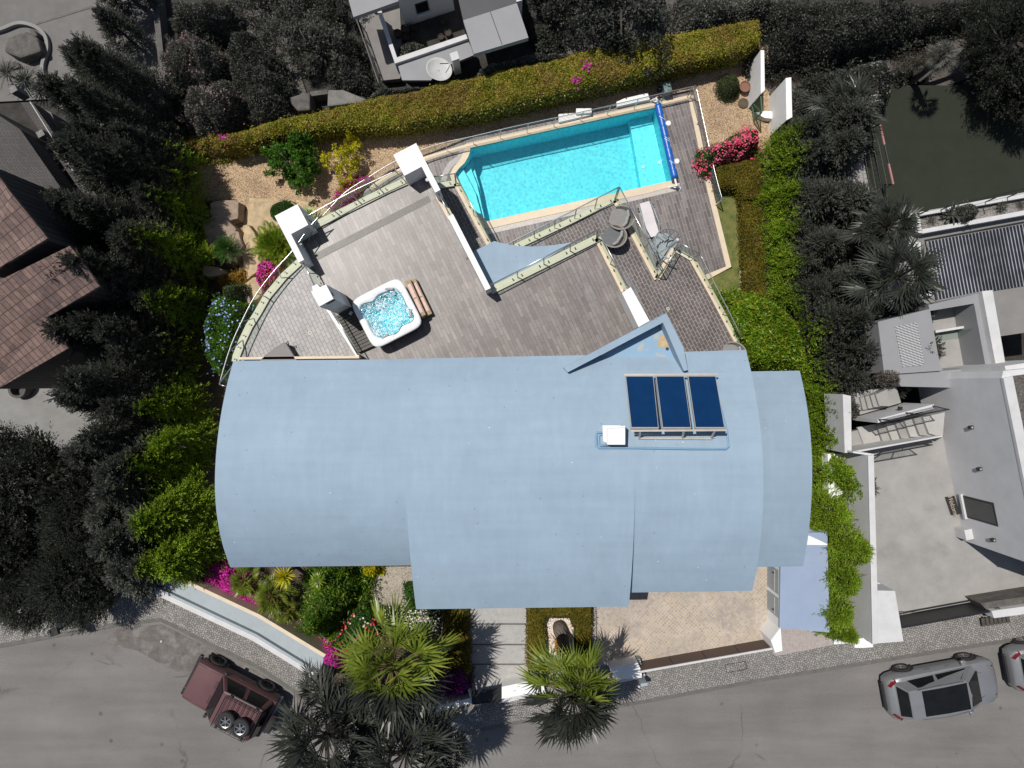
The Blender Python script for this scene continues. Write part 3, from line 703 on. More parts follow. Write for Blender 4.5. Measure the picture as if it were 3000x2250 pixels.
# copings
cop = [([(689, 1060), (692, 1043), (707, 1004), (730, 955), (753, 919), (782, 868), (832, 808), (876, 768)], 0, .30, m_cream2),
       ([(921, 660), (1040, 602), (1130, 557), (1190, 530)], 0, .30, m_cream2),
       ([(1284, 572), (1322, 640)], 0, .26, m_cream),
       ([(1437, 852), (1750, 697)], 0, .30, m_cream2), ([(1750, 697), (1829, 852)], 0, .27, m_cream),
       ([(1505, 725), (1803, 585)], MZ, .26, m_cream2), ([(1803, 585), (1925, 817)], MZ, .26, m_cream),
       ([(1925, 817), (1975, 729)], MZ, .24, m_cream), ([(1975, 729), (2029, 760)], MZ, .18, m_cream2),
       ([(2029, 760), (2086, 862), (2163, 1006)], MZ, .26, m_cream),
       ([(1240, 550), (1336, 536)], MZ, .26, m_cream2), ([(1336, 536), (1440, 727)], MZ, .26, m_cream)]
for pts, z, wd, mt in cop:
    mb = MB(); band(mb, PX(pts, z+.1), wd, z-.1, z+.10); part(mb, 'coping', mt)
# inner kerb line between the two terrace floors
mb = MB(); band(mb, PX([(952, 894), (1052, 1050)], .1), .12, -.02, .10); part(mb, 'coping', m_white)
mb = MB(); band(mb, PX([(700, 1050), (1052, 1046)], .5), .10, .01, .5); part(mb, 'coping', m_cream)
# pillars, chimney and parapets of the terrace
pt = [([(804.6, 633), (871.5, 598), (903, 658.5), (852.5, 685.7), (890.5, 760.7), (875, 769)], -5.3, 1.35),
      ([(1152, 454), (1219, 419), (1290, 556), (1275, 564), (1235, 488), (1184.5, 515)], -5.3, 1.30),
      ([(1311.7, 635), (1327, 627), (1437.8, 843.6), (1422.4, 851)], -3, 1.25),
      ([(1822, 858), (1848, 841), (1903, 940), (1871, 958)], -2.7, 1.05)]
for pts, z0, z1 in pt: part(MB().pprism(pts, z0, z1), 'parapet', m_white)
ch = MB().pprism([(911, 854), (955, 833), (976.5, 875), (935, 898)], 0, 2.93); ch = part(ch, 'chimney', m_white)
MB().pprism([(913, 840), (929, 832), (938, 843), (917, 852)], 0, 2.9).build('chimney_flue', m_white, ch)
a, b = P(935, 898, 2.93), P(976.5, 875, 2.93); d = (b-a).normalized(); nn = Vector((d.y, -d.x, 0))
mb = MB()
for k in range(3): mb.box(a+d*.42+nn*.005+Vector((0, 0, -.16-.08*k)), (.36, .02, .035), rz=math.atan2(d.y, d.x))
mb.build('chimney_vent', m_dark, ch)
mb = MB(); n2 = Vector((-d.y, d.x, 0))
for k in range(3): mb.box(b+n2*.35+d*.005+Vector((0, 0, -.2-.1*k)), (.02, .4, .035), rz=math.atan2(d.y, d.x))
mb.build('chimney_vent', m_dark, ch)
# linear drain of the terrace
a, b = P(925, 753, .01), P(1258, 581, .01); mb = MB(); d = (b-a).normalized(); nn = Vector((-d.y, d.x, 0))
mb.bar(a, b, .29, .012); part(mb, 'drain_grate', M('grate_steel', (.26, .24, .215), (.2, .185, .165), scale=3))
mb = MB()
for k in range(5): mb.bar(a+nn*(-.10+.05*k)+Vector((0, 0, .01)), b+nn*(-.10+.05*k)+Vector((0, 0, .01)), .022, .008)
part(mb, 'drain_slots', m_dark)
# little shed roof over the lower balcony, behind the parapet
cp = [(1386, 737), (1448, 706), (1470, 712), (1500, 718), (1530, 721), (1560, 722), (1590, 721), (1630, 717), (1680, 709), (1560, 785), (1440, 850), (1405, 790)]
part(MB().pprism(cp, -.22, -.05), 'canopy_roof', m_roof)
# raised L shaped parapet on the roof
gp = MB(); gp.pprism([(1651, 1077), (1951, 917.6), (1963, 940), (1942, 945), (1663, 1091)], 3.9, 5.05)
gp.pprism([(1951.3, 917.8), (2003, 1020), (2015, 1084), (2004, 1087), (1942.5, 945.5)], 3.9, 5.047)
part(gp, 'roof_parapet', m_roof)
m_stain = M('stained_roof_membrane', (.225, .36, .50), (.20, .325, .45), scale=.8, rough=.55, stains=(1.3, .575, .66, (.40, .38, .33)))
part(MB().pprism([(1950, 940), (1670, 1090), (2008, 1090)], 4.2, 4.46), 'inner_roof', m_stain)
pts = []; 
for k in range(14): a = 2*math.pi*k/14; pts.append((1944+17*math.cos(a)*(1+.35*math.sin(3*a)), 1000+23*math.sin(a)*(1+.2*math.cos(2*a))))
part(MB().pprism(pts, 4.455, 4.464), 'roof_patch', m_rock)
part(MB().disc(P(1955, 1022, 4.47), .055, .055, 4.46, 4.475), 'roof_drain', m_black)
# low entrance shed on the right with two cupboard doors
part(MB().pprism([(2288, 1560), (2424, 1560), (2430, 1853), (2284, 1840)], 1.42, 1.54), 'porch_roof', m_roof2)
part(MB().pprism([(2345, 1565), (2372, 1570), (2424, 1594), (2424, 1597), (2340, 1596)], 1.2, 1.60), 'porch_roof', m_white)
drape('sandy_path', [(730, 580), (870, 585), (930, 600), (900, 660), (800, 720), (770, 800), (740, 900), (695, 930), (690, 860), (705, 760), (712, 660)], .12, m_rock, kind='structure')
A = P(2247, 1560, .13); B = P(2256, 1875, .13)
A2 = P(2291, 1560, 1.42); B2 = P(2291.5, 1908, 1.42)
part(MB().prism([P(2285, 1560, 1.4), P(2423, 1560, 1.4), P(2427, 1800, 1.4), P(2284, 1842, 1.4)], 0, 1.41), 'wall', m_white)
part(MB().prism([P(2286.5, 1838, 1.35), P(2292, 1906, 1.35), P(2271, 1912, 1.35), P(2258, 1876, 1.35)], 0, 1.36), 'wall', m_white)
def onwall(px, py, A, B):
    """where the line of sight through a picture point meets the vertical wall through A and B"""
    n = Vector((-(B.y-A.y), B.x-A.x)); u = (px-1500)/2000; v = -(py-1125)/2000
    D = (n.x*A.x+n.y*A.y)/(n.x*u+n.y*v); return Vector((u*D, v*D, H-D))
WA, WB = P(2285, 1560, 1.4), P(2284, 1842, 1.4)
for y0, y1, hy in ((1662, 1745, 1672), (1742, 1812, 1786)):
    p0 = onwall(2262, y0-4, WA, WB); p1 = onwall(2262, y1-18, WA, WB)
    f = part(MB().box(((p0.x)-.012, (p0.y+p1.y)/2, .72), (.03, abs(p0.y-p1.y), 1.22)), 'cupboard_door', m_bluegrey)
    MB().box((p0.x-.035, (p0.y+p1.y)/2, .95), (.02, abs(p0.y-p1.y)-.1, .03)).build('door_rail', m_alu, f)
    MB().box((p0.x-.06, p1.y+(.2 if hy > 1700 else .75), .85), (.05, .04, .12)).build('handle', m_dark, f)
sheet('granite_landing', [(2290, 1838), (2425, 1846), (2440, 1890), (2273, 1922), (2262, 1912)], .19, m_tan, .2)
# entrance steps
mb = MB(); st = [(1777, 1827), (1827, 1887), (1887, 1945), (1945, 2012)]
for k, (y0, y1) in enumerate([(1640, 1827)]+st[1:]):
    z = .62-.15*k; mb.pprism([(1372, y0), (1540, y0), (1542, y1), (1374, y1+(6 if k < 3 else 14))], 0, z)
mb.build('entrance_steps', M('grey_slate', (.37, .36, .345), (.30, .295, .285), scale=5, rough=.7, fine=.2), kind='structure')
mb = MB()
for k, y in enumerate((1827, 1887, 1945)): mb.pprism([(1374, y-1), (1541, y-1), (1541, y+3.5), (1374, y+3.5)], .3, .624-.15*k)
mb.build('step_shadow_line', M('shadow_line_dark', (.12, .115, .11), (.08, .078, .075), scale=6), kind='structure')  # shadow lines of the step edges, added as thin dark strips
for px_ in ([(1291, 1785), (1297, 1785), (1298, 1880), (1293, 1880)], [(1536, 1780), (1546, 1780), (1548, 1992), (1537, 1992)], [(1733, 1780), (1745, 1780), (1747, 1930), (1734, 1930)]):
    sheet('garden_edging', px_, .42 if px_[0][0] == 1536 else .3, m_tan, .3)
# ================================================ RAILINGS
def resamp(pts, n):
    L = [0]
    for i in range(1, len(pts)): L.append(L[-1]+(pts[i]-pts[i-1]).length)
    out = []
    for k in range(n+1):
        s = L[-1]*k/n; i = 1
        while i < len(L)-1 and L[i] < s: i += 1
        t = (s-L[i-1])/max(1e-6, L[i]-L[i-1]); out.append(pts[i-1].lerp(pts[i], t))
    return out
def railing(name, label, segs, z, h=1.0, glass=True, cables=0, group=None, r=.024):
    """segs: list of (rail px, base px, posts)"""
    root = empty(name, P(*segs[0][1][0], z), 0, label, 'railing', group); o = root.location.copy()
    for rail, base, npost in segs:
        R_ = [p-o for p in PX(rail, z+h)]; B_ = [p-o for p in PX(base, z+.1)]
        if len(R_) > 2: R_ = smoothpath(R_, 5)
        if len(B_) > 2: B_ = smoothpath(B_, 5)
        MB().tube(R_, r, 8).build('handrail', m_steel, root, smooth=True)
        Rr = resamp(R_, 24); Bb = resamp(B_, 24)
        if glass:
            mb = MB(); K = npost if npost > 0 else 1
            for k in range(K):
                i0 = round(24*k/K); i1 = round(24*(k+1)/K)
                vs = []; idx = list(range(i0, i1+1))
                for i in idx:
                    t = 1; a = Bb[i].lerp(Rr[i], .02); b = Bb[i].lerp(Rr[i], .93); vs += [a, b]
                sub = MB()
                e = .012
                for q in range(len(idx)-1):
                    p0, p1, p2, p3 = vs[2*q], vs[2*q+1], vs[2*q+3], vs[2*q+2]
                    if q == 0: p0, p1 = p0.lerp(p3, .03), p1.lerp(p2, .03)
                    sub.add([p0, p1, p2, p3], [(0, 1, 2, 3)])
                sub.build('glass_panel', m_glass, root)
                for q in (len(idx)//4, (3*len(idx))//4):
                    MB().box(vs[2*q].lerp(vs[2*q+1], .12), (.05, .05, .05)).build('glass_clamp', m_dark, root)
        for c in range(cables):
            f = (c+1)/(cables+1); MB().tube([Bb[i].lerp(Rr[i], f) for i in range(0, 25, 2)], .008, 4).build('cable', m_steel, root)
        for k in range(npost+1):
            t = k/max(1, npost)*.985+.0075; i = min(23, int(t*24)); u = t*24-i
            a = Bb[i].lerp(Bb[i+1], u); b = Rr[i].lerp(Rr[i+1], u)
            MB().bar(a-Vector((0, 0, .06)), b, .045, .018).build('post', m_steel, root)
    return root
railing('glass_railing', 'curved glass railing round the west terrace with small setts', [([(934, 634), (903, 670), (857, 734), (800, 797), (752, 860), (719.6, 918), (676, 1014), (642, 1126)], [(905, 700), (889, 735), (872, 764), (830, 808), (781, 868), (752, 918), (707, 1004), (688, 1062)], 6), ([(642, 1126), (665, 1133)], [(688, 1064), (700, 1066)], 1)], 0)
railing('glass_railing', 'straight glass railing on the north edge of the upper terrace between two white pillars', [([(893, 637), (1010, 572), (1075, 540), (1160, 500)], [(921, 660), (1020, 610), (1085, 578), (1190, 530)], 4)], 0)
railing('glass_railing', 'short glass railing between the left white pillar and the chimney', [([(886, 765), (921, 836)], [(910, 762), (948, 840)], 2)], 0)
railing('glass_railing', 'glass screen beside the hot tub deck below the chimney', [([(962, 890), (1048, 1040)], [(978, 900), (1052, 1040)], 1)], 0, h=.9)
railing('glass_railing', 'short glass railing between two white parapets beside the pool steps', [([(1283, 563), (1319, 632)], [(1287, 575), (1322, 640)], 1)], 0)
railing('glass_railing', 'glass railing on the pointed corner of the upper terrace next to the blue canopy', [([(1435, 836), (1751, 673)], [(1437, 852), (1750, 697)], 4), ([(1751, 673), (1839, 841)], [(1750, 697), (1826, 850)], 2)], 0)
railing('glass_railing', 'long glass railing of the balcony above the pool, by the wicker chairs', [([(1438, 737), (1500, 708), (1815, 547)], [(1445, 752), (1505, 725), (1803, 585)], 6), ([(1815, 547), (1944, 793)], [(1803, 585), (1925, 817)], 3)], MZ)
railing('glass_railing', 'glass railing across the head of the spiral stair', [([(1944, 793), (1989.5, 711.7)], [(1925, 817), (1975, 729)], 1)], MZ)
railing('glass_railing', 'glass railing from the spiral stair to the wide green tree', [([(1989.5, 710), (2051, 744)], [(1975, 729), (2029, 760)], 1), ([(2051, 744), (2103, 848), (2172, 985)], [(2029, 760), (2083, 860), (2160, 1004)], 3)], MZ)
railing('glass_railing', 'glass railing of the lower balcony along the curved pool steps', [([(1268, 518), (1332.5, 508.5)], [(1262, 546), (1336, 536)], 1), ([(1332.5, 508.5), (1441, 712)], [(1336, 536), (1440, 727)], 2)], MZ)
DZ = -5.2
railing('cable_railing', 'steel cable railing along the north edge of the pool', [([(1075, 522), (1130, 487), (1159, 472), (1231, 440), (1303.6, 417), (1383, 400), (1500, 372), (1700, 329), (1951, 271), (2039, 251)], [(1085, 545), (1140, 508), (1165, 494), (1240, 461), (1311, 439), (1385, 420), (1500, 396), (1700, 351), (1940, 300), (2022, 281)], 12)], DZ, glass=False, cables=5)
railing('cable_railing', 'steel cable railing on the east side of the pool deck beside the pink oleander', [([(2039, 251), (2061, 352), (2093, 498), (2117, 587)], [(2022, 281), (2045, 366), (2077, 515), (2098, 602)], 4)], DZ, glass=False, cables=6)
railing('cable_railing', 'curved steel cable railing on the lower deck between the white pillars', [([(938, 640), (1010, 565), (1075, 522)], [(955, 655), (1025, 590), (1085, 545)], 3)], DZ, glass=False, cables=6)

# ================================================ POOL
deck = [(700, 980), (760, 860), (880, 730), (955, 655), (1025, 590), (1085, 545), (1140, 508), (1240, 459), (1311, 434), (1385, 404), (2034, 268), (2086, 560), (2140.7, 783.7), (2062, 820), (1700, 900), (1300, 900)]
pool_o = [(1383, 415), (1922, 296)]  # outer coping, top
POOL = [(1377.7, 433.5), (1650, 373), (1922, 315), (1946, 424), (1969.5, 529), (1700, 588), (1425, 648.6), (1412, 632), (1392, 617), (1371, 590), (1352, 548), (1333.5, 508.5), (1345, 493), (1361, 478), (1372, 460), (1377, 446)]
pw = PX(POOL, DZ); dk = PX(deck, DZ)
def ringmesh(mb, outer, inner, z0, z1, mi=0):
    """flat slab with a hole, triangulated by bmesh"""
    bm = bmesh.new()
    ov = [bm.verts.new((p[0], p[1], z1)) for p in outer]; iv = [bm.verts.new((p[0], p[1], z1)) for p in inner]
    es = [bm.edges.new((v[i], v[(i+1) % len(v)])) for v in (ov, iv) for i in range(len(v))]
    bmesh.ops.triangle_fill(bm, use_beauty=True, use_dissolve=False, edges=es)
    bm.verts.index_update(); vs = [tuple(v.co) for v in bm.verts]; fs = []
    for f in bm.faces:
        c = f.calc_center_median()
        q = [v.index for v in f.verts]; fs.append(q if f.normal.z > 0 else q[::-1])
    mb.add(vs, fs, mi)
    for ring, sg in ((outer, 1), (inner, -1)):
        n = len(ring); vs = [(p[0], p[1], z1) for p in ring]+[(p[0], p[1], z0) for p in ring]
        mb.add(vs, [(i, (i+1) % n, n+(i+1) % n, n+i) for i in range(n)], mi)
    bm.free(); return mb
cpo = [(1366, 420), (1500, 390), (1922, 298), (1936, 300), (1991, 541), (1900, 566), (1700, 610), (1424, 672), (1400, 650), (1376, 632), (1340, 580), (1318, 512), (1330, 488), (1347, 470), (1355, 452), (1362, 436)]
co = PX(cpo, DZ)
mb = MB(); ringmesh(mb, dk, co, DZ-.15, DZ); mb.build('pool_deck', m_deck, kind='structure')
pool = empty('swimming_pool', P(1650, 480, DZ), 0, 'turquoise swimming pool with curved corner steps and cream stone edge', 'swimming pool'); po = pool.location.copy()
def lp(pts): return [Vector(p)-po for p in pts]
mb = MB(); ringmesh(mb, lp(co), lp(pw), -.15, .03); mb.build('pool_coping', m_cream, pool)
# basin: walls and a floor that slopes, with submerged steps on the left and a ledge on the right
mb = MB(); n = len(pw); lpw = lp(pw); dep = -1.55
mb.add([(p.x, p.y, -.02) for p in lpw]+[(p.x, p.y, dep) for p in lpw], [(i, (i+1) % n, n+(i+1) % n, n+i) for i in range(n)]+[tuple(range(2*n-1, n-1, -1))])
mb.build('basin', m_liner, pool)
def clipslab(px, z0, z1, nm, mat):
    MB().prism([Vector((p.x, p.y))-po.xy for p in PX(px, DZ)], z0, z1).build(nm, mat, pool)
m_liner2 = M('pool_step_liner', (.17, .80, .88), (.15, .76, .85), scale=.8, rough=.6)
clipslab([(1334, 509), (1345, 494), (1355, 488), (1392, 560), (1411, 631), (1392, 616), (1371, 589), (1352, 547)], dep+.005, -.3, 'pool_step', m_liner2)
clipslab([(1355.5, 488), (1361, 479), (1371, 466), (1396, 530), (1420, 640), (1411.5, 631), (1392.5, 560)], dep+.005, -.6, 'pool_step', m_liner2)
clipslab([(1371.5, 465), (1377, 452), (1379, 448), (1388, 480), (1402, 530), (1424.5, 646), (1420.5, 640), (1396.5, 530)], dep+.005, -.9, 'pool_step', m_liner2)
clipslab([(1854, 330), (1921, 315.5), (1945, 424), (1968.5, 528), (1891, 546)], dep+.005, dep+.55, 'pool_ledge', m_liner2)
MB().add([(p.x, p.y, -.10) for p in lpw], [tuple(range(n))[::-1]]).build('water', m_water, pool)
for px_ in ((1895, 470), (1944, 457)): MB().disc(P(px_[0], px_[1], DZ)-po, .09, .08, dep+.56, dep+.59).build('pool_jet', m_white, pool)
# overflow drain strip by the south and west edge
mb = MB(); band(mb, lp(PX([(1425, 680), (1700, 618), (1992, 549)], DZ)), .24, -.01, .006); mb.build('overflow_grate', M('pale_grate', (.55, .5, .45), (.38, .35, .33), scale=14, rough=.6), pool)
mb = MB(); band(mb, lp(smoothpath(PX([(1356, 428), (1347, 460), (1322, 480), (1306, 505), (1300, 530)], DZ), 5)), .26, -.01, .006); mb.build('overflow_grate', M('pale_grate', (.42, .40, .38), (.28, .27, .26), scale=14, rough=.6), pool)
# deck edge coping
mb = MB(); band(mb, PX([(1085, 552), (1140, 515), (1240, 467), (1311, 445), (1370, 428)], DZ+.01), .22, DZ-.2, DZ+.012); mb.build('deck_edging', m_cream, kind='structure')
mb = MB(); band(mb, PX([(1936, 304), (2026, 283)], DZ+.01), .22, DZ-.2, DZ+.012)
band(mb, PX([(2023, 280), (2081, 562), (2135, 781), (2070, 812)], DZ+.01), .26, DZ-.2, DZ+.016); mb.build('deck_edging', m_cream, kind='structure')
# rolled up pool cover
ro = empty('pool_cover_roller', P(1950, 420, DZ), 0, 'rolled blue pool cover on a white axle at the east end of the pool', 'pool cover'); o = ro.location.copy()
a, b = P(1927, 306, DZ+.42)-o, P(1977, 522, DZ+.42)-o
mb = MB(); m_ = 30; mb.tube([a.lerp(b, k/m_) for k in range(m_+1)], [.165+.012*math.sin(k*2.1)+.01*math.sin(k*.7) for k in range(m_+1)], 14); mb.build('cover', m_cover, ro, smooth=True)
d = (b-a).normalized(); MB().tube([a-d*.35, b+d*.4], .05, 8).build('axle', m_white, ro)
for e, sg in ((a-d*.3, -1), (b+d*.35, 1)):
    m2 = MB(); m2.bar(e, e+Vector((-.25, .02, -.4)), .06, .06); m2.bar(e, e+Vector((.25, -.02, -.4)), .06, .06); m2.bar(e+Vector((-.3, .02, -.39)), e+Vector((.3, -.02, -.39)), .07, .05)
    m2.build('stand', m_white, ro)
for t in (.2, .47, .5, .8):
    c = a.lerp(b, t); m2 = MB(); m2.tube([c+Vector((-.12, .1, .12)), c+Vector((0, 0, .178)), c+Vector((.13, -.04, .11)), c+Vector((.2, -.15, .0))], .014, 5); m2.build('strap', m_white, ro)
for k, px_ in enumerate([(1958, 361), (1983, 472)]):
    r_ = empty('skimmer_lid', P(*px_, DZ), 0, ['round white skimmer lid on the deck, the one nearer the north railing', 'round white skimmer lid on the deck, the one farther from the north railing'][k], 'skimmer lid', 'skimmer lids beside the pool cover')
    MB().disc((0, 0, 0), .125, .12, .001, .02, 24).build('lid', m_white, r_); MB().disc((0, 0, 0), .02, .02, .02, .026, 10).build('screw', m_cream2, r_)
# ================================================ SOLAR COLLECTORS, TANK, PIPES
so_ = empty('solar_heater', P(1975, 1180, 5.2), 0, 'rack of three tilted dark blue solar collectors on the curved roof', 'solar panel'); o = so_.location.copy()
for (x0, x1, u0, u1) in [(1832, 1914, 1849, 1930), (1921, 2004, 1940.7, 2025.5), (2014.6, 2096.6, 2037, 2124)]:
    q = [P(x0, 1100, 5.45)-o, P(x1, 1100, 5.45)-o, P(u1, 1255, 6.45)-o, P(u0, 1255, 6.45)-o]
    nrm = (q[1]-q[0]).cross(q[2]-q[0]).normalized(); nrm = nrm if nrm.z > 0 else -nrm
    mb = MB(); mb.add([v for v in q]+[v-nrm*.09 for v in q], [(3, 2, 1, 0), (4, 5, 6, 7), (0, 1, 5, 4), (1, 2, 6, 5), (2, 3, 7, 6), (3, 0, 4, 7)])
    c = mb.build('collector', m_alu, so_); ce = sum(q, Vector())/4
    q2 = [ce+(v-ce)*.955+nrm*.008 for v in q]; MB().add(q2+[v-nrm*.004 for v in q2], [(3, 2, 1, 0), (4, 5, 6, 7), (0, 1, 5, 4), (1, 2, 6, 5), (2, 3, 7, 6), (3, 0, 4, 7)]).build('glass_plate', m_navy, c)
for y, z in ((1262, 6.42), (1098, 5.42)): MB().bar(P(1848 if y > 1200 else 1828, y, z)-o, P(2128 if y > 1200 else 2102, y-2, z)-o, .06, .06).build('frame_rail', m_alu, so_)
for x0, x1 in ((1876, 1873), (2004, 1999), (2094, 2083)):
    mb = MB(); mb.bar(P(x0, 1262, 6.4)-o, P(x1, 1284, 5.72)-o, .05); mb.bar(P(x0-3, 1284, 5.72)-o, P(x0-22, 1105, 5.3)-o, .05); mb.build('leg', m_alu, so_)
MB().bar(P(1870, 1284, 5.72)-o, P(2086, 1285, 5.72)-o, .06, .05).build('frame_rail', m_alu, so_)
tk = empty('water_tank_box', P(1805, 1275, 5.65), 0, 'white metal box on the blue roof beside the solar collectors', 'tank'); o = tk.location.copy()
mb = MB(); mb.prism([p-o for p in PX([(1779, 1251), (1832, 1247), (1832, 1303), (1779, 1303)], 6.25)], 0, .6); mb.build('box', m_white, tk, bevel=.01)
mb = MB(); mb.prism([p-o for p in PX([(1765, 1246), (1815, 1246), (1832, 1252), (1778, 1256), (1778, 1298), (1767, 1292)], 6.27)], .55, .64); mb.build('lid', m_white, tk)
pi_ = empty('roof_pipes', P(1750, 1300, 5.6), 0, 'blue painted pipes running round the solar collectors on the roof', 'pipe'); o = pi_.location.copy()
for pts in ([(1778, 1268), (1747, 1266), (1745, 1278), (1745, 1306), (1752, 1311), (1850, 1311), (2025, 1314), (2122, 1314), (2130, 1308), (2128, 1262), (2106, 1118)], [(1778, 1274), (1755, 1273), (1753, 1282), (1753, 1300), (1758, 1304), (1780, 1305)]):
    MB().tube([Vector((*p.xy, zC(p.y)+.06))-o for p in PX(pts, 5.6)], .035, 8).build('pipe', m_pipe, pi_, smooth=True)
# ================================================ HOT TUB AND TERRACE THINGS
def rrect(cx, cy, w_, d_, r, ang, n=6):
    out = []
    for k, (sx, sy) in enumerate([(1, 1), (-1, 1), (-1, -1), (1, -1)]):
        for i in range(n+1):
            a = math.pi/2*(k+i/n); x = sx*(w_/2-r)+r*math.cos(a); y = sy*(d_/2-r)+r*math.sin(a)
            out.append(Vector((cx+x*math.cos(ang)-y*math.sin(ang), cy+x*math.sin(ang)+y*math.cos(ang), 0)))
    return out
tubc = P(1133, 917, .9); TA = R(27)
tub = empty('hot_tub', (tubc.x, tubc.y, 0), TA, 'white hot tub full of bubbling turquoise water on the terrace', 'hot tub')
def shell(mb, rings):      # rings: list of (pts, z)
    n = len(rings[0][0]); vs = []; fs = []
    for pts, z in rings: vs += [(p.x, p.y, z) for p in pts]
    for i in range(len(rings)-1):
        for k in range(n): fs.append((i*n+k, i*n+(k+1) % n, (i+1)*n+(k+1) % n, (i+1)*n+k))
    return mb.add(vs, fs)
WT, DT = 2.26, 2.2
NT = 64
def ring_r(fn): return [Vector((fn(2*math.pi*k/NT)*math.cos(2*math.pi*k/NT), fn(2*math.pi*k/NT)*math.sin(2*math.pi*k/NT), 0)) for k in range(NT)]
def sq(w2, d2, r):
    def f(a):
        c, s_ = abs(math.cos(a)), abs(math.sin(a)); p = 7 if r < .3 else 5
        return 1/((c/w2)**p+(s_/d2)**p)**(1/p)
    return f
o_r = sq(WT/2, DT/2, .25)
def inner(sc=1.0):
    base = sq(.90, .86, .3)
    return lambda a: sc*(base(a)-.085*abs(math.sin(2*a+.6))**6-.05*math.cos(6*a+.4)-(.10 if .9 < a < 2.3 else 0)*math.sin((a-.9)/1.4*math.pi))
MB_ = MB(); shell(MB_, [(ring_r(lambda a: o_r(a)*.955), 0), (ring_r(lambda a: o_r(a)*.955), .8)]); MB_.build('cabinet', m_wood if False else m_deckw, tub)
MB_ = MB(); shell(MB_, [(ring_r(lambda a: o_r(a)*.97), .76), (ring_r(o_r), .80), (ring_r(o_r), .86), (ring_r(lambda a: o_r(a)*.96), .90), (ring_r(lambda a: inner(1.06)(a)), .895), (ring_r(inner()), .86), (ring_r(inner(.96)), .6)])
m_acr = M('white_acrylic', (.80, .81, .82), (.72, .74, .76), scale=4, rough=.2)
MB_.build('rim', m_acr, tub, smooth=True)
m_tub = M('tub_shell', (.36, .80, .86), (.30, .74, .81), scale=2, rough=.4)
MB_ = MB(); shell(MB_, [(ring_r(inner(.965)), .84), (ring_r(inner(.9)), .52), (ring_r(inner(.62)), .46), (ring_r(inner(.56)), .12), (ring_r(lambda a: .02), .1)])
MB_.build('seat_shell', m_tub, tub, smooth=True)
def foamwater():
    m, t, b = newmat('tub_water'); p = pos(t)
    nz = N(t, 'ShaderNodeTexNoise'); nz.inputs['Scale'].default_value = 7; nz.inputs['Detail'].default_value = 9; nz.inputs['Roughness'].default_value = .72; nz.inputs['Distortion'].default_value = 1.6
    t.links.new(p, nz.inputs['Vector']); f = ramp(t, nz.outputs['Fac'], [(.47, (0, 0, 0)), (.60, (1, 1, 1))])
    ms = ramp(t, noise(t, p, 1.4, 2), [(.30, (0, 0, 0)), (.46, (1, 1, 1))]); f = mixc(t, 1.0, f, ms, 'MULTIPLY')
    b.inputs['Base Color'].default_value = (.78, .88, .90, 1); b.inputs['Roughness'].default_value = .25
    bump(t, b, nz.outputs['Fac'], .9, .06)
    tr = N(t, 'ShaderNodeBsdfTransparent'); tr.inputs[0].default_value = (.74, .96, 1, 1)
    g = N(t, 'ShaderNodeBsdfGlossy'); g.inputs['Roughness'].default_value = .12
    bm = N(t, 'ShaderNodeBump'); bm.inputs['Strength'].default_value = 1; bm.inputs['Distance'].default_value = .08; t.links.new(nz.outputs['Fac'], bm.inputs['Height']); t.links.new(bm.outputs[0], g.inputs['Normal'])
    m1 = N(t, 'ShaderNodeMixShader'); m1.inputs[0].default_value = .08; t.links.new(tr.outputs[0], m1.inputs[1]); t.links.new(g.outputs[0], m1.inputs[2])
    m2 = N(t, 'ShaderNodeMixShader'); t.links.new(f, m2.inputs[0]); t.links.new(m1.outputs[0], m2.inputs[1]); t.links.new(b.outputs[0], m2.inputs[2])
    t.links.new(m2.outputs[0], t.nodes['Material Output'].inputs[0]); return m
MB().add([(p.x, p.y, .80) for p in ring_r(inner(.985))], [tuple(range(NT))]).build('water', foamwater(), tub)
m_gpad = M('grey_foam_pad', (.33, .33, .35), (.29, .29, .31), rough=.6)
for a, rr, rz in ((1.02, 1.02, -.5), (-.5, .98, 1.1), (-2.1, .98, .1)):
    MB().box((rr*math.cos(a)*.98, rr*math.sin(a)*.94, .895), (.32, .09, .06), rz=rz).build('head_pillow', m_gpad, tub, bevel=.02)
for a in (.5, .1, -.35, -1.2, -1.75, 1.5): MB().disc((1.03*math.cos(a), .97*math.sin(a), 0), .028, .022, .89, .92, 10).build('valve_knob', m_cream2, tub)
for a, q in ((.75, .8), (.6, .72), (1.25, .7), (1.4, .62), (-.25, .75), (-.6, .85), (-2.6, .8), (2.6, .78), (-1.9, .8)): MB().disc((q*math.cos(a), q*math.sin(a), 0), .04, .03, .55, .60, 10).build('jet', m_dark, tub)
MB().box((-.12, .93, .90), (.14, .07, .03), rz=.1).build('control_pad', m_acr, tub, bevel=.01)
# wooden steps
stp = empty('tub_steps', P(1227, 872, 0), 0, 'weathered wooden two tread steps beside the hot tub', 'steps'); o = stp.location.copy()
for pts, z in (([(1184.8, 826), (1201, 818), (1247, 921), (1233, 930)], .62), ([(1201, 822), (1216, 815), (1265.5, 918), (1251, 925)], .34)):
    f = MB().prism([p-o for p in PX(pts, z)], 0, z).build('tread', m_wood, stp)
    q = PX(pts, z); c = sum(q, Vector())/4; long = (q[2]-q[1]).normalized()
    for s in (-1, 1):
        cc = c+long*s*.33-o; MB().box((cc.x, cc.y, z+.006), (.60, .135, .012), rz=math.atan2(long.y, long.x)).build('worn_mat', m_pink, f)
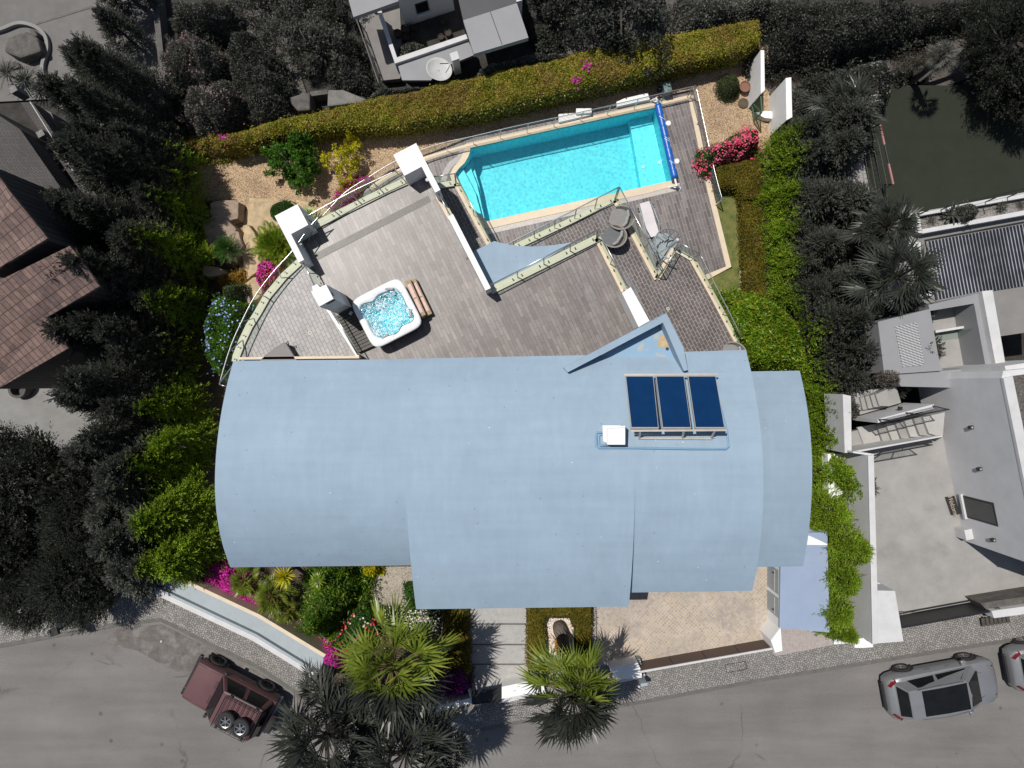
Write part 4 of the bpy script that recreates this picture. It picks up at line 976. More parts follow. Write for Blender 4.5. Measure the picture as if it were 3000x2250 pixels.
# dark timber platform left of the tub
dk_ = empty('timber_platform', P(1040, 970, 0), 0, 'dark slatted timber platform between the hot tub and the glass screen', 'platform'); o = dk_.location.copy()
q = PX([(984, 925), (1040, 893), (1100, 1012), (1050, 1034)], .22); mb = MB()
for k in range(13):
    a = q[0].lerp(q[3], (k+.5)/13); b = q[1].lerp(q[2], (k+.5)/13); mb.bar(a-o+Vector((0, 0, -.02)), b-o+Vector((0, 0, -.02)), .105, .03)
mb.build('slats', m_deckw, dk_); MB().prism([p-o for p in q], .0, .17).build('base', m_black, dk_)
cu = empty('stone_cube', P(1029, 918, .28), .6, 'small pale stone block lying on the dark timber platform', 'block'); MB().box((0, 0, .05), (.15, .13, .12), rz=.3).build('block', m_nwhite, cu, bevel=.02)
cv = empty('spa_cover', P(820, 1040, 0), 0, 'grey folded spa cover lying on the terrace under the roof edge', 'cover'); o = cv.location.copy()
pts = [(762, 1052), (790, 1030), (826, 1005), (833, 1003), (839, 1006), (846, 1018), (870, 1056), (870, 1075), (762, 1075)]
MB().prism([p-o for p in PX(pts, .5)], .3, .5).build('cover', M('grey_vinyl', (.19, .17, .165), (.165, .15, .145), scale=2, rough=.6), cv, bevel=.03)
MB().prism([p-o for p in PX([(a*.97+25, b*.99+12) for a, b in pts], .3)], 0, .3).build('frame', m_black, cv)
MB().tube([P(839, 1006, .45)-o, P(843, 1000, .55)-o, P(846, 1006, .5)-o, P(844, 1012, .4)-o], .018, 6).build('handle', m_black, cv)
for k, (px, z, nm) in enumerate([((908, 975), 0, 'square floor drain in the grey setts left of the glass screen'), ((1957, 905), MZ, 'square floor drain in the dark balcony setts')]):
    r_ = empty('floor_drain', P(*px, z), R(-64), nm, 'drain'); MB().box((0, 0, .004), (.13, .13, .008)).build('plate', m_cream2, r_); MB().disc((0, 0, 0), .035, .035, .008, .011, 12).build('hole', m_dark, r_)
mb = MB().box((0, 0, 0), (.09, .07, .08)); la = empty('wall_light', P(882, 716, 1.0), R(27), 'small dark wall light on the inner face of the left white pillar', 'lamp'); mb.build('lamp_body', m_dark, la)
la = empty('wall_light', P(1252, 528, 1.0), R(27), 'small pale wall light beside the right white pillar', 'lamp'); MB().disc((0, 0, 0), .05, .07, 0, .08, 10).build('lamp_body', m_nwhite, la)
la = empty('wall_light', P(1369, 757, 1.0), R(27), 'small dark wall light on the long white parapet by the canopy', 'lamp'); MB().box((0, 0, 0), (.09, .07, .08)).build('lamp_body', m_dark, la)

# ---------------- spiral stair
cz = MZ; SC = P(1967, 719, MZ)
sp_ = empty('spiral_stair', (SC.x, SC.y, DZ), 0, 'grey steel spiral stair going down from the balcony to the pool deck', 'staircase')
m_st = M('grey_painted_steel', (.27, .31, .32), (.23, .27, .28), scale=3, rough=.4)
hh = MZ-DZ; MB().tube([(0, 0, 0), (0, 0, hh+1.15)], .075, 12).build('pole', m_st, sp_, smooth=True); MB().lathe((0, 0, hh+1.15), [(.0, .1), (.06, .08), (.085, 0), (.06, -.07), (0, -.09)], 12).build('finial', m_nwall, sp_, smooth=True)
a0 = math.atan2(P(1950, 768, MZ).y-SC.y, P(1950, 768, MZ).x-SC.x); nst = 13; RS = .82
rail = []; out = []
for k in range(nst):
    a = a0-k*R(27); z = hh-.02-k*hh/nst; pts = [Vector((.05*math.cos(a), .05*math.sin(a)))]+[Vector((RS*math.cos(a+R(t)), RS*math.sin(a+R(t)))) for t in (-11.5, 0, 11.5)]
    MB().prism(pts, z-.045, z).build('tread', m_st, sp_)
    for t in (-9, 9):
        b = a+R(t); zz = z-(t*-1/27)*hh/nst*0
        MB().tube([((RS-.02)*math.cos(b), (RS-.02)*math.sin(b), z), ((RS+.0)*math.cos(b), (RS+.0)*math.sin(b), z+.95+(.0 if t > 0 else -.08))], .014, 5).build('baluster', m_st, sp_)
for k in range(nst*4+1):
    u = k/4-.5; a = a0-u*R(27); rail.append((RS*math.cos(a), RS*math.sin(a), hh-.02-u*hh/nst+.93))
MB().tube(rail, .032, 7).build('handrail', m_st, sp_, smooth=True)

# ---------------- wicker chairs: fan of seat cushion and wrapped back
m_wick = M('wicker', (.27, .25, .225), (.20, .185, .165), scale=30, rough=.8, bs=.5, bscale=60)
m_cush = M('grey_cushion', (.235, .23, .225), (.205, .20, .20), scale=5, rough=.9)
m_cush2 = M('slate_cushion', (.14, .15, .155), (.115, .12, .125), scale=5, rough=.9)
m_cushb = M('pale_grey_cushion', (.30, .295, .29), (.25, .25, .25), scale=5, rough=.9)
def wicker(px, z, rz, label, cm, s=1.0):
    r_ = empty('wicker_armchair', P(*px, z), rz, label, 'armchair', 'wicker armchairs on the balcony')
    n = 28; V = []; F = []
    for i in range(n+1):           # wrapped shell open to the front (+x)
        a = R(52+256*i/n); q = abs(i/n-.5)*2; zt = .82-.26*q**1.5; ro = .50*s; e = 1.08 if q < .5 else 1.08-.10*(q-.5)
        cx, cy = math.cos(a)*ro*e, math.sin(a)*ro
        V += [(cx*.72, cy*.72, .26), (cx, cy, zt), (cx*.9, cy*.9, zt), (cx*.66, cy*.66, .30)]
    for i in range(n):
        for k in range(4): F.append((4*i+k, 4*i+(k+1) % 4, 4*i+4+(k+1) % 4, 4*i+4+k))
    F += [(0, 3, 2, 1), (4*n, 4*n+1, 4*n+2, 4*n+3)]
    MB().add(V, F).build('shell', m_wick, r_, smooth=False)
    MB().prism([(math.cos(R(a))*.42*s*(1.25 if abs(a) < 70 else 1), math.sin(R(a))*.41*s) for a in (-150, -120, -90, -62, -40, 40, 62, 90, 120, 150, 180)], .28, .45).build('seat_cushion', cm, r_, bevel=.04)
    for k, (dy, rot) in enumerate([(-.24, -.45), (0, 0), (.24, .45)]):
        rm = Matrix.Rotation(rot*-1+math.pi, 3, 'Z') @ Matrix.Rotation(R(-18), 3, 'Y')
        MB().box((-.29*s+.10*abs(dy)*4*.35, dy*s, .60), (.13, .27*s, .36), rot=rm).build('back_cushion', m_cushb, r_, bevel=.05)
    for sx in (-.26, .26):
        for sy in (-.24, .24): MB().tube([(sx*1.2, sy*1.2, 0), (sx*.8, sy*.8, .3)], .018, 6).build('leg', m_dark, r_)
    return r_
wicker((1815, 642), MZ+.32, R(163), 'grey wicker armchair nearest the balcony corner, its open side facing left', m_cush, 1.12).location.z = MZ
wicker((1795, 695), MZ+.32, R(147), 'dark cushioned wicker armchair beside the pointed terrace corner', m_cush2, 1.08).location.z = MZ
wicker((2140, 1036), MZ+.3, R(165), 'grey wicker armchair half hidden under the blue roof edge by the green tree', m_cush, 1.05).location.z = MZ
# ---------------- sun lounger
lc = P(1903, 645, DZ+.3); sa = math.atan2(-(676-591), 1912-1888)
lo = empty('sun_lounger', (lc.x, lc.y, DZ), R(-74), 'pale grey sun lounger beside the spiral stair on the pool deck', 'sun lounger')
m_lc = M('lounger_fabric', (.62, .58, .60), (.56, .53, .55), scale=3, rough=.8); m_lf = M('lounger_frame', (.36, .41, .43), (.30, .35, .37), rough=.4)
prof = [(-.90, .28), (-.4, .31), (.18, .27), (.36, .30), (.86, .50)]; wv = [.24, .27, .27, .27, .22]
mb = MB(); vs = []; 
for (x, z), w2 in zip(prof, wv): vs += [(x, -w2, z), (x, w2, z), (x, w2, z+.05), (x, -w2, z+.05)]
fs = []
for i in range(4):
    for k in range(4): fs.append((4*i+k, 4*i+(k+1) % 4, 4*i+4+(k+1) % 4, 4*i+4+k))
fs += [(0, 3, 2, 1), (16, 17, 18, 19)]
mb.add(vs, fs).build('cushion', m_lc, lo, bevel=.02)
for s in (-1, 1):
    MB().tube([(-.75, s*.30, .30), (-.45, s*.33, .34), (-.15, s*.33, .44), (.25, s*.36, .46), (.62, s*.33, .30), (.84, s*.30, .12), (.90, s*.30, .0)], .026, 7).build('armrest', m_lf, lo, smooth=True)
    MB().tube([(-.7, s*.28, .3), (-.82, s*.3, 0)], .022, 6).build('leg', m_lf, lo)
    MB().disc((-.68, s*.36, 0), .05, .05, .22, .30, 10).build('hinge', m_black, lo)
MB().tube([(.90, -.30, .03), (.90, .30, .03)], .022, 6).build('crossbar', m_lf, lo); MB().tube([(.72, -.3, .22), (.72, .3, .22)], .02, 6).build('crossbar', m_lf, lo)
# ---------------- behind the pool: slabs, pump, walls
for k, (pts, z, lb) in enumerate([([(1806, 298), (1829, 288), (1898, 272), (1904, 292), (1808, 312)], DZ+.25, 'largest white block behind the pool railing near the blue cover'),
    ([(1636, 334), (1690, 330), (1733, 320), (1731, 336), (1637, 358)], DZ+.2, 'long low white block behind the middle of the pool railing'),
    ([(1688, 317), (1733, 317), (1734, 330), (1688, 334)], DZ+.35, 'small white block standing on the long one behind the pool railing')]):
    r_ = empty('concrete_block', P(*pts[0], DZ), 0, lb, 'block', 'white blocks behind the pool railing'); o = r_.location.copy()
    MB().prism([p-o for p in PX(pts, z)], -.05, z-DZ).build('block', m_white, r_, bevel=.015)
pu = empty('pool_pump', P(1948, 270, DZ), R(12), 'green grey pump housing behind the railing near the blue cover', 'pump')
MB().box((0, 0, .3), (.36, .50, .6)).build('housing', M('grey_green_plastic', (.14, .20, .19), (.11, .16, .155), rough=.5), pu, bevel=.02)
MB().tube([(-.2, -.1, .3), (-.35, -.1, .3), (-.4, -.3, .1)], .035, 7).build('pipe', m_dark, pu); MB().disc((-.3, .15, 0), .09, .09, .02, .35, 12).build('motor', m_dark, pu)
mb = MB(); mb.prism([P(2228.5, 147, -3.6), P(2239, 147, -3.6), P(2240.5, 264, -3.6), P(2229, 274.5, -3.6)], -5.4, -3.6)
mb.build('garden_wall', m_white, label='white garden wall slab nearest the gravel yard and round bush', cat='wall', group='white wall slabs by the garden gate')
mb = MB(); mb.prism([P(2302, 229, -3.2), P(2318, 226, -3.2), P(2321, 343, -3.2), P(2304, 352, -3.2)], -5.6, -3.2)
mb.build('garden_wall', m_white, label='white garden wall slab standing against the dark conifers', cat='wall', group='white wall slabs by the garden gate')
MB().pprism([(2210, 330), (2240, 345), (2305, 352), (2303, 330), (2245, 325)], -5.4, -4.9).build('low_wall', m_white, label='low white wall at the foot of the garden gate', cat='wall')
gt = empty('garden_gate', P(2225, 290, -5.3), 0, 'green framed wire gate between the two white garden walls', 'gate'); o = gt.location.copy()
A, B = P(2203, 300, -4), P(2227, 277, -3.9); A2, B2 = P(2211, 345, -4.2), P(2237, 330, -4.0)
m_gg = M('green_painted_metal', (.05, .16, .10), (.04, .13, .08), rough=.5)
for a, b in ((P(2203, 300, -4.9), P(2228, 276, -3.8)), (P(2210, 352, -5), P(2232, 330, -3.8)), (P(2203, 300, -4.9), P(2210, 352, -5)), (P(2228, 276, -3.8), P(2232, 330, -3.8)), (P(2203, 300, -4.9), P(2232, 330, -3.8))): MB().bar(a-o, b-o, .045).build('bar', m_gg, gt)
MB().add([p-o for p in (P(2204, 301, -4.9), P(2210, 351, -5), P(2231, 330, -3.8), P(2228, 277, -3.8))], [(0, 1, 2, 3)]).build('mesh_panel', glassmat('wire_mesh', (.5, .6, .52), .02), gt)
pl = empty('planting_pit', P(2177, 303, -5.28), 0, 'round brown planting pit in the gravel near the clipped round bush', 'planting pit'); MB().disc((0, 0, 0), .25, .25, 0, .05, 20).build('soil', m_rust_soil if 'm_rust_soil' in globals() else m_soil, pl)
pl = empty('plant_pot', P(2176, 262, -5.28), 0, 'round terracotta pot half hidden beside the clipped round bush', 'pot'); MB().lathe((0, 0, 0), [(.18, 0), (.24, .35), (.27, .35), (.25, .30), (.0, .28)], 20).build('pot', M('terracotta', (.22, .11, .07), (.16, .08, .05), rough=.8), pl)
gr = empty('drain_box', P(2180, 810, -5.25), R(2), 'rusty square drain box in the lawn beside the low hedge', 'drain'); m2 = MB()
MB().box((0, 0, .015), (.38, .55, .02)).build('rusty_floor', M('rust', (.20, .10, .05), (.10, .06, .035), scale=12, rough=.9), gr)
for c, d in (((0, .29, .02), (.44, .05, .05)), ((0, -.29, .02), (.44, .05, .05)), ((.2, 0, .02), (.05, .53, .05)), ((-.2, 0, .02), (.05, .53, .05))): MB().box(c, d).build('rim', m_cream, gr)
# lawn edging stones
mb = MB(); band(mb, PX([(2178, 575), (2183, 700), (2188, 800)], -5.2), .09, -5.3, -5.2); mb.build('lawn_edging', m_nwhite, kind='structure')

# ================================================ STREET FRONT
# low boundary wall (left)
wl = empty('boundary_wall', P(690, 1830, 0), 0, 'low blue grey boundary wall running beside the parked off-roader', 'wall'); o = wl.location.copy()
q = [p-o for p in PX([(440, 1718), (748, 1864), (932, 1977)], 1.35)]
mb = MB(); band(mb, [p+Vector((0, 0, 0)) for p in q], .17, 0, 1.35); mb.build('wall', m_bluegrey, wl)
mb = MB(); band(mb, offs(q, -.10), .20, 0, 1.37); mb.build('wall_top', m_nwhite, wl)
mb = MB(); q2 = [p-o for p in PX([(455, 1688), (560, 1712), (760, 1806), (952, 1922)], 1.2)]; band(mb, q2, .14, 0, 1.2); mb.build('inner_kerb', m_cream, wl)
q3 = PX([(455, 1692), (560, 1716), (760, 1810), (950, 1926), (936, 1974), (748, 1862), (442, 1716)], 1.15)
MB().prism([p-o for p in q3], .0, 1.15).build('trough_floor', m_bluegrey, wl)
fw = empty('front_wall', P(1300, 2030, 0), 0, 'low white front wall under the big fan palm beside the entrance gate', 'wall'); o = fw.location.copy()
q = [p-o for p in PX([(1000, 2068), (1240, 2088), (1382, 2052)], .9)]; mb = MB(); band(mb, q, .22, 0, .9); mb.build('wall', m_white, fw)
q = [p-o for p in PX([(1372, 2020), (1384, 2058)], .85)]; mb = MB(); band(mb, q, .05, 0, .85); mb.build('end_trim', m_steel, fw)
eg = empty('entrance_gate', P(1425, 2040, .1), 0, 'black entrance gate panel at the foot of the entrance steps', 'gate'); o = eg.location.copy()
MB().prism([p-o for p in PX([(1384, 2026), (1469, 2013), (1467, 2051), (1384, 2063)], .9)], .76, .8).build('panel', M('gate_mesh', (.018, .018, .018), (.01, .01, .01), scale=30, rough=.4), eg)
for a, b in (((1384, 2026), (1469, 2013)), ((1469, 2013), (1467, 2052)), ((1467, 2052), (1384, 2063)), ((1384, 2063), (1384, 2026))): MB().bar(P(*a, .9)-o, P(*b, .9)-o, .04).build('frame', m_dark, eg)
fw = empty('front_wall', P(1500, 2020, 0), 0, 'white front wall between the entrance gate and the right fan palm', 'wall'); o = fw.location.copy()
MB().prism([p-o for p in PX([(1470, 2012), (1540, 1998), (1590, 1985), (1595, 2022), (1470, 2048)], .95)], 0, .95).build('wall', m_white, fw)
MB().prism([p-o for p in PX([(1470, 2047), (1595, 2021), (1600, 2035), (1470, 2060)], .5)], 0, .5).build('plinth', m_nwhite, fw)
for q in ((1519, 2011), (1507, 2024)): MB().box(P(*q, .96)-o, (.1, .04, .02), rz=.2).build('letter_slot', m_cream2, fw)
# brown sliding gate of the driveway
sg = empty('sliding_gate', P(2060, 1930, .1), 0, 'long brown sliding gate across the cobbled driveway', 'gate'); o = sg.location.copy()
A, B = P(1876, 1968, 1.05)-o, P(2268, 1899, 1.05)-o; Z = Vector((0, 0, 1))
for k in range(4):
    a = A.lerp(B, k/4+.002); b = A.lerp(B, (k+1)/4-.002); MB().bar(a-Z*.5, b-Z*.5, .04, .98).build('panel', m_bpan, sg)
MB().bar(A+Z*.0, B+Z*.0, .075, .05).build('top_rail', m_nwhite, sg)
nn = Vector((-(B-A).y, (B-A).x, 0)).normalized(); MB().bar(A+nn*.07-Z*.96, B+nn*.07-Z*.96, .05, .05).build('toothed_rail', m_dark, sg)
MB().bar(A-nn*.12-Z*1.0, B-nn*.12-Z*1.0, .12, .04).build('track', m_alu, sg)
gp_ = empty('gate_pillar', P(1850, 1965, 0), 0, 'white gate pillar wall beside the right fan palm', 'wall'); o = gp_.location.copy()
MB().prism([p-o for p in PX([(1785, 1957), (1868, 1940), (1880, 1968), (1880, 1985), (1800, 1992)], .9)], 0, .9).build('wall', m_white, gp_)
MB().prism([p-o for p in PX([(1800, 1993), (1890, 1975), (1890, 1985), (1802, 2003)], .5)], 0, .5).build('plinth', m_nwhite, gp_)
mo = empty('gate_motor', P(1864, 1930, .1), R(10), 'grey gate motor box at the left end of the brown gate', 'motor'); MB().box((0, 0, .2), (.26, .24, .4)).build('housing', m_bluegrey, mo, bevel=.03)
mo = empty('gate_post', P(1872, 1972, .1), R(10), 'short steel gate post on the gate pillar wall', 'post'); MB().box((0, 0, .55), (.26, .12, 1.1)).build('post', m_bluegrey, mo, bevel=.01); MB().disc((-.2, -.1, 0), .04, .03, .9, .98, 10).build('lamp', m_white, mo)
MB().pprism([(2441, 1862), (2502, 1858), (2557, 1868), (2504, 1898), (2490, 1885), (2443, 1888)], 0, .75).build('corner_wall', m_white, label='low white corner wall with a curved end by the porch', cat='wall')
MB().pprism([(2500, 1873), (2556, 1866), (2558, 1896), (2530, 1898), (2505, 1898)], 0, 1.1).build('corner_wall', m_white, label='small square white wall next to the broad white party wall', cat='wall')
mh = empty('manhole_cover', P(2156, 1954, .125), R(10), 'rectangular stone filled manhole cover in the pavement by the brown gate', 'manhole cover')
MB().box((0, 0, 0), (.82, .33, .006)).build('cover', m_pave, mh)
for c, d in (((0, .165, .004), (.84, .02, .006)), ((0, -.165, .004), (.84, .02, .006)), ((.42, 0, .004), (.02, .33, .006)), ((-.42, 0, .004), (.02, .33, .006))): MB().box(c, d).build('frame', m_dark, mh)
ro_ = empty('stone', P(474, 1879, 0), .4, 'small pale stone lying on the worn tarmac', 'stone'); MB().lathe((0, 0, 0), [(.05, 0), (.06, .03), (.03, .07), (0, .08)], 7).build('stone', m_nwhite, ro_)

# ================================================ VEHICLES
m_rose = M('dull_rose_paint', (.115, .052, .056), (.10, .045, .048), scale=1.5, rough=.45, metal=.1)
m_silver = M('silver_paint', (.27, .275, .285), (.245, .25, .26), scale=2, rough=.32, metal=.4)
m_wind = M('car_glass', (.008, .009, .010), (.012, .013, .014), rough=.08, spec=.22)
m_tyre = M('tyre_rubber', (.018, .018, .018), (.028, .027, .026), scale=20, rough=.9)
m_alloy = M('alloy_rim', (.42, .42, .43), (.32, .32, .33), rough=.3, metal=.8)
m_red = M('red_lens', (.16, .006, .008), (.10, .004, .006), rough=.2)
def wheel(root, x, y, r, wd, side, rim=m_alloy, spokes=9, flat=False, nm='wheel'):
    """flat=True lays the wheel on its side"""
    Mx = Matrix.Identity(3) if flat else Matrix.Rotation(R(90)*-side, 3, 'X')
    c = Vector((x, y, r)) if not flat else Vector((x, y, wd))
    t = MB(); t.lathe(c, [(r*.62, -wd/2), (r*.93, -wd/2), (r, -wd*.3), (r, wd*.3), (r*.93, wd/2), (r*.62, wd/2), (r*.6, wd*.3), (r*.6, -wd*.3)], 26, M=Mx)
    tb = t.build(nm, m_tyre, root, smooth=True)
    q = MB(); q.lathe(c, [(r*.62, wd*.30), (r*.62, wd*.46), (r*.55, wd*.42), (r*.53, wd*.2)], 26, M=Mx)
    for k in range(spokes):
        a = 2*math.pi*k/spokes; d = Vector((math.cos(a), math.sin(a), 0)); q.bar(c+(Mx @ (d*r*.10+Vector((0, 0, wd*.36)))), c+(Mx @ (d*r*.56+Vector((0, 0, wd*.34)))), r*.11, r*.06)
    q.lathe(c, [(r*.16, wd*.3), (r*.15, wd*.42), (0, wd*.43)], 12, M=Mx); q.build('rim', rim, tb)
    MB().lathe(c, [(r*.6, wd*.1), (0, wd*.1)], 20, M=Mx).build('brake', m_dark, tb)
def loftcar(root, st, nm, mat, cap=True, smooth=True):
    """st: stations (x, [(y, z)...] half section from sill to centre)"""
    mb = MB(); vs = []; fs = []; m_ = len(st[0][1]); n = 2*m_-1
    for x, sec in st:
        full = [(y, z) for y, z in sec]+[(-y, z) for y, z in sec[-2::-1]]
        for j, (y, z) in enumerate(full): vs.append((x, y, z))
    for i in range(len(st)-1):
        for j in range(n-1): fs.append((i*n+j, i*n+j+1, (i+1)*n+j+1, (i+1)*n+j))
    if cap: fs += [tuple(range(n)), tuple(range((len(st)-1)*n, len(st)*n))[::-1]]
    mb.add(vs, fs); o = mb.build(nm, mat, root, smooth=smooth)
    bm = bmesh.new(); bm.from_mesh(o.data); bmesh.ops.recalc_face_normals(bm, faces=bm.faces); bm.to_mesh(o.data); bm.free()
    try: o.data.set_sharp_from_angle(angle=R(38))
    except Exception: pass
    return o
def pane(root, pts, nm='window', mat=None, off=.008):
    pts = [Vector(p) for p in pts]; n = (pts[1]-pts[0]).cross(pts[2]-pts[1]).normalized(); c = sum(pts, Vector())/len(pts)
    if n.dot(c-Vector((c.x*.7, 0, .8))) < 0: n = -n
    q = [p+n*off for p in pts]+[p-n*.01 for p in pts]; k = len(pts)
    return MB().add(q, [tuple(range(k)), tuple(range(k, 2*k))[::-1]]+[(i, (i+1) % k, k+(i+1) % k, k+i) for i in range(k)]).build(nm, mat or m_wind, root)
def arch(root, x, y, r, side):
    n = 14; vs = []
    for k in range(n+1):
        a = math.pi*k/n; vs += [(x+r*math.cos(a), y, .30+r*math.sin(a)*1.0), (x+(r+.06)*math.cos(a), y+side*.012, .30+(r+.06)*math.sin(a))]
    MB().add(vs, [(2*k, 2*k+1, 2*k+3, 2*k+2) for k in range(n)]).build('wheel_arch', m_black, root)
    MB().add([(x, y+side*.004, .3)]+[(x+r*math.cos(math.pi*k/n), y+side*.004, .30+r*math.sin(math.pi*k/n)) for k in range(n+1)], [(0, k+1, k+2) for k in range(n)]).build('wheel_well', m_black, root)
def suv(loc, rz, label, L=4.5, W=.92, wagon=False):
    c = empty('estate_car' if wagon else 'parked_suv', loc, rz, label, 'car', 'silver cars parked along the kerb')
    h = L/2
    def sec(w2, zb, zm, zt, wt): return [(w2*.93, zb), (w2*.99, zb+.12), (w2, zm), (w2*.985, (zm+zt)/2+.05), (w2*.93, zt-.03), (wt, zt+.01), (wt*.5, zt+.03), (0, zt+.035)]
    st = [(-h, sec(W*.72, .42, .60, .80, W*.55)), (-h+.06, sec(W*.86, .34, .62, .90, W*.66)), (-h+.25, sec(W*.95, .30, .66, 1.0, W*.74)), (-h+.6, sec(W, .28, .66, 1.03, W*.78)), (-.3, sec(W, .27, .65, .99, W*.80)),
          (.55, sec(W, .27, .64, .97, W*.80)), (.95, sec(W, .28, .64, .98, W*.80)), (1.4, sec(W*.99, .29, .63, .95, W*.76)), (h-.35, sec(W*.93, .31, .60, .87, W*.66)), (h-.12, sec(W*.82, .34, .56, .76, W*.55)), (h-.02, sec(W*.64, .38, .52, .66, W*.42))]
    loftcar(c, st, 'body', m_silver)
    # cabin
    R0 = 1.60; wb, wr = W*.90, W*.66; xb0, xb1 = -h+.22, 1.30; xt0, xt1 = -h+.50, .48
    B = [(xb0, wb*.86, .98), (xb1-.15, wb, .97), (xb1, wb*.75, .97)]; Tp = [(xt0, wr*.92, R0-.06), (xt1, wr, R0-.03), (xt1+.10, wr*.75, R0-.04)]
    V = []; 
    for s in (1, -1): V += [(x, s*y, z) for x, y, z in B]+[(x, s*y, z) for x, y, z in Tp]
    V += [(xt0-.03, 0, R0-.03), ((xt0+xt1)/2, 0, R0+.02), (xt1+.14, 0, R0-.02), ((xt0+xt1)/2, wr*1.0, R0-.01), ((xt0+xt1)/2, -wr*1.0, R0-.01)]
    F = [(0, 1, 4, 15, 3), (1, 2, 5, 4), (6, 9, 16, 10, 7), (7, 10, 11, 8), (2, 8, 11, 14, 5), (0, 3, 12, 9, 6), (3, 15, 13, 12), (15, 4, 5, 14, 13), (9, 12, 13, 16), (16, 13, 14, 11, 10)]
    MB().add(V, F).build('cabin', m_silver, c, smooth=False)
    lerp = lambda a, b, t: Vector(a).lerp(Vector(b), t)
    for s in (1, -1):
        b0, b1, t0, t1 = [Vector((x, s*y, z)) for x, y, z in (B[0], B[1], Tp[0], Tp[1])]
        for u0, u1 in ((.16, .50), (.53, .93)):
            pane(c, [lerp(b0, b1, u0).lerp(lerp(t0, t1, u0), .10), lerp(b0, b1, u1).lerp(lerp(t0, t1, u1), .10), lerp(b0, b1, u1-.02).lerp(lerp(t0, t1, u1-.01), .86), lerp(b0, b1, u0+.03).lerp(lerp(t0, t1, u0+.03), .86)])
    pane(c, [(xb1-.02, wb*.74, 1.02), (xb1-.02, -wb*.74, 1.02), (xt1+.13, -wr*.76, R0-.06), (xt1+.13, wr*.76, R0-.06)], 'windscreen', off=.03)
    pane(c, [(xb0+.05, wb*.72, 1.08), (xb0+.05, -wb*.72, 1.08), (xt0, -wr*.8, R0-.10), (xt0, wr*.8, R0-.10)], 'rear_window', off=.02)
    MB().add([(-1.28, .50, R0+.0), (-1.28, -.50, R0+.0), (xt1+.02, -.52, R0-.005), (xt1+.02, .52, R0-.005), (-.4, .51, R0+.03), (-.4, -.51, R0+.03)], [(0, 1, 5, 4), (4, 5, 2, 3)]).build('glass_roof', m_wind, c)
    for s in (1, -1):
        MB().tube([(-1.45, s*.58, R0+.02), (-.5, s*.62, R0+.06), (.38, s*.60, R0+.01)], .018, 6).build('roof_rail', m_alloy, c)
        mb = MB(); mb.box((.82, s*(W+.10), 1.03), (.18, .20, .13)); mb.build('mirror', m_silver, c, bevel=.03)
        pane(c, [(h-.50, s*W*.88, .80), (h-.20, s*W*.78, .72), (h-.16, s*W*.60, .79), (h-.42, s*W*.70, .885)], 'headlight', off=.012)
        pane(c, [(-h+.02, s*W*.62, .90), (-h+.30, s*W*.92, .93), (-h+.34, s*W*.80, 1.03), (-h+.08, s*W*.58, 1.0)], 'tail_light', m_red, off=.03)
        for x in (-1.3, 1.3): arch(c, x, s*W*1.0, .40, s); wheel(c, x, s*(W-.08), .345, .23, s, spokes=10)
        for x in (-.55, .3): MB().box((x, s*(W+.005), .86), (.2, .03, .035)).build('door_handle', m_alloy, c)
    MB().box((-h-.02, 0, .50), (.10, W*1.25, .16)).build('rear_bumper', m_black, c, bevel=.03)
    MB().box((h-.06, 0, .45), (.10, W*1.05, .16)).build('front_bumper', m_black, c, bevel=.03)
    for x0, x1, s in ((1.30, 2.0, 1), (1.30, 2.0, -1)): MB().bar((x0, s*.52, .995), (x1-.1, s*.34, .87), .012, .01).build('bonnet_crease', m_dark, c)
    return c
rl, fl = P(2640, 1960, .33), P(2824, 1926.6, .33); hd = (fl-rl).xy.normalized(); md = (fl+rl)/2
suv((md.x+hd.y*.86, md.y-hd.x*.86, 0), math.atan2(hd.y, hd.x), 'silver suv with a black glass roof parked at the kerb')
q = P(2945, 1958, .5); ce = Vector((q.x, q.y, 0))+Vector((hd.x, hd.y, 0))*2.3
suv((ce.x, ce.y, 0), math.atan2(hd.y, hd.x), 'silver car cut off by the right picture edge, only its tail showing', wagon=True)
# off-roader
fr, rr_ = P(639, 1941, .38), P(785.5, 2016, .38); hd = (fr-rr_).xy.normalized(); md = (fr+rr_)/2; sd = Vector((hd.y, -hd.x))  # right side of the car
jp = empty('off_road_car', (md.x-sd.x*.76, md.y-sd.y*.76, 0), math.atan2(hd.y, hd.x), 'dull rose off-roader with a roof rack carrying two spare wheels', 'car')
def sj(w2, zb, zt): return [(w2*.96, zb), (w2, zb+.1), (w2, zt-.22), (w2*.985, zt-.06), (w2*.95, zt), (w2*.5, zt+.012), (0, zt+.018)]
st = [(-1.78, sj(.80, .52, 1.04)), (-1.70, sj(.84, .46, 1.08)), (-.2, sj(.85, .44, 1.06)), (.52, sj(.85, .44, 1.06)), (.60, sj(.85, .44, 1.07)), (1.2, sj(.845, .44, 1.05)), (1.66, sj(.82, .46, 1.01)), (1.72, sj(.79, .55, .95))]
loftcar(jp, st, 'body', m_rose)
wb, wt = .81, .66; V = []
for s in (1, -1): V += [(-1.68, s*wb*.98, 1.04), (.60, s*wb, 1.05), (-1.52, s*wt, 1.80), (.14, s*wt, 1.79)]
MB().add(V, [(0, 1, 3, 2), (4, 6, 7, 5), (1, 5, 7, 3), (0, 2, 6, 4), (2, 3, 7, 6)]).build('cabin', m_rose, jp, bevel=.04)
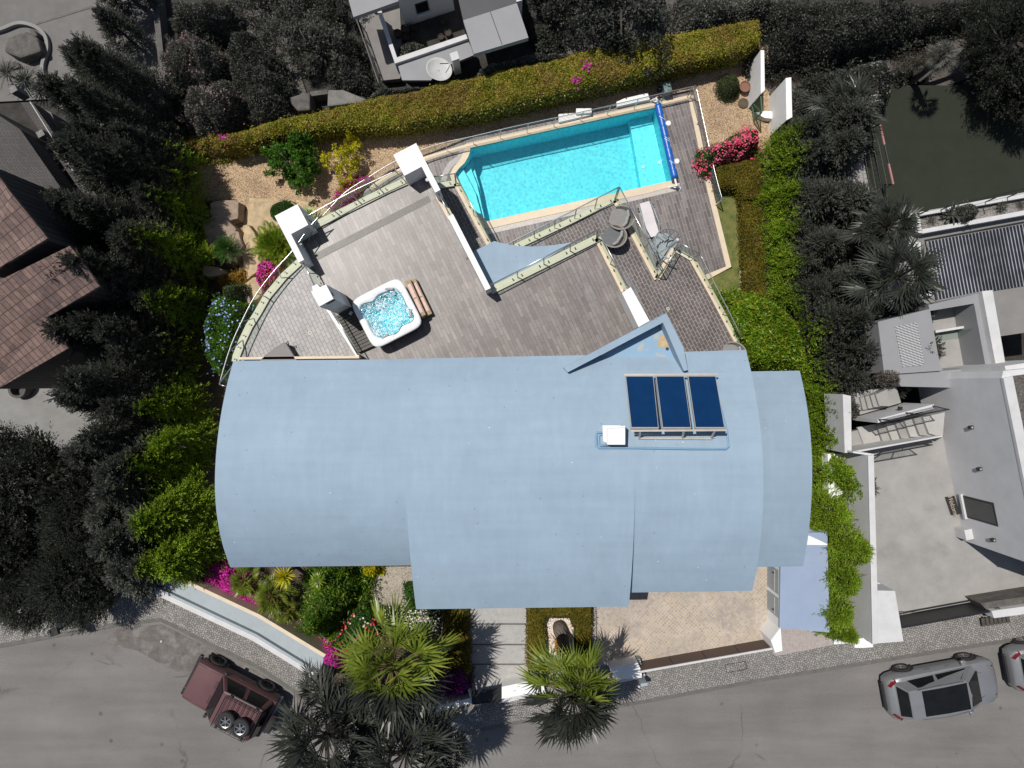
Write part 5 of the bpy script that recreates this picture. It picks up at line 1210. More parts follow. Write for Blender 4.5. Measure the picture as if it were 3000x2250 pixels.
for s in (1, -1):
    b0, b1, t0, t1 = Vector((-1.68, s*wb*.98, 1.04)), Vector((.60, s*wb, 1.05)), Vector((-1.52, s*wt, 1.80)), Vector((.14, s*wt, 1.79))
    for u0, u1 in ((.09, .46), (.54, .93)):
        pane(jp, [b0.lerp(b1, u0).lerp(t0.lerp(t1, u0), .10), b0.lerp(b1, u1).lerp(t0.lerp(t1, u1), .10), b0.lerp(b1, u1-.03).lerp(t0.lerp(t1, u1-.01), .86), b0.lerp(b1, u0).lerp(t0.lerp(t1, u0), .86)])
    MB().tube([(-1.5, s*(wt+.02), 1.80), (.12, s*(wt+.02), 1.80)], .015, 5).build('rain_gutter', m_alloy, jp)
    for x in (-1.08, 1.14): arch(jp, x, s*.852, .42, s); wheel(jp, x, s*.78, .38, .24, s, rim=m_dark, spokes=6)
    MB().box((.50, s*.92, 1.12), (.12, .14, .16)).build('mirror', m_black, jp, bevel=.02)
    MB().box((1.80, s*.70, .62), (.14, .34, .18)).build('bumper_end', m_dark, jp, bevel=.02)
    MB().box((-.1, s*.86, .90), (.14, .03, .04)).build('door_handle', m_black, jp)
pane(jp, [(.58, .70, 1.10), (.58, -.70, 1.10), (.18, -.58, 1.74), (.18, .58, 1.74)], 'windscreen', off=.02)
pane(jp, [(-1.67, .62, 1.12), (-1.67, -.62, 1.12), (-1.55, -.55, 1.70), (-1.55, .55, 1.70)], 'rear_window', off=.04)
MB().bar((1.80, -.7, .60), (1.80, .7, .60), .12, .16).build('front_bumper', m_dark, jp)
MB().bar((-1.84, -.8, .56), (-1.84, .8, .56), .10, .14).build('rear_bumper', m_alloy, jp)
for s in (-1, 1):
    for k in range(8): MB().box((.66, s*(.16+.045*k), 1.083), (.10, .016, .012)).build('vent_slot', m_black, jp)
MB().bar((.60, -.78, 1.078), (.60, .78, 1.078), .012, .01).build('bonnet_seam', m_black, jp); MB().bar((1.66, -.72, 1.02), (.60, -.74, 1.078), .012, .01).build('bonnet_seam', m_black, jp); MB().bar((1.66, .72, 1.02), (.60, .74, 1.078), .012, .01).build('bonnet_seam', m_black, jp)
wheel(jp, -1.98, .1, .36, .24, 1, nm='spare_wheel'); 
for q in jp.children:
    if q.name.startswith('spare_wheel'):
        q.data.transform(Matrix.Translation((-1.98, .1, 1.0)) @ Matrix.Rotation(R(90), 4, 'Z') @ Matrix.Translation((1.98, -.1, -.36)))
        for c in q.children: c.data.transform(Matrix.Translation((-1.98, .1, 1.0)) @ Matrix.Rotation(R(90), 4, 'Z') @ Matrix.Translation((1.98, -.1, -.36)))
rk = empty('roof_rack', (0, 0, 0)); rk.parent = jp
for z in (1.90, 2.02):
    MB().tube([(-1.42, -.62, z), (-.02, -.62, z), (-.02, .62, z), (-1.42, .62, z), (-1.42, -.62, z)], .014, 5).build('rack_hoop', m_dark, rk)
for k in range(8):
    x = -1.42+1.4*k/7; MB().tube([(x, -.62, 1.90), (x, .62, 1.90)], .012, 5).build('rack_bar', m_dark, rk)
    for s in (-1, 1): MB().tube([(x, s*.62, 1.90), (x, s*.62, 2.02)], .008, 4).build('rack_strut', m_dark, rk)
for s in (-1, 1):
    for x in (-.2, -1.3): MB().box((x, s*.66, 1.84), (.10, .06, .12)).build('rack_foot', m_black, rk)
Mj = Matrix.Translation(jp.location) @ Matrix.Rotation(jp.rotation_euler.z, 4, 'Z')
for k, (x, y, r, lb) in enumerate([(-.48, .16, .36, 'smoother spare wheel lying on the roof rack nearer the windscreen'), (-1.10, .14, .36, 'knobbly spare wheel lying on the roof rack nearer the tail')]):
    wp = Mj @ Vector((x, y, 1.92)); s_ = empty('spare_wheel', wp, jp.rotation_euler.z, lb, 'wheel', 'spare wheels on the roof rack'); wheel(s_, 0, 0, r, .22, 1, flat=True, spokes=6, nm='tyre')
    s_.location.z -= .1
# ================================================ NEIGHBOURING HOUSES
# ---- east neighbour: grey modern villa
en = empty('neighbour_villa', P(2900, 1300, 0), 0, 'grey modern neighbouring villa with a tall blank wall facing a concrete courtyard', 'house'); o = en.location.copy()
def np_(mb, nm, mt, par=en): return mb.build(nm, mt, par)
EA, EB = P(2726, 1110, 0), P(2822, 1583, 0)
body = [EA, EB, P(3010, 1650, 0), P(3700, 1700, 0), P(3700, 1000, 0), P(2730, 1092, 0)]
np_(MB().prism([p-o for p in body], -1, 4.1), 'wall', m_nwall)
tA, tB = Vector((EA.x, EA.y, 0)), Vector((EB.x, EB.y, 0)); dv = (tB-tA).normalized(); nv = Vector((-dv.y, dv.x, 0)); nv = nv if nv.x > 0 else -nv
np_(MB().bar(tA+nv*.15-o+Vector((0, 0, 4.14))-dv*.0, tB+nv*.15-o+Vector((0, 0, 4.14)), .34, .14), 'parapet_cap', m_nwhite)
np_(MB().prism([p-o for p in [tA+nv*.35, tB+nv*.35, P(3700, 1700, 4), P(3700, 1000, 4)]], 4.0, 4.12), 'roof_gravel', m_gravelg)
wq = [onwall(a, b, EA, EB) for a, b in ((2822, 1453), (2838, 1517), (2924, 1541), (2911, 1473))]
def wallquad(q, off, mat, nm, par, th=.03):
    q = [p-nv*off-o for p in q]; n = len(q)
    return MB().add(q+[p+nv*th for p in q], [tuple(range(n)), tuple(range(n, 2*n))[::-1]]+[(i, (i+1) % n, n+(i+1) % n, n+i) for i in range(n)]).build(nm, mat, par)
wz0 = min(p.z for p in wq); wz1 = max(p.z for p in wq)
t0 = min((p-tA).xy.dot(dv.xy) for p in wq); t1 = max((p-tA).xy.dot(dv.xy) for p in wq)
def wp(t, z): return Vector((tA.x+dv.x*t, tA.y+dv.y*t, z))
rq = lambda a, b, z0, z1: [wp(a, z0), wp(b, z0), wp(b, z1), wp(a, z1)]
win = wallquad(rq(t0, t1, wz0, wz1), .02, m_dark, 'window', en); wallquad(rq(t0+.08, t1-.08, wz0+.08, wz1-.08), .035, M('dark_pane', (.055, .06, .06), (.04, .045, .046), rough=.1), 'pane', win)
wallquad(rq(t0-.05, t1+.05, wz0-.12, wz0), .10, m_nwhite, 'window_sill', en, .12)
for k, (px, py, nm) in enumerate([(2849, 1251, 'upper'), (2874, 1373, 'middle'), (2914, 1581, 'lower')]):
    p = onwall(px, py, EA, EB); r_ = empty('wall_lamp', p-nv*.07, math.atan2(dv.y, dv.x), ['dark cube wall lamp on the grey wall nearest the courtyard stairs', 'dark cube wall lamp midway along the grey wall above the window', 'dark cube wall lamp on the grey wall below the window'][k], 'lamp', 'cube lamps on the grey wall')
    MB().box((0, 0, 0), (.13, .13, .17)).build('lamp_body', m_black, r_, bevel=.01); MB().box((0, -.0, .09), (.06, .06, .01)).build('lens', m_alu, r_)
# welcome board leaning on the wall
sp0, sp1 = P(2777, 1453, .05), P(2795, 1506, .05); ds = (sp1-sp0).normalized()
sg_ = empty('welcome_sign', (sp0+sp1)/2, math.atan2(ds.y, ds.x), 'dark board lettered Welcome leaning on the grey wall', 'sign')
rot = Matrix.Rotation(R(38), 4, 'X')
L_ = (sp1-sp0).length
bd = MB().box((0, 0, .0), (L_, .34, .02)).build('board', M('slate_board', (.018, .017, .017), (.012, .012, .012), rough=.7), sg_)
cu_ = bpy.data.curves.new('lettering', 'FONT'); cu_.body = 'Welcome'; cu_.size = .24; cu_.shear = .35; cu_.extrude = .003; cu_.align_x = 'CENTER'; cu_.align_y = 'CENTER'; cu_.space_character = .95
to = bpy.data.objects.new('lettering_tmp', cu_); COL.objects.link(to); bpy.context.view_layer.update()
me = bpy.data.meshes.new_from_object(to.evaluated_get(bpy.context.evaluated_depsgraph_get())); bpy.data.objects.remove(to)
tx = bpy.data.objects.new('lettering', me); COL.objects.link(tx); tx.parent = sg_; me.materials.clear(); me.materials.append(M('chalk_letters', (.42, .33, .26), rough=.8)); tx.location = (0, 0, .016)
sg_.rotation_euler = (R(35), 0, math.atan2(ds.y, ds.x)); sg_.location.z = .16
ab = empty('meter_box', P(2808, 1555, 0), R(-78), 'white metal box standing at the foot of the grey wall', 'box'); MB().box((0, 0, .35), (.42, .36, .7)).build('cabinet', m_nwhite, ab, bevel=.01); MB().box((0, .185, .4), (.36, .01, .5)).build('door', m_nwall, ab)
# northern flat roof block with its sunken patio
def rblock(nm, px, z0, z1, mt): return np_(MB().prism([p-o for p in PX(px, z1)], z0, z1), nm, mt)
rblock('flat_roof', [(2572, 943), (2724, 905), (2757, 1086), (2615, 1096), (2590, 1092)], -4.5, 1.3, m_nroof)
rblock('flat_roof', [(2720, 893), (2878, 857), (2884, 884), (2724, 911)], -4.5, 1.302, m_nroof)
rblock('flat_roof', [(2853, 886), (2884, 884), (2918, 1074), (2888, 1076)], -4.5, 1.301, m_nroof)
rblock('flat_roof', [(2615, 1096), (2943, 1073), (2960, 1140), (2640, 1132)], -4.5, 1.15, m_nroof)
rblock('parapet', [(2877, 853), (2908, 850), (2946, 1068), (2918, 1074)], -4.5, 1.6, m_nwhite)
rblock('patio_floor', [(2724, 911), (2853, 886), (2888, 1076), (2757, 1086)], -4.4, .0, m_court)
rblock('patio_wall', [(2741, 968), (2866, 948), (2866, 955), (2742, 975)], 0, .45, m_nwhite)
rblock('glass_screen', [(2748, 978), (2868, 960), (2869, 964), (2749, 982)], 0, .9, m_glass)
rblock('patio_deck', [(2845, 1030), (2880, 1025), (2888, 1072), (2852, 1074)], 0, .2, m_conc2)
rblock('roof_slab', [(2943, 1072), (3100, 1050), (3150, 1200), (2970, 1160)], -2, 3.6, m_nwhite)
pa = empty('patterned_panel', P(2665, 1010, 1.32), 0, 'patterned black and white tile panel set in the grey flat roof', 'panel'); oo = pa.location.copy()
def patmat():
    m, t, b = newmat('patterned_tile'); p = pos(t); mp = N(t, 'ShaderNodeMapping'); mp.inputs['Rotation'].default_value = (0, 0, R(11)); mp.inputs['Scale'].default_value = (26, 14, 1); t.links.new(p, mp.inputs[0])
    c = N(t, 'ShaderNodeTexChecker'); c.inputs['Scale'].default_value = 1; mp2 = N(t, 'ShaderNodeMapping'); mp2.inputs['Rotation'].default_value = (0, 0, R(45)); t.links.new(mp.outputs[0], mp2.inputs[0]); t.links.new(mp2.outputs[0], c.inputs[0])
    c.inputs[1].default_value = (.46, .46, .46, 1); c.inputs[2].default_value = (.10, .10, .105, 1); t.links.new(c.outputs[0], b.inputs[0]); return m
MB().prism([p-oo for p in PX([(2622, 957), (2686, 945), (2708, 1070), (2643, 1075)], 1.32)], -.03, .01).build('panel', patmat(), pa)
def rail_dark(nm, label, a, b, w_px, posts=3, bars=5, z=0, h=1.0):
    r_ = empty(nm, a, 0, label, 'railing'); t0, t1 = w_px
    MB().bar(t0-a, t1-a, .045, .03).build('top_rail', m_black, r_)
    for k in range(posts):
        u = k/(posts-1)*.96+.02; MB().bar(a.lerp(b, u)-a, t0.lerp(t1, u)-a, .04, .03).build('post', m_black, r_)
    for k in range(bars):
        f = (k+1)/(bars+1); MB().tube([a.lerp(t0, f)-a, b.lerp(t1, f)-a], .007, 4).build('wire', m_dark, r_)
    return r_
# ---- east courtyard stairs and walls
stp2 = empty('courtyard_stairs', P(2620, 1250, 0), 0, 'concrete courtyard stairs between two walls with black wire railings', 'stairs'); o2 = stp2.location.copy()
for k in range(7):
    x0 = 2490+27*k+(30 if k else 0); z = .12+.16*k
    MB().prism([p-o2 for p in PX([(x0+22, 1252-5*k), (2768, 1208), (2762, 1280), (x0+40, 1300-5*k)], z)], 0, z).build('step', m_court if k % 2 else M('step_concrete', (.40, .39, .375), (.33, .325, .31), scale=1.5, rough=.8), stp2)
MB().prism([p-o2 for p in PX([(2500, 1150), (2625, 1130), (2640, 1180), (2520, 1215)], .5)], 0, .5).build('landing', m_court, stp2)
for k in range(5): MB().prism([p-o2 for p in PX([(2505+15*k, 1168-3*k), (2600, 1140), (2605, 1190), (2512+16*k, 1205-4*k)], .55+.12*k)], 0, .55+.12*k).build('upper_step', m_court, stp2)
MB().pprism([(2571, 1228), (2736, 1184), (2738, 1196), (2572, 1239)], 0, 2.0).build('stair_wall', m_nwhite, label='white stair wall carrying the upper black wire railing', cat='wall')
MB().pprism([(2500, 1322), (2759, 1276), (2760, 1280), (2501, 1327)], 0, 1.35).build('stair_wall', m_nwhite, label='thin white wall along the lower side of the courtyard stairs', cat='wall')
MB().pprism([(2469, 1155), (2493, 1160), (2495, 1325), (2475, 1327)], -.2, 1.4).build('side_wall', m_nwhite, label='white wall end beside the courtyard stairs among the conifers', cat='wall')
rail_dark('wire_railing', 'black wire railing on the white wall of the courtyard stairs', P(2571, 1230, 2), P(2736, 1188, 2), (P(2607, 1232, 3.0), P(2781, 1199, 3.0)))
rail_dark('wire_railing', 'black wire railing below the thin wall of the courtyard stairs', P(2595, 1318, 1.35), P(2688, 1298, 1.35), (P(2560, 1335, 2.1), P(2732, 1303, 2.3)))
la = empty('wall_lamp', P(2637, 1196, 1.5), 0, 'dark cube wall lamp on the white wall of the courtyard stairs', 'lamp'); MB().box((0, 0, 0), (.13, .13, .12)).build('lamp_body', m_black, la)
# ---- white party wall
pw_ = empty('party_wall', P(2500, 1600, 0), 0, 'tall white party wall between the green conifers and the concrete courtyard', 'wall'); o2 = pw_.location.copy()
m_pwf = M('white_wall_face', (.74, .76, .78), (.66, .68, .70), scale=1, rough=.8)
MB().prism([p-o2 for p in PX([(2499, 1327), (2560, 1336), (2560, 1330), (2500, 1322)], 1.9)], -1, 1.9).build('return', m_nwall, pw_)
MB().prism([p-o2 for p in PX([(2543, 1334), (2560, 1334), (2570, 1710), (2572, 1885), (2556, 1888), (2552, 1700)], 2.1)], -1.5, 2.1).build('wall', m_nwall, pw_)
MB().prism([p-o2 for p in PX([(2570.5, 1730), (2622, 1731), (2647, 1879), (2572.5, 1885)], 2.11)], -1, 2.11).build('pillar', m_nwhite, pw_)
MB().prism([p-o2 for p in PX([(2570.3, 1705), (2572, 1728), (2620, 1730)], 1.2)], -1, 1.2).build('buttress', m_nwhite, pw_)
cap = [(2543, 1334), (2560, 1334), (2570, 1710), (2572.3, 1885), (2556, 1888), (2552, 1700)]
MB().prism([p-o2 for p in PX(cap, 2.13)], 2.1, 2.13).build('wall_cap', m_nwhite, pw_)
MB().pprism([(2425, 1330), (2490, 1330), (2500, 1880), (2440, 1880)], -.5, .06).build('paved_strip', m_white, kind='structure')
# ---- black sliding gate of the neighbour
ng = empty('sliding_gate', P(2750, 1810, 0), 0, 'long black sliding gate of the grey concrete courtyard', 'gate'); o2 = ng.location.copy()
A, B = P(2640, 1836, 1.1)-o2, P(2930, 1783, 1.1)-o2; MB().bar(A-Z*.5, B-Z*.5, .05, 1.0).build('panel', M('black_gate_panel', (.022, .022, .023), (.016, .016, .017), rough=.5), ng)
MB().bar(A+Vector((0, -.02, .02)), B+Vector((0, -.02, .02)), .08, .05).build('top_rail', m_dark, ng); MB().bar(A-Z*1.0+Vector((0, .1, 0)), B-Z*1.0+Vector((0, .1, 0)), .05, .05).build('toothed_rail', m_dark, ng)
mo = empty('gate_motor', P(2885, 1756, 0), R(-25), 'black gate motor by the black sliding gate', 'motor'); MB().box((0, 0, .18), (.34, .20, .34)).build('housing', m_black, mo, bevel=.04)
sw = empty('stone_wall', P(2950, 1780, 0), 0, 'stone faced front wall with white coping at the right edge above the bench', 'wall'); o2 = sw.location.copy()
MB().prism([p-o2 for p in PX([(2872, 1768), (3300, 1700), (3300, 1745), (2905, 1800)], 1.0)], 0, 1.0).build('stone_face', m_rockg, sw); MB().prism([p-o2 for p in PX([(2905, 1790), (3300, 1735), (3300, 1760), (2912, 1811)], 1.25)], 0, 1.25).build('coping', m_nwhite, sw)
be = empty('slatted_grate', P(2905, 1812, .13), R(9), 'dark slatted wooden bench at the foot of the stone wall', 'bench')
for k in range(7): MB().box((-.50+.17*k, 0, .22), (.13, .34, .03)).build('slat', m_dry_w if 'm_dry_w' in globals() else m_deckw, be)
for s in (-1, 1): MB().box((s*.4, 0, .1), (.06, .3, .2)).build('leg', m_dark, be)
# ---- covered neighbour pool
npz = -1.5
cpn = empty('covered_pool', P(2900, 760, npz), 0, 'neighbouring pool closed by a dark slatted cover', 'swimming pool'); o2 = cpn.location.copy()
m_npd = M('grey_pool_surround', (.205, .20, .195), (.175, .17, .165), scale=1.5, rough=.7)
sur = [(2520, 800), (2640, 700), (2690, 672), (3100, 595), (3100, 960), (2560, 1040)]
MB().prism([p-o2 for p in PX(sur, npz-.02)], -4, -.02).build('surround', m_npd, cpn)
def slatmat():
    m, t, b = newmat('pool_slats'); p = pos(t); mp = N(t, 'ShaderNodeMapping'); mp.inputs['Rotation'].default_value = (0, 0, R(-11)); t.links.new(p, mp.inputs[0])
    wv_ = N(t, 'ShaderNodeTexWave'); wv_.inputs['Scale'].default_value = 2.1; t.links.new(mp.outputs[0], wv_.inputs[0])
    c = ramp(t, wv_.outputs['Fac'], [(.35, (.014, .016, .022)), (.75, (.03, .033, .042)), (.95, (.28, .29, .31))]); c = mixc(t, .7, c, ramp(t, noise(t, p, 1.0, 4), [(.35, (.25, .25, .25)), (.65, (.75, .75, .75))]), 'OVERLAY')
    t.links.new(c, b.inputs[0]); b.inputs['Roughness'].default_value = .4; return m
MB().prism([p-o2 for p in PX([(2716, 708), (3100, 638), (3100, 822), (2748, 879)], npz)], -.02, .012).build('slatted_cover', slatmat(), cpn)
mb = MB(); band(mb, [p-o2 for p in PX([(3100, 632), (2711, 704), (2745, 884)], npz+.03)], .07, -.02, .03); mb.build('frame', m_black, cpn)
for q, lb in (([(2640, 715), (2698, 707), (2703, 752), (2645, 758)], 'pale low sunbed pad by the covered pool, farther from the grey roof'), ([(2655, 845), (2728, 832), (2732, 866), (2662, 880)], 'pale low sunbed pad by the covered pool, nearer the grey roof')):
    r_ = empty('sunbed', P(*q[0], npz), 0, lb, 'sunbed', 'pale sunbeds by the covered pool'); MB().prism([p-r_.location for p in PX(q, npz+.3)], .12, .3).build('pad', m_nwhite, r_, bevel=.03); MB().prism([p-r_.location for p in PX(q, npz+.1)], 0, .12).build('base', m_dark, r_)
# planter along the pool
plt = empty('white_planter', P(2850, 640, npz), 0, 'long white walled gravel planter between the covered pool and the sports lawn', 'planter'); o2 = plt.location.copy()
MB().prism([p-o2 for p in PX([(2695, 640), (3100, 565), (3100, 612), (2703, 672)], npz+.15)], -3, .15).build('gravel_bed', m_gravelg if False else gravel('pale_dull_gravel', [(.10, .095, .09), (.27, .26, .245), (.19, .18, .17)], 22), plt)
for q in ([(2684, 623), (3100, 545), (3100, 562), (2690, 633)], [(2683, 623), (2693, 622), (2702, 682), (2691, 683)], [(2700, 672), (3100, 598), (3100, 612), (2702, 684)]): MB().prism([p-o2 for p in PX(q, npz+.45)], -3, .45).build('wall', m_nwhite, plt)
MB().prism([p-o2 for p in PX([(2650, 640), (2683, 623), (2691, 683), (2660, 660)], npz+.2)], -3, .2).build('side_wall', m_nwall, plt)
rd = empty('fence', P(2700, 620, npz), 0, 'row of black angled fence posts on the white planter wall', 'fence'); o2 = rd.location.copy()
for a in ((2691, 628), (2757, 615), (2887, 592), (2952, 578)): MB().bar(P(*a, npz+.5)-o2, P(a[0]+32, a[1]-14, npz+1.5)-o2, .05, .04).build('post', m_black, rd)
for f in (.35, .9): MB().tube([P(2691+32*f, 628-14*f, npz+.5+f)-o2, P(3100, 530-0*f, npz+.5+f)-o2], .008, 4).build('wire', m_dark, rd)
# football goal
go = empty('football_goal', P(2560, 450, -4.6), 0, 'football goal with a pink and white crossbar on the dark lawn', 'goal'); o2 = go.location.copy()
c0, c1 = P(2578, 364, -2.9)-o2, P(2617, 540, -2.9)-o2; g0, g1 = P(2555, 375, -4.6)-o2, P(2592, 540, -4.6)-o2; b0, b1 = P(2470, 412, -4.6)-o2, P(2490, 590, -4.6)-o2
m_gpk = M('pink_goal_paint', (.34, .15, .15), (.28, .12, .12), rough=.5)
MB().tube([c0, c0.lerp(c1, .34)], .05, 7).build('crossbar', m_gpk, go); MB().tube([c0.lerp(c1, .34), c0.lerp(c1, .66)], .04, 7).build('crossbar', m_dark, go); MB().tube([c0.lerp(c1, .66), c1], .05, 7).build('crossbar', m_gpk, go)
for a, b in ((c0, g0), (c1, g1), (c0, b0), (c1, b1), (b0, b1), (g0, b0), (g1, b1)): MB().tube([a, b], .028, 6).build('frame_bar', m_black, go)
V = MB()
for k in range(1, 12): V.tube([c0.lerp(c1, k/12), b0.lerp(b1, k/12)], .006, 3)
for k in range(1, 8): V.tube([c0.lerp(b0, k/8), c1.lerp(b1, k/8)], .006, 3)
V.build('net', m_dark, go)
# ---- north neighbour
nh = empty('north_house', P(1250, 50, -4), 0, 'grey roofed white house with a sunken plant terrace beyond the hedge', 'house'); o = nh.location.copy()
def nb(nm, px, z0, z1, mt, zp=None): return MB().prism([p-o for p in PX(px, z1 if zp is None else zp)], z0-o.z, z1-o.z).build(nm, mt, nh)
nb('flat_roof', [(1005, -60), (1035, 50), (1168, 3), (1150, -60)], -2.25, -2.0, m_nroof)
nb('wall', [(1172, -60), (1188, 78), (1332, 30), (1310, -60)], -5.2, -2.1, m_nwhite, -4.95)
nb('wall', [(1030, -60), (1050, 5), (1165, -30), (1150, -60)], -5.2, -2.3, m_nwhite, -4.95)
nb('wall', [(1370, -60), (1400, 130), (1528, 90), (1480, -60)], -5.2, -2.3, m_nwall, -4.95)
nb('terrace_floor', [(1040, 30), (1170, 0), (1180, 190), (1172, 230), (1118, 236)], -5.25, -4.9, m_nwhite if False else M('pale_grey_paving', (.20, .19, .18), (.16, .15, .145), scale=2, rough=.8))
nb('flower_bed', [(1106, 34), (1340, 30), (1369, 112), (1162, 180)], -5.25, -4.95, m_soilg)
nb('bed_wall', [(1104, 30), (1116, 27), (1163, 168), (1365, 100), (1370, 113), (1157, 186)], -5.25, -3.9, m_nwhite)
nb('flat_roof', [(1164, 185), (1368, 113), (1391, 160), (1300, 197), (1262, 235), (1178, 235)], -4.3, -4.1, m_nroof)
nb('flat_roof', [(1330, -60), (1357, 59), (1514, 9), (1490, -60)], -2.3, -2.0, m_ndark)  # shadowed half of the roof, its shade painted as a dark slab
nb('flat_roof', [(1357, 59), (1388, 158), (1548, 110), (1514, 9)], -2.3, -2.003, m_nroof)
nb('roof_seam', [(1435, 34), (1437, 33), (1472, 130), (1470, 131)], -2.1, -1.99, m_ndark)
NA, NB = P(1188, 78, -4.95), P(1332, 30, -4.95); nd = (NB-NA).normalized(); ns_ = Vector((nd.y, -nd.x, 0))
q0, q1 = onwall(1234, 6, NA, NB), onwall(1239, 33, NA, NB)
cw = (q0+q1)/2; hw = abs(q0.z-q1.z)
ww = MB().box(cw+ns_*.02-o, (.62, .06, hw), rz=math.atan2(nd.y, nd.x)).build('window', m_dark, nh)
MB().box(cw+ns_*.06-o, (.52, .02, hw-.1), rz=math.atan2(nd.y, nd.x)).build('pane', m_wind, ww); MB().box(cw+ns_*.08-o-Vector((0, 0, hw/2+.03)), (.7, .16, .05), rz=math.atan2(nd.y, nd.x)).build('sill', m_nwall, ww)
ch = MB().prism([p-o for p in PX([(1319, 158), (1338, 151), (1345, 170), (1325, 177)], -2.6)], -4.1-o.z, -2.6-o.z).build('chimney', m_nwhite, nh)
MB().prism([p-o for p in PX([(1317, 157), (1339, 149), (1346, 171), (1324, 179)], -2.5)], -2.62-o.z, -2.5-o.z).build('chimney_cap', m_nwhite, ch)
ds_ = empty('satellite_dish', P(1292, 236, -4.4), 0, 'round white satellite dish rising behind the hedge', 'satellite dish')
Md = Matrix.Rotation(R(14), 3, 'Y') @ Matrix.Rotation(R(-12), 3, 'X')
MB().lathe((0, 0, 1.0), [(.0, 0), (.3, .03), (.52, .10), (.60, .15), (.61, .14), (.52, .08), (.3, .01), (0, -.02)], 30, M=Md).build('dish', M('dish_paint', (.50, .50, .49), (.42, .42, .41), scale=3, rough=.6), ds_, smooth=True)
MB().tube([(0, 0, -.6), (0, 0, 1.0)], .04, 8).build('mast', m_dark, ds_); MB().tube([(.45, .3, 1.1), (.12, .08, 1.55)], .02, 6).build('feed_arm', m_dark, ds_)
rail_dark('terrace_railing', 'thin steel railing on the terrace edge of the north house', P(1044, 52, -4.9), P(1112, 240, -4.9), (P(1042, 50, -4.0), P(1109, 242, -4.0)), posts=5, bars=4)
gpt = M('dull_clay', (.05, .035, .028), (.035, .025, .02), rough=.9)
lbs = ['beside the terrace step', 'behind the grey bush', 'under the window', 'in the middle of the bed', 'by the right wall', 'in the far corner', 'next to the house wall', 'touching the left wall', 'nearest the grey roof edge']
for k, (px, r_) in enumerate([((1190, 93), .22), ((1192, 116), .16), ((1167, 106), .2), ((1215, 87), .15), ((1262, 72), .12), ((1300, 70), .15), ((1293, 114), .15), ((1314, 103), .17), ((1290, 60), .1)]):
    q = empty('clay_pot', P(*px, -4.95), 0, 'clay flower pot in the dark plant bed, '+lbs[k], 'flower pot', 'clay pots in the plant bed of the north house'); MB().lathe((0, 0, 0), [(r_*.7, 0), (r_, r_*1.6), (r_*.85, r_*1.6), (r_*.8, r_*1.3), (0, r_*1.3)], 14).build('pot', gpt, q)
# stone steps behind the hedge
for k, (pts, z, lb) in enumerate([([(960, 262), (1005, 262), (1075, 290), (1060, 300), (958, 312)], -4.2, 'large flat grey boulder behind the hedge by the stone steps'), ([(880, 272), (908, 270), (908, 322), (872, 325), (850, 300)], -4.3, 'tall grey boulder left of the stone steps behind the hedge'), ([(830, 290), (878, 275), (880, 292), (850, 300)], -4.5, 'small grey boulder half under the dark bush by the hedge')]):
    MB().pprism(pts, -5.4, z).build('boulder', m_rockg if k else M('pale_dull_stone', (.20, .19, .175), (.13, .125, .115), scale=3, rough=.9, bs=.5, bscale=9), bevel=.08, label=lb, cat='boulder', group='boulders behind the hedge')
MB().pprism([(908, 268), (960, 262), (960, 275), (908, 282)], -5.4, -4.7).build('stone_step', m_rockg, label='narrow stone step between the two grey boulders', cat='step')
# ---- west neighbour: brick house with tiled roofs
def brickmat():
    m = tiles('dull_brick', (.085, .077, .074), (.065, .059, .057), (.038, .035, .034), R(-35), .25, .09, rough=.9, msz=.014, var=.3); return m
m_brick = brickmat()
def tilemat():
    m, t, b = newmat('clay_roof_tiles'); p = pos(t); mp = N(t, 'ShaderNodeMapping'); mp.vector_type = 'TEXTURE'; mp.inputs['Rotation'].default_value = (0, 0, R(33)); t.links.new(p, mp.inputs[0])
    br = N(t, 'ShaderNodeTexBrick'); br.offset = 0; br.inputs['Scale'].default_value = 1; br.inputs['Brick Width'].default_value = .21; br.inputs['Row Height'].default_value = .38; br.inputs['Mortar Size'].default_value = .02; br.inputs['Mortar Smooth'].default_value = .8
    br.inputs['Color1'].default_value = (.21, .135, .115, 1); br.inputs['Color2'].default_value = (.12, .082, .075, 1); br.inputs['Mortar'].default_value = (.03, .02, .018, 1); t.links.new(mp.outputs[0], br.inputs[0])
    t.links.new(mixc(t, .6, br.outputs[0], ramp(t, noise(t, p, 5, 4), [(.3, (.3, .3, .3)), (.7, (.7, .7, .7))]), 'OVERLAY'), b.inputs[0]); b.inputs['Roughness'].default_value = .85
    wv_ = N(t, 'ShaderNodeTexWave'); wv_.inputs['Scale'].default_value = .3/.21*1.05; t.links.new(mp.outputs[0], wv_.inputs[0]); bump(t, b, br.outputs['Fac'], -.8, .05); return m
m_tile = tilemat()
wh = empty('brick_house', P(100, 900, -1), 0, 'dark brick house with brown clay tiled roofs on the left edge', 'house'); o = wh.location.copy()
def wb_(nm, pxz, z0, mt, th=None):
    pts = [P(a, b, z)-o for a, b, z in pxz]; n = len(pts)
    if th: lo_ = [p-Vector((0, 0, th)) for p in pts]
    else: lo_ = [Vector((p.x, p.y, z0-o.z)) for p in pts]
    mb = MB(); mb.add(pts+lo_, [tuple(range(n)), tuple(range(n, 2*n))[::-1]]+[(i, n+i, n+(i+1) % n, (i+1) % n) for i in range(n)])
    q = mb.build(nm, mt, wh); bm = bmesh.new(); bm.from_mesh(q.data); bmesh.ops.recalc_face_normals(bm, faces=bm.faces); bm.to_mesh(q.data); bm.free(); return q
wb_('roof', [(-60, 440, 3.5), (28, 560, 3.6), (139, 698, 2.9), (-60, 820, 2.6)], 0, m_tile, .14)
wb_('roof', [(-60, 850, 2.4), (205, 720, 2.5), (292, 838, 1.7), (136, 930, 1.6), (202, 1019, 1.2), (-60, 1170, .9)], 0, m_tile, .14)
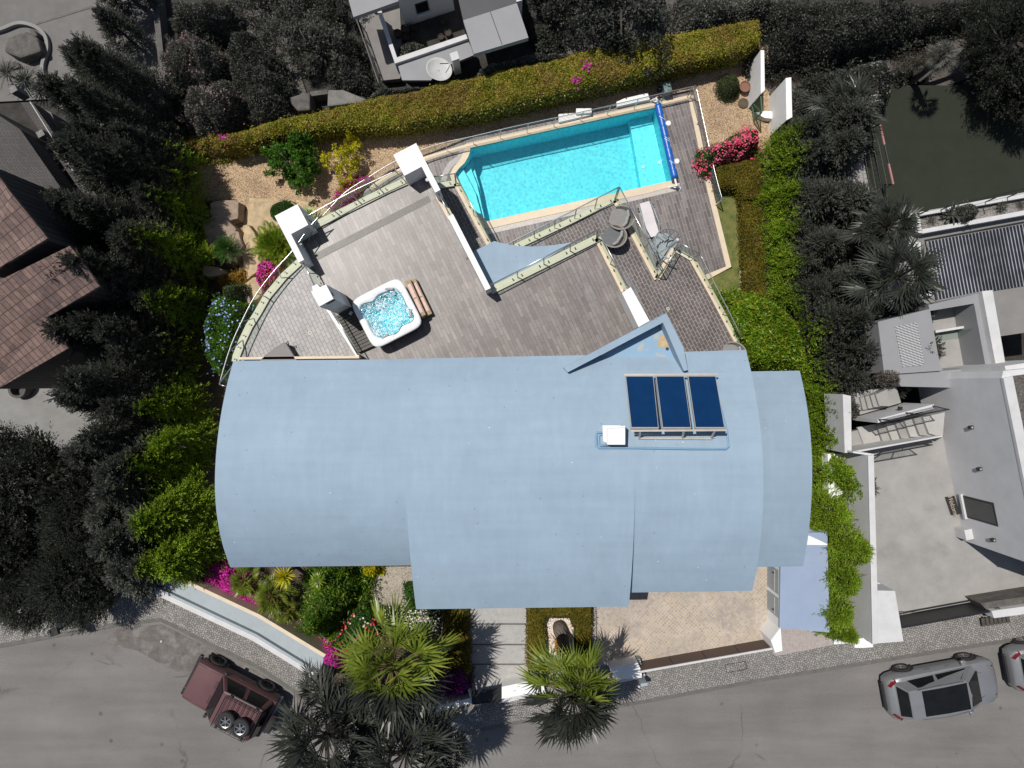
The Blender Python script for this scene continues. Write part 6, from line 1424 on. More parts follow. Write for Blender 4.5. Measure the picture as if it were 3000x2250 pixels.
wb_('wall', [(-60, 470, 2.6), (20, 575, 2.6), (120, 700, 2.6), (-60, 800, 2.4)], -6, m_brick)
wb_('wall', [(-60, 870, .9), (197, 735, 1.5), (270, 838, 1.2), (118, 925, 1.2), (170, 1010, .8), (-60, 1140, .5)], -6, m_brick)
wb_('brick_terrace', [(-60, 300, -1.5), (60, 380, -1.5), (240, 640, -1.5), (330, 830, -1.5), (300, 850, -1.5), (-60, 900, -1.5)], -6, m_brick)
wb_('terrace_wall', [(60, 300, -2.8), (95, 300, -2.8), (330, 640, -2.8), (300, 660, -2.8)], -6, m_brick)
wb_('ramp', [(90, 300, -3.6), (150, 330, -3.6), (250, 580, -3.6), (205, 560, -3.6)], -6, m_conc2)
for q in ([(20, 770, .8), (75, 742, .8), (105, 755, .8), (55, 790, .8)], [(205, 668, -1.4), (250, 690, -1.4), (268, 722, -1.4), (240, 712, -1.4)]): wb_('window', q, q[0][2]-.05, m_black)
for k, (px, lb) in enumerate([((75, 283), 'white brick post with a wreath of leaves beside the ramp'), ((153, 410), 'lower white brick post halfway down the ramp wire')]):
    q = empty('brick_post', P(*px, -3.2), R(30), lb, 'post', 'white brick posts along the ramp'); MB().box((0, 0, .4), (.32, .28, .8)).build('post', M('dull_white_brick', (.24, .235, .23), (.12, .115, .11), scale=14, rough=.9), q)
wr = empty('ramp_cable', P(88, 298, -2.4), 0, 'thin cable strung between the white brick posts', 'cable'); o2 = wr.location.copy(); MB().tube([Vector((0, 0, 0)), P(150, 398, -2.4)-o2, P(213, 500, -2.4)-o2], .02, 5).build('cable', m_nwall, wr)
ld = empty('ladder', P(230, 950, .5), 0, 'aluminium ladder leaning on the eave of the tiled roof', 'ladder'); o2 = ld.location.copy()
a0, a1, b0, b1 = P(152, 948, 1.6)-o2, P(290, 942, -1.5)-o2, P(160, 970, 1.6)-o2, P(302, 963, -1.5)-o2
MB().bar(a0, a1, .05, .07).build('rail', m_alu, ld); MB().bar(b0, b1, .05, .07).build('rail', m_alu, ld)
for k in range(11): MB().bar(a0.lerp(a1, (k+.5)/11), b0.lerp(b1, (k+.5)/11), .05, .04).build('rung', m_alu, ld)
for k, (px, r_, lb) in enumerate([((266, 1004), .42, 'round brick planter at the foot of the ladder'), ((62, 1140), .42, 'round brick planter under the lower tiled roof edge')]):
    z0 = PG(*px).z; q = empty('brick_planter', P(*px, z0+.4), 0, lb, 'planter', 'round brick planters by the tiled house'); MB().lathe((0, 0, 0), [(r_, -.5), (r_, .3), (r_*.72, .3), (r_*.72, -.1), (0, -.1)], 24).build('ring', M('dull_stone_ring', (.10, .095, .09), (.05, .047, .045), scale=14, rough=.9), q)
MB().pprism([(176, 995), (250, 1000), (250, 1015), (178, 1030)], -1, -.4).build('low_wall', m_brick, label='low brick wall between the ladder foot and the tiled house', cat='wall')
# kerbed rockery in the top left corner
rb = empty('rockery_kerb', P(60, 160, -5.3), 0, 'curved stone kerb round the rockery in the top left corner', 'kerb'); o2 = rb.location.copy()
mb = MB(); band(mb, smoothpath([p-o2 for p in PX([(-60, 100), (0, 84), (50, 66), (95, 74), (128, 100), (136, 140), (122, 190), (128, 235), (145, 285)], -5.1)], 5), .16, 0, .2); mb.build('kerb', m_conc, rb)
mb = MB(); band(mb, PX([(448, -60), (462, 80), (478, 240), (476, 305)], -4.6), .28, -5.4, -4.6); mb.build('garden_wall', M('dull_block_wall', (.12, .115, .11), (.075, .07, .068), scale=5, rough=.9), label='narrow grey block wall running between the dark conifers and the oleanders', cat='wall')
# parapet by the street, left
MB().pprism([(10, 1796), (105, 1770), (118, 1778), (20, 1806)], 0, .9).build('low_wall', m_nwhite, label='short pale wall in the shade beside the west pavement', cat='wall')
MB().pprism([(-60, 1790), (2, 1785), (6, 1806), (-60, 1815)], 0, 1.0).build('low_wall', m_conc2, label='dark low wall touching the left picture edge above the pavement', cat='wall')
lp_ = empty('street_lamp', P(240, 1805, .1), 0, 'low black lantern lamp reaching out of the big tree over the west pavement', 'street lamp'); o2 = lp_.location.copy()
MB().tube([(0, 0, 0), (0, 0, .9), P(166, 1850, 1.6)-o2], [.06, .045, .035], 8).build('pole', m_dark, lp_)
hp = P(160, 1851, 1.6)-o2; MB().box(hp, (.34, .28, .16), rz=.3).build('lantern', m_black, lp_, bevel=.03)
# ================================================ VEGETATION
m_feather = leafmat('feathery_dull_leaf', (.028, .031, .025), (.062, .068, .052), (.10, .105, .085), split=False)
# ---- villa garden
hp_ = [(610, 405), (760, 362), (1000, 306), (1130, 278), (1330, 232), (1500, 196), (1720, 145), (1980, 93), (2080, 76), (2225, 55), (2228, 118), (2185, 140), (2000, 182), (1800, 228), (1600, 275), (1400, 322), (1150, 362), (950, 370), (760, 402), (640, 425)]
mass('long_hedge', hp_, -3.45, -5.3, m_hedgel, 90000, L=.10, W=.055, amp=.10, edge=.3, box=True, label='long broad clipped hedge of green and russet leaves behind the pool', cat='hedge', depth=.12, seed=3, flowers=[(m_mag, 60, .12, 3)], up=.3)
mass('lawn_hedge', [(2175, 585), (2235, 590), (2245, 880), (2185, 860)], -4.6, -5.3, m_hedgeg, 12000, L=.09, W=.05, amp=.05, edge=.2, box=True, label='low clipped hedge strip along the narrow lawn', cat='hedge', depth=.1, seed=4)
mass('square_hedge', [(2098, 480), (2190, 468), (2232, 470), (2235, 580), (2180, 582), (2165, 545), (2112, 545)], -4.3, -5.3, m_hedgeg, 11000, L=.09, W=.05, amp=.06, edge=.2, box=True, label='squat square hedge below the pink oleander', cat='hedge', depth=.1, seed=5)
mass('clipped_bush', [(2150+33*math.cos(a), 234+36*math.sin(a)) for a in [k*math.pi/8 for k in range(16)]], -4.2, -5.3, m_olive, 5000, L=.06, W=.03, amp=.02, edge=.5, label='clipped round grey green bush on the gravel by the white garden wall', cat='bush', depth=.1, seed=6)
mass('clipped_bush', [(818+44*math.cos(a), 612+36*math.sin(a)) for a in [k*math.pi/8 for k in range(16)]], -4.2, -5.3, m_dkgreen, 5000, L=.08, W=.04, amp=.03, edge=.5, label='clipped round green bush beside the left white pillar', cat='bush', depth=.1, seed=7)
mass('pink_oleander', [(2080, 410), (2150, 390), (2200, 360), (2245, 365), (2240, 420), (2180, 455), (2100, 475), (2070, 450)], -3.4, -5.3, m_dkgreen, 14000, L=.14, W=.035, amp=.25, edge=.5, label='bright pink flowering oleander outside the east cable railing', cat='bush', flowers=[(m_pinkf, 1250, .10, 110)], wild=.25, seed=8, depth=.4)
tree('citrus_tree', 'citrus', lambda: (blobs(130, 70, 1.25, 2.6, 11, .13, .08, .28), limbs(1.2, 2.4, 11, .07), m_citrus), PG(886, 470) if False else P(880, 490, -5.3), 1, 0, 'rounded glossy green citrus tree on the gravel behind the hot tub terrace')
tree('yellow_shrub', 'yellow', lambda: (blobs(60, 50, .85, 2.0, 12, .10, .06, .22), limbs(.8, 2, 12, .04), m_yellow), P(1020, 490, -5.3), 1, 0, 'bright yellow green shrub next to the citrus tree', 'shrub')
tree('yellow_shrub', 'yellow', None, P(1045, 432, -5.3), (.45, .45, .9), 1, 'thin yellow shrub shoot above the bright yellow shrub', 'shrub')
mass('bougainvillea', [(975, 570), (1010, 520), (1075, 505), (1090, 520), (1050, 560), (1000, 600), (960, 620)], -4.6, -5.3, m_rust, 6000, L=.09, W=.05, amp=.12, edge=.3, label='rusty leaved bougainvillea under the curved cable railing', cat='bush', flowers=[(m_mag, 260, .10, 18)], wild=.15, seed=9)
mass('bougainvillea', [(745, 770), (780, 745), (830, 790), (810, 830), (760, 860), (738, 820)], -3.6, -4.9, m_rust, 5000, L=.09, W=.05, amp=.15, edge=.3, label='magenta bougainvillea at the bend of the curved glass railing', cat='bush', flowers=[(m_mag, 420, .10, 40), (m_pinkf, 150, .09, 20)], wild=.2, seed=10)
rosette('sago_palm', (812, 722), -4.0, 1.35, 44, m_broad, 'large bright sago palm beside the left white pillar', 'palm tree', up=.9, seed=2, droop=.30, feather=26, base=1.2)
rosette('sago_palm', (668, 728), -4.0, .85, 36, m_dkgreen, 'dark sago palm between the rocks of the west garden', 'palm tree', up=.9, seed=3, droop=.30, feather=20, base=1.2)
rosette('young_palm', (605, 748), -3.9, .75, 26, m_broad, 'pale young palm in the shade of the west conifers', 'palm tree', up=.9, seed=4, droop=.3, feather=16, base=1.0)
rosette('yucca', (905, 628), -4.4, .55, 34, m_broad, 'small spiky yucca under the handrail near the left white pillar', 'plant', seed=5, wdt=.05)
mass('plumbago', [(590, 880), (640, 850), (700, 880), (700, 950), (680, 1030), (650, 1100), (590, 1080), (570, 960)], -2.4, -4.2, m_citrus, 16000, L=.09, W=.05, amp=.25, edge=.6, label='green plumbago bush dotted with pale blue flowers beside the curved terrace', cat='bush', flowers=[(m_bluef, 220, .10, 45)], wild=.3, seed=12, depth=.4)
mass('pale_shrub', [(640, 830), (700, 830), (705, 880), (650, 890)], -3.2, -4.4, m_olive, 3000, L=.09, W=.05, amp=.15, edge=.3, label='pale grey green shrub above the blue flowering bush', cat='shrub', wild=.15, seed=13)
mass('small_shrub', [(620, 800), (700, 790), (705, 825), (640, 840)], -4.2, -4.7, m_rust, 2500, L=.08, W=.04, amp=.1, edge=.3, label='yellowing low shrub among the west garden rocks', cat='shrub', wild=.15, seed=14)
mass('small_shrub', [(600, 590), (660, 585), (680, 620), (620, 640)], -4.8, -5.2, m_dkgreen, 2500, L=.08, W=.04, amp=.1, edge=.3, label='low dark green shrub at the top of the west garden rocks', cat='shrub', wild=.1, seed=15, flowers=[(m_yellow, 14, .08, 4)])
# rocks of the west garden
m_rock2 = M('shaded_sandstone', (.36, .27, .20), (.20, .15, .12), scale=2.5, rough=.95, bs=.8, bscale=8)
rocks = [([(735, 585), (860, 590), (900, 640), (840, 660), (760, 700), (720, 640)], -4.9, 'broad sandy slab at the top of the west garden path'), ([(715, 640), (760, 700), (770, 790), (720, 830), (705, 740)], -4.75, 'long sandy slab along the west garden path'),
         ([(700, 840), (760, 800), (770, 860), (720, 900), (690, 890)], -4.2, 'sandy slab near the bend of the curved glass railing'), ([(600, 590), (690, 580), (705, 620), (690, 650), (620, 640)], -4.6, 'rose grey boulder at the upper end of the rockery'),
         ([(590, 640), (650, 620), (695, 670), (680, 720), (600, 720)], -4.55, 'mottled boulder in the middle of the rockery'), ([(645, 680), (700, 675), (712, 740), (670, 770)], -4.5, 'pale boulder beside the dark sago palm'),
         ([(590, 775), (640, 780), (660, 800), (600, 815)], -4.2, 'small reddish stone below the dark sago palm'), ([(690, 870), (730, 865), (735, 900), (700, 930)], -3.9, 'pale boulder beneath the curved glass railing'), ([(1000, 630), (900, 690), (870, 650), (925, 600)], -4.95, 'flat sandy slab behind the left white pillar')]
g_ = random.Random(5)
for pts, z, lb in rocks:
    c = sum(PX(pts, z), Vector())/len(pts); q = smoothpath(PX(pts, z)+[P(*pts[0], z)], 3)[:-1]; q = [c+(p-c)*g_.uniform(.86, 1.05) for p in q]
    MB().prism(q, z-.8, z, top=[(c+(p-c)*.9) for p in q]).build('rock', m_rock if 'andy' in lb else m_rock2, bevel=.035, label=lb, cat='rock', group='rocks of the west garden')
# ---- big glossy tree beside the balcony
bt = empty('glossy_tree', P(2300, 1080, -4), 0, 'wide glossy green tree filling the slope beside the balcony', 'tree')
mass('x', [(2150, 860), (2230, 840), (2320, 880), (2370, 940), (2400, 1040), (2425, 1160), (2440, 1240), (2420, 1290), (2380, 1290), (2365, 1120), (2190, 1070), (2150, 980)], -1.6, -4.6, m_glossy, 42000, L=.20, W=.062, amp=.22, edge=.8, depth=.45, seed=16, parent=bt, clump=420, up=.9, wild=.25)
MB().tube([(0, 0, -1.5), (0, 0, 1.2)], [.2, .12], 8).build('trunk', m_trunk, bt)
# ---- west conifer row
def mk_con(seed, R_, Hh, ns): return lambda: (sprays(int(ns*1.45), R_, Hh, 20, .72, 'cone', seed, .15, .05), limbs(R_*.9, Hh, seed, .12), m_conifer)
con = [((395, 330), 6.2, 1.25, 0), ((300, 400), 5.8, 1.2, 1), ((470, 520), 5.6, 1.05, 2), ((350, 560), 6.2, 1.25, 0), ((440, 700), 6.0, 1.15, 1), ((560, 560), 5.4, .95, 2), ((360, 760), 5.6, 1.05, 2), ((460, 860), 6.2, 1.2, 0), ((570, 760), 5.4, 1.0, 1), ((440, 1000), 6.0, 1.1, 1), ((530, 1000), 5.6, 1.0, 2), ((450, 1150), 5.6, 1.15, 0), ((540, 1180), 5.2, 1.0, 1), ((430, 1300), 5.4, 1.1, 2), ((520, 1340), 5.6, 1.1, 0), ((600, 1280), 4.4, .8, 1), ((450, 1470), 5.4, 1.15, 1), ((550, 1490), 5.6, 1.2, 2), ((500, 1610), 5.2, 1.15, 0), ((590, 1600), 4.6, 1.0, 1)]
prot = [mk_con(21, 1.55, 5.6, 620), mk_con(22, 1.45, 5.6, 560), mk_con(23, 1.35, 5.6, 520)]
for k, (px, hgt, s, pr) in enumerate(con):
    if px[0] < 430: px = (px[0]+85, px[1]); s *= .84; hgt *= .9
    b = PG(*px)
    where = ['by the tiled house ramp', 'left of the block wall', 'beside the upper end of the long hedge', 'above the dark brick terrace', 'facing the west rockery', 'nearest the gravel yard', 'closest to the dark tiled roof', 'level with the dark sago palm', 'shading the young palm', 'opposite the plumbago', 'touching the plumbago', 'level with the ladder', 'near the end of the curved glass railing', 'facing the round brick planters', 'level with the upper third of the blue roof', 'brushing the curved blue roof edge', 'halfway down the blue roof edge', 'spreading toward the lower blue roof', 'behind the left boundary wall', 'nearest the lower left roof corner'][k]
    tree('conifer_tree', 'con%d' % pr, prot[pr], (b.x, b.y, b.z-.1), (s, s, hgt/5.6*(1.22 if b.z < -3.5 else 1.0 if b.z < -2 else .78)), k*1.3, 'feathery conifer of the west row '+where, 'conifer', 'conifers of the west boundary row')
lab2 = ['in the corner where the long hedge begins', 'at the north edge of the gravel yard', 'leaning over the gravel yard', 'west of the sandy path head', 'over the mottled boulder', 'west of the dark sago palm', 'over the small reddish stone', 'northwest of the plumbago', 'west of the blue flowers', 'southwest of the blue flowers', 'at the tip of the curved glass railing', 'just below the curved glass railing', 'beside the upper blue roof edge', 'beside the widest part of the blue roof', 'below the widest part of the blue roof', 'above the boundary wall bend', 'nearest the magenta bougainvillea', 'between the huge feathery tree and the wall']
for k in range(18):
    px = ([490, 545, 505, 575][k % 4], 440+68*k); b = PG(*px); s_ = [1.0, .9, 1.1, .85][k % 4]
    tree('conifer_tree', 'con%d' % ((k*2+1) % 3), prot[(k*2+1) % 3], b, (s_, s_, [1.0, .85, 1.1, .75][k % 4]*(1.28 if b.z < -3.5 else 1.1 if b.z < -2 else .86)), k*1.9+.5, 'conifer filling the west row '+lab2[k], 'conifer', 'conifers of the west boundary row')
# two grey conifers at the top left
for k, (px, s) in enumerate([((400, 10), .9), ((395, 130), .65), ((325, 245), .72), ((390, 270), .85)]):
    b = P(*px, -5.3); tree('conifer_tree', 'con%d' % (k % 3), prot[k % 3], b, (s, s, s*.85), k*2.1, 'dull dark conifer '+['at the top of the grey driveway', 'over the dead twigs by the block wall', 'beside the kerbed rockery', 'between the rockery and the block wall'][k], 'conifer', 'dull conifers round the top left driveway')
# ---- east conifer rows
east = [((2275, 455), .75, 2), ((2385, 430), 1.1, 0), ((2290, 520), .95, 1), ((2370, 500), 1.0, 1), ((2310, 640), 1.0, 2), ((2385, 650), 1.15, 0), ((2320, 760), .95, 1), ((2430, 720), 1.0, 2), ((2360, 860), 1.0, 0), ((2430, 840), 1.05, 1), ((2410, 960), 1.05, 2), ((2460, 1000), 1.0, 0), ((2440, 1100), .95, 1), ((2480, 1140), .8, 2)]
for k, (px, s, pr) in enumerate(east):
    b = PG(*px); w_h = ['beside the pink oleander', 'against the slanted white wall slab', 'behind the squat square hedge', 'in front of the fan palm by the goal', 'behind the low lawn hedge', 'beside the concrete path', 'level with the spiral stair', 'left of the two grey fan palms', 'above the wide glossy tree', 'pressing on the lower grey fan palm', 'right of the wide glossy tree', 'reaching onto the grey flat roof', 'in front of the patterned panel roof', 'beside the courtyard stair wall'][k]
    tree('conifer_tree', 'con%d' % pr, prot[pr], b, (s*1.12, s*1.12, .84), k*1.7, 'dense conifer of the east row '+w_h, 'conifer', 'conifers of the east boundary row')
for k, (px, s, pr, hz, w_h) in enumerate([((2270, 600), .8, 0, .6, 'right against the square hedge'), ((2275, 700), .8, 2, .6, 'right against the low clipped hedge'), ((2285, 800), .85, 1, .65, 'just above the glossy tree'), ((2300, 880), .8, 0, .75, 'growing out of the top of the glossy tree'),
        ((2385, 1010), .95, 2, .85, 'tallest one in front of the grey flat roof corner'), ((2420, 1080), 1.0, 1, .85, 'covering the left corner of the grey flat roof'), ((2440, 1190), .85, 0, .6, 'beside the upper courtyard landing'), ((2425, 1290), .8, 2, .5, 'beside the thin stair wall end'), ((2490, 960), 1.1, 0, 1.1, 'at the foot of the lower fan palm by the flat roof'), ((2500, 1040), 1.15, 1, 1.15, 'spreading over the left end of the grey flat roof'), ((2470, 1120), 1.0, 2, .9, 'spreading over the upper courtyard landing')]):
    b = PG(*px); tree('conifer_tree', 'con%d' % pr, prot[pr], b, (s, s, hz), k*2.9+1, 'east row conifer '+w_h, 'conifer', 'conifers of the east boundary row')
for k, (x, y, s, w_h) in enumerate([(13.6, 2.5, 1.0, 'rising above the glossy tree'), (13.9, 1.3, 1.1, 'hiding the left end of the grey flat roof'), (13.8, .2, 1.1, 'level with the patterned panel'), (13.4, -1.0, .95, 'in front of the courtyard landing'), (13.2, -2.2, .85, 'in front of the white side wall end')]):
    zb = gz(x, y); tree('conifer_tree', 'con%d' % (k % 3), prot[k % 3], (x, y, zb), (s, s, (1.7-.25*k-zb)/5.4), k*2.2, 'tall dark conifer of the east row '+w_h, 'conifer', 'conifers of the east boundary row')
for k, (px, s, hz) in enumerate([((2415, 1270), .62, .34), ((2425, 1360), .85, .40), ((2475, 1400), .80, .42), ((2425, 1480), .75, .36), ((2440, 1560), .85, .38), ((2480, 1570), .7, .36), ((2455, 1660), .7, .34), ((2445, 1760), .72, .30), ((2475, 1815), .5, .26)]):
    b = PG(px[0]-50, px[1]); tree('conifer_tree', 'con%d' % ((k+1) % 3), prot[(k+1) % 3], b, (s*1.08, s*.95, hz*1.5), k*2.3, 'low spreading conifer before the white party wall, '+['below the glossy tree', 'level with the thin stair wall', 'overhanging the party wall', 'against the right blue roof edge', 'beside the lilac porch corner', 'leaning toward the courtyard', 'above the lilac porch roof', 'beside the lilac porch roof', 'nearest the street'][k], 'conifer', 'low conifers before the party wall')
m_broadg = leafmat('long_green_leaf', (.035, .11, .010), (.11, .22, .015), (.40, .42, .05), split=False)
# ---- south garden
mass('bougainvillea', [(590, 1660), (650, 1650), (700, 1690), (760, 1740), (850, 1790), (845, 1815), (760, 1790), (660, 1745), (590, 1710)], .75, .1, m_rust, 9000, L=.08, W=.045, amp=.12, edge=.25, label='strip of magenta bougainvillea along the left boundary wall', cat='bush', flowers=[(m_mag, 3200, .085, 230)], wild=.12, seed=31)
rosette('yucca', (832, 1688), 1.6, .55, 60, m_yellow, 'bright spiky yucca head below the lower left roof corner', 'plant', up=1.0, wdt=.045, seed=32, droop=.05, base=1.4)
palm('dwarf_palm', (800, 1745), .9, 33, .50, 'low bushy dwarf fan palm above the magenta bougainvillea', m_palm, n=26, tr=.08)
palm('dwarf_palm', (720, 1700), .8, 34, .48, 'dwarf fan palm tucked under the lower left roof edge', m_palm, n=22, tr=.08)
palm('dwarf_palm', (840, 1790), .8, 35, .34, 'smallest dwarf fan palm between the bougainvillea and the big shrub', m_palm, n=18, tr=.06)
mass('big_leafy_shrub', [(890, 1670), (960, 1660), (1010, 1680), (1035, 1740), (1020, 1800), (960, 1830), (940, 1900), (905, 1920), (882, 1860), (885, 1760)], 2.2, .2, m_broadg, 26000, L=.19, W=.045, amp=.35, edge=.7, label='tall long leaved green shrub between the two front garden beds', cat='shrub', wild=.4, seed=36, clump=260, depth=.5, up=.8)
rosette('leafy_shrub_tip', (930, 1700), 2.4, .4, 30, m_broad, 'yellow green leaf rosette rising from the tall long leaved shrub', 'plant', seed=37, wdt=.06, base=2)
mass('rose_shrub', [(985, 1810), (1050, 1790), (1110, 1800), (1110, 1860), (1060, 1920), (1000, 1930), (950, 1900)], 1.0, .1, m_dkgreen, 12000, L=.09, W=.05, amp=.18, edge=.4, label='dark green shrub with scattered red flowers beside the big fan palm', cat='shrub', flowers=[(m_redf, 110, .11, 16), (m_whitef, 40, .1, 6)], wild=.15, seed=38)
mass('white_flower_shrub', [(1115, 1805), (1180, 1790), (1290, 1790), (1292, 1860), (1250, 1870), (1180, 1850), (1115, 1850)], .8, .1, m_citrus, 9000, L=.09, W=.05, amp=.15, edge=.3, label='shrub covered in white flowers under the front roof edge', cat='shrub', flowers=[(m_whitef, 850, .085, 75)], wild=.1, seed=39)
mass('small_shrub', [(1050, 1655), (1100, 1655), (1110, 1690), (1060, 1690)], 1.0, .1, m_yellow, 1500, L=.14, W=.05, amp=.15, edge=.3, label='low yellow green shrub on the gravel against the house front', cat='shrub', wild=.15, seed=40)
mass('small_shrub', [(1175, 1730), (1230, 1720), (1240, 1790), (1190, 1785)], 1.0, .1, m_dkgreen, 2500, L=.12, W=.05, amp=.15, edge=.3, label='dark shrub in the corner under the lower blue roof', cat='shrub', wild=.15, seed=41)
mass('bougainvillea', [(920, 1905), (960, 1890), (1020, 1915), (1030, 1955), (980, 1965), (940, 1950)], 1.1, .1, m_rust, 4000, L=.08, W=.045, amp=.15, edge=.3, label='magenta bougainvillea at the right end of the left boundary wall', cat='bush', flowers=[(m_mag, 900, .085, 70)], wild=.15, seed=42)
mass('hedge_strip', [(1300, 1785), (1372, 1785), (1374, 1975), (1340, 1985), (1302, 1960)], .95, .1, m_hedgeg, 11000, L=.08, W=.045, amp=.05, edge=.15, box=True, label='narrow clipped hedge along the left side of the entrance steps', cat='hedge', depth=.1, seed=43)
mass('bougainvillea', [(1290, 1970), (1350, 1960), (1374, 1990), (1372, 2035), (1310, 2050), (1270, 2040)], 1.3, .1, m_dkgreen, 6000, L=.08, W=.045, amp=.2, edge=.3, label='deep purple bougainvillea by the entrance gate', cat='bush', flowers=[(leafmat('purple_flower', (.12, .005, .12), (.22, .01, .2), split=False), 1700, .085, 120)], wild=.12, seed=44)
mass('square_bed_hedge', [(1546, 1780), (1732, 1780), (1732, 1980), (1700, 1960), (1690, 1890), (1688, 1840), (1672, 1806), (1600, 1806), (1590, 1830), (1596, 1880), (1600, 1960), (1548, 1960)], .75, .1, m_hedgeg, 22000, L=.08, W=.045, amp=.05, edge=.15, box=True, label='clipped hedge framing the pebble bed of the cut palm stump', cat='hedge', depth=.1, seed=45)
sheet('pebble_bed', [(1590, 1800), (1678, 1800), (1690, 1920), (1590, 1920)], .3, m_whitegravel, .2)
sm = empty('palm_stump', P(1640, 1850, .3), 0, 'leaning grey palm trunk base in the white pebble bed', 'stump'); MB().tube([(0, .2, -.1), (.03, .05, .25), (.12, -.35, .7)], [.31, .29, .17], 14).build('stump', M('grey_fibrous_bark', (.17, .14, .115), (.085, .07, .06), scale=9, rough=.95, bs=.8, bscale=14), sm, smooth=True)
mass('orange_frond_tuft', [(1628, 1890), (1660, 1885), (1664, 1925), (1640, 1930)], 1.2, .6, leafmat('orange_frond', (.40, .17, .02), (.6, .30, .05), split=False), 260, L=.45, W=.04, amp=.1, edge=.3, label='tuft of orange dead fronds beside the leaning palm trunk', cat='plant', seed=46, up=1.5)
# ---- fan palms
palm('fan_palm', (1150, 1950), 5.0, 51, 1.25, 'biggest bright fan palm left of the entrance steps', m_palm, n=34, base=(1230, 1900), dead=30)
palm('fan_palm', (960, 2150), 5.2, 52, 1.22, 'dull fan palm beside the tail of the off-roader', m_gpalm, n=32, base=(1060, 2030), dead=25)
palm('fan_palm', (1190, 2200), 5.0, 53, 1.20, 'dull fan palm in the middle of the front clump at the bottom edge', m_gpalm, n=32, base=(1200, 2060), dead=25)
palm('fan_palm', (1060, 2090), 4.4, 58, .9, 'dull fan palm between the two bigger dull palms of the front clump', m_gpalm, n=24, base=(1140, 2010), dead=15)
palm('fan_palm', (1300, 2210), 4.0, 54, .62, 'small dull fan palm at the right side of the front clump', m_gpalm, n=20, base=(1290, 2090))
palm('fan_palm', (935, 2010), 3.6, 55, .55, 'small fan palm over the end of the left boundary wall', m_palm, n=16, base=(980, 1960))
palm('fan_palm', (1680, 2040), 5.5, 56, 1.06, 'fan palm with a leaning trunk between the entrance steps and the driveway', m_palm, n=36, base=(1645, 1860), dead=22, tr=.22, zb=.4)
palm('fan_palm', (2485, 325), -2.4, 61, 1.0, 'dull fan palm above the football goal', m_gpalm, n=24, base=(2460, 345), zb=-5)
palm('fan_palm', (2600, 665), 0.2, 62, .88, 'dull fan palm beside the white planter corner', m_gpalm, n=26, base=(2560, 700), zb=-4, dead=8)
palm('fan_palm', (2625, 812), 1.2, 63, 1.08, 'dull fan palm in front of the slatted pool cover', m_gpalm, n=30, base=(2570, 830), zb=-3.5, dead=12)
palm('fan_palm', (2760, 165), -1.5, 64, .45, 'small pale palm crown leaning over the dry grass at the top right', m_greyleaf, n=16, base=(2660, 245), zb=-5)
# ---- plants in the white planter
rosette('agave', (2790, 628), npz+.3, .62, 26, m_greyleaf, 'grey agave in the white planter', 'plant', wdt=.13, up=.7, seed=71, droop=.05)
mass('planter_bush', [(2815, 600), (2860, 585), (2882, 605), (2875, 635), (2830, 645)], npz+.9, npz+.1, m_greyleaf, 3500, L=.12, W=.03, amp=.12, edge=.3, label='round spiky grey bush in the white planter next to the agave', cat='bush', seed=72, wild=.15)
rosette('yucca', (2932, 604), npz+.3, .42, 30, m_greyleaf, 'small dull yucca in the white planter right of the spiky bush', 'plant', wdt=.04, up=.9, seed=73)
rosette('dry_tuft', (2727, 645), npz+.2, .40, 34, m_dry, 'dry grass tuft at the left end of the white planter', 'plant', wdt=.02, up=.9, seed=74)
rosette('dry_tuft', (2988, 600), npz+.2, .38, 34, m_dry, 'dry grass tuft at the right picture edge of the white planter', 'plant', wdt=.02, up=.9, seed=75)
mass('trailing_shrub', [(2590, 1100), (2640, 1095), (2650, 1118), (2600, 1122)], 1.8, 1.2, m_dry, 900, L=.14, W=.03, amp=.1, edge=.2, label='dry reddish shrub on the grey roof edge above the courtyard stairs', cat='shrub', seed=76, wild=.15)
# ---- dull surroundings
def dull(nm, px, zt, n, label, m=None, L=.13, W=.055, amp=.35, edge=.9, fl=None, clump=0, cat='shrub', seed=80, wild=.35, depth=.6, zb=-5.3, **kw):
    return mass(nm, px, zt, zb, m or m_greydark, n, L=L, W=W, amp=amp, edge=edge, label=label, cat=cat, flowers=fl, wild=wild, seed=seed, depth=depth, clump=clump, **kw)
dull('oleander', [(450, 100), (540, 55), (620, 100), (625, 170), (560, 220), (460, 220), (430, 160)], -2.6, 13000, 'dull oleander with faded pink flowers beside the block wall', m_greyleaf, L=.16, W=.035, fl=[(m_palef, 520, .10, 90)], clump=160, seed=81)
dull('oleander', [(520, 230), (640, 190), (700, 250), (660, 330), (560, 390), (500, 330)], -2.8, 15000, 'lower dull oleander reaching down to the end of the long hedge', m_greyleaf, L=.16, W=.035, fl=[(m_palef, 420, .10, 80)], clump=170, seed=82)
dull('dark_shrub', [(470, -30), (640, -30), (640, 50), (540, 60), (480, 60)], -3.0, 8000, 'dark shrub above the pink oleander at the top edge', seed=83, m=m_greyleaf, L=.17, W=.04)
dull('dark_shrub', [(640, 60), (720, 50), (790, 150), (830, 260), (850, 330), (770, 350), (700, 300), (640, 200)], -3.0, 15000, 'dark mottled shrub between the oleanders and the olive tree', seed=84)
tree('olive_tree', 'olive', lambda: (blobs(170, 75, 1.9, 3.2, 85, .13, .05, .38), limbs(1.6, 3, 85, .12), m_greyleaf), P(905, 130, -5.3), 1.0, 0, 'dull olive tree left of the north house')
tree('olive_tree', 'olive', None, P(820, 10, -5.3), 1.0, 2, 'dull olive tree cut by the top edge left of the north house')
tree('olive_tree', 'olive', None, P(985, 20, -5.3), .75, 4, 'small dull olive tree touching the flat roof of the north house')
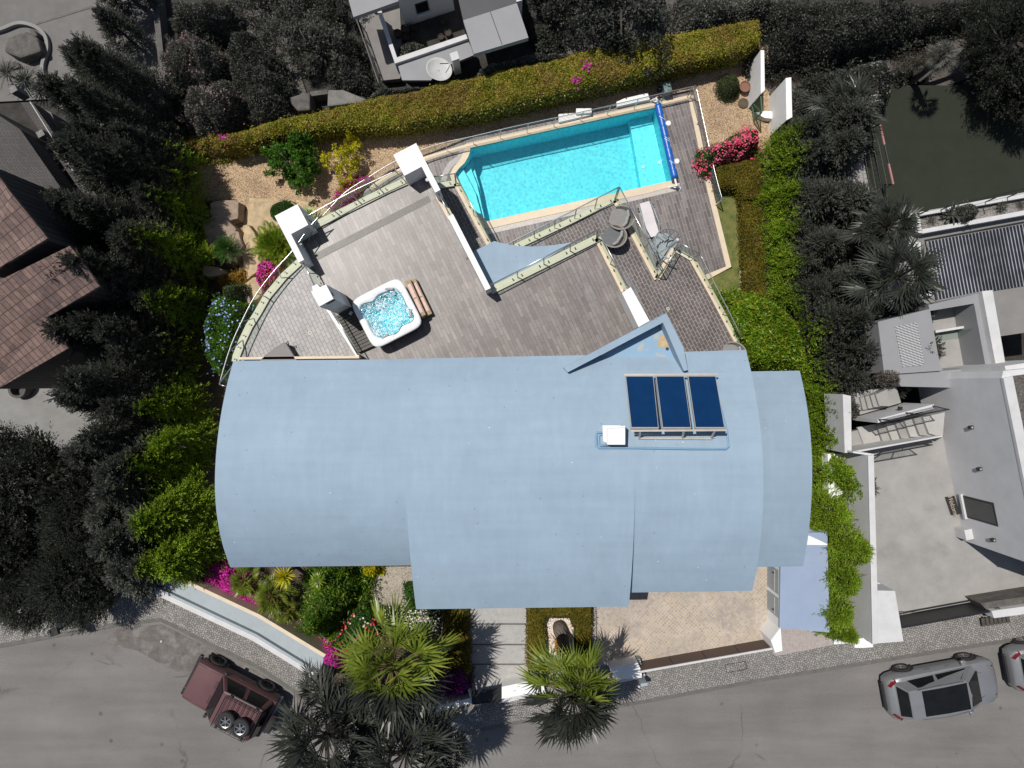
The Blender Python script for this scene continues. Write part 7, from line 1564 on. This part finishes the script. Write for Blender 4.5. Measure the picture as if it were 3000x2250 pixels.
dull('dark_shrub', [(960, 80), (1030, 90), (1060, 180), (1100, 240), (1060, 262), (990, 250), (940, 180)], -3.6, 9000, 'dark shrub under the terrace railing of the north house', seed=86)
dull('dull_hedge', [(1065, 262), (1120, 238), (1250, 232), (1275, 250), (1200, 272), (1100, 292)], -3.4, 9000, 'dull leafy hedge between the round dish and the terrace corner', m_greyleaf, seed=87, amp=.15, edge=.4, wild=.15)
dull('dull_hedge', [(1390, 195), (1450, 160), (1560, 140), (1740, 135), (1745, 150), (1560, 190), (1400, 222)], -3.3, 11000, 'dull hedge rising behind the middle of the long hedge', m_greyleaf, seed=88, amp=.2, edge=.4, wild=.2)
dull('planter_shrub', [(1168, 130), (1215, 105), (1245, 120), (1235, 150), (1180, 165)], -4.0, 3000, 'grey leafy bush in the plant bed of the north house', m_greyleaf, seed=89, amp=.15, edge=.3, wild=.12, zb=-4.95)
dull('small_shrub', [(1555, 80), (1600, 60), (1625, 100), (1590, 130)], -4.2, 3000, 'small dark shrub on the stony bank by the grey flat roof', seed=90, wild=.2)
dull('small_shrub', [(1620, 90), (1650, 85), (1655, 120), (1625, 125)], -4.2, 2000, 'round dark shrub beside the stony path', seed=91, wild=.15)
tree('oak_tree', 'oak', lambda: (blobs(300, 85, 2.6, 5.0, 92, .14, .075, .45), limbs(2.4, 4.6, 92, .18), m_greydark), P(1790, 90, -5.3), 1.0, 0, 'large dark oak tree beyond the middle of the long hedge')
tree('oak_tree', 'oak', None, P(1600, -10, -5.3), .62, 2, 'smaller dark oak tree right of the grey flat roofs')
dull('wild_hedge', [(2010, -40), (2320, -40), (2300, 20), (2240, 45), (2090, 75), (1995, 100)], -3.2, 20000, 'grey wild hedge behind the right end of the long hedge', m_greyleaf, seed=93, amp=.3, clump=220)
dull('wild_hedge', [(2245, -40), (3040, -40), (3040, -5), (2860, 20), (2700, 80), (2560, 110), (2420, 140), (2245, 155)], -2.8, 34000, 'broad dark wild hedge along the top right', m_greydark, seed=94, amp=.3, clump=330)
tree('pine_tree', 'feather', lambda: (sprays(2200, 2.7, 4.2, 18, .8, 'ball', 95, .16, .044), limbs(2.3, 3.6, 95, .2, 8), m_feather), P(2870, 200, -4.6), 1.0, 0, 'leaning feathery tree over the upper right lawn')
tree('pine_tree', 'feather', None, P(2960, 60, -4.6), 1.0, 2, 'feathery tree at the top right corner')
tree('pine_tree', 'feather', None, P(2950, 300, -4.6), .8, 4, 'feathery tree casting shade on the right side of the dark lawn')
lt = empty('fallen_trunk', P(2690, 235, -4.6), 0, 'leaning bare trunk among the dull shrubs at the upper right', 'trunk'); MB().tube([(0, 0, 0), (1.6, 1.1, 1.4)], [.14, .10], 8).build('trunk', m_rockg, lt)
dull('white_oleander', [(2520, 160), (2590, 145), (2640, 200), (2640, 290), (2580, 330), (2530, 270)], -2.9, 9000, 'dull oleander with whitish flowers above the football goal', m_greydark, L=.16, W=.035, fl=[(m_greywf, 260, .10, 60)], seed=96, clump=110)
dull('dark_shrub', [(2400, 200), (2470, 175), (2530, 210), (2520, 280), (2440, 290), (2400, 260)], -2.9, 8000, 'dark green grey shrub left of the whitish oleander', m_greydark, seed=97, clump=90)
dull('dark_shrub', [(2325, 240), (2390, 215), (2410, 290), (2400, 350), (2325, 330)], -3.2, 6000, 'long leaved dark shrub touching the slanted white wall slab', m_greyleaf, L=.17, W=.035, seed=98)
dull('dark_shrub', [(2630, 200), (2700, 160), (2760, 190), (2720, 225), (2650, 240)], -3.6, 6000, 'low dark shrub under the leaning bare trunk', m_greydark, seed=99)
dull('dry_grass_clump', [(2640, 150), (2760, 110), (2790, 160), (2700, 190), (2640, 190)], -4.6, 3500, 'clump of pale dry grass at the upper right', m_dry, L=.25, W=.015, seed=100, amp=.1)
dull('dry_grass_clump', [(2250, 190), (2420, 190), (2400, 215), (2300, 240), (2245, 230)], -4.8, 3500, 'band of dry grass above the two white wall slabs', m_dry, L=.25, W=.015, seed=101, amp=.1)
# big feathery tree bottom left
tree('feathery_tree', 'feather2', lambda: (sprays(3000, 3.0, 4.6, 18, .85, 'ball', 102, .16, .046), limbs(2.6, 3.9, 102, .2, 8), m_feather), PG(190, 1400), 1.0, 0, 'huge feathery grey green tree left of the green conifers')
tree('feathery_tree', 'feather2', None, PG(80, 1560), .85, 2, 'feathery tree at the left edge above the west pavement')
tree('feathery_tree', 'feather2', None, PG(330, 1500), .72, 4, 'feathery tree between the huge one and the green conifers')
tree('feathery_tree', 'feather2', None, PG(300, 1660), .7, 1, 'feathery tree overhanging the west pavement beside the street lamp')
tree('feathery_tree', 'feather2', None, PG(160, 1690), .62, 5, 'lowest feathery tree over the short pale wall by the pavement')
for k, (px, r_, lb) in enumerate([((22, 215), .95, 'spiky dark palm at the left edge of the rockery'), ((75, 235), .85, 'spiky dark palm in the middle of the rockery'), ((112, 262), .55, 'small spiky palm by the curved rockery kerb')]): rosette('rockery_palm', px, -4.6, r_, 46, m_greydark if k else m_greyleaf, lb, 'palm tree', wdt=.05, up=.8, seed=110+k, base=.6)
for k, (pts, z, lb) in enumerate([([(20, 110), (75, 90), (110, 110), (120, 150), (60, 170), (10, 150)], -4.7, 'largest grey boulder of the kerbed rockery'), ([(80, 78), (100, 85), (110, 105), (90, 108)], -4.8, 'small pale boulder at the top of the rockery'), ([(0, 175), (50, 180), (60, 195), (10, 200)], -5.1, 'flat stone below the large rockery boulder')]):
    MB().pprism(pts, -5.4, z).build('boulder', m_rockg, bevel=.1, label=lb, cat='boulder', group='boulders of the rockery')
dull('ground_cover', [(150, 290), (215, 330), (230, 380), (170, 340)], -3.6, 2500, 'low dark shrub beside the brick ramp wall', seed=120, wild=.15)

mass('mixed_shrubs', [(470, 395), (560, 378), (640, 372), (700, 380), (720, 420), (640, 450), (560, 455), (480, 440)], -4.3, -5.3, m_hedgel, 7000, L=.09, W=.05, amp=.2, edge=.4, label='loose green and russet shrubs at the ragged west end of the long hedge', cat='shrub', seed=130, wild=.25)
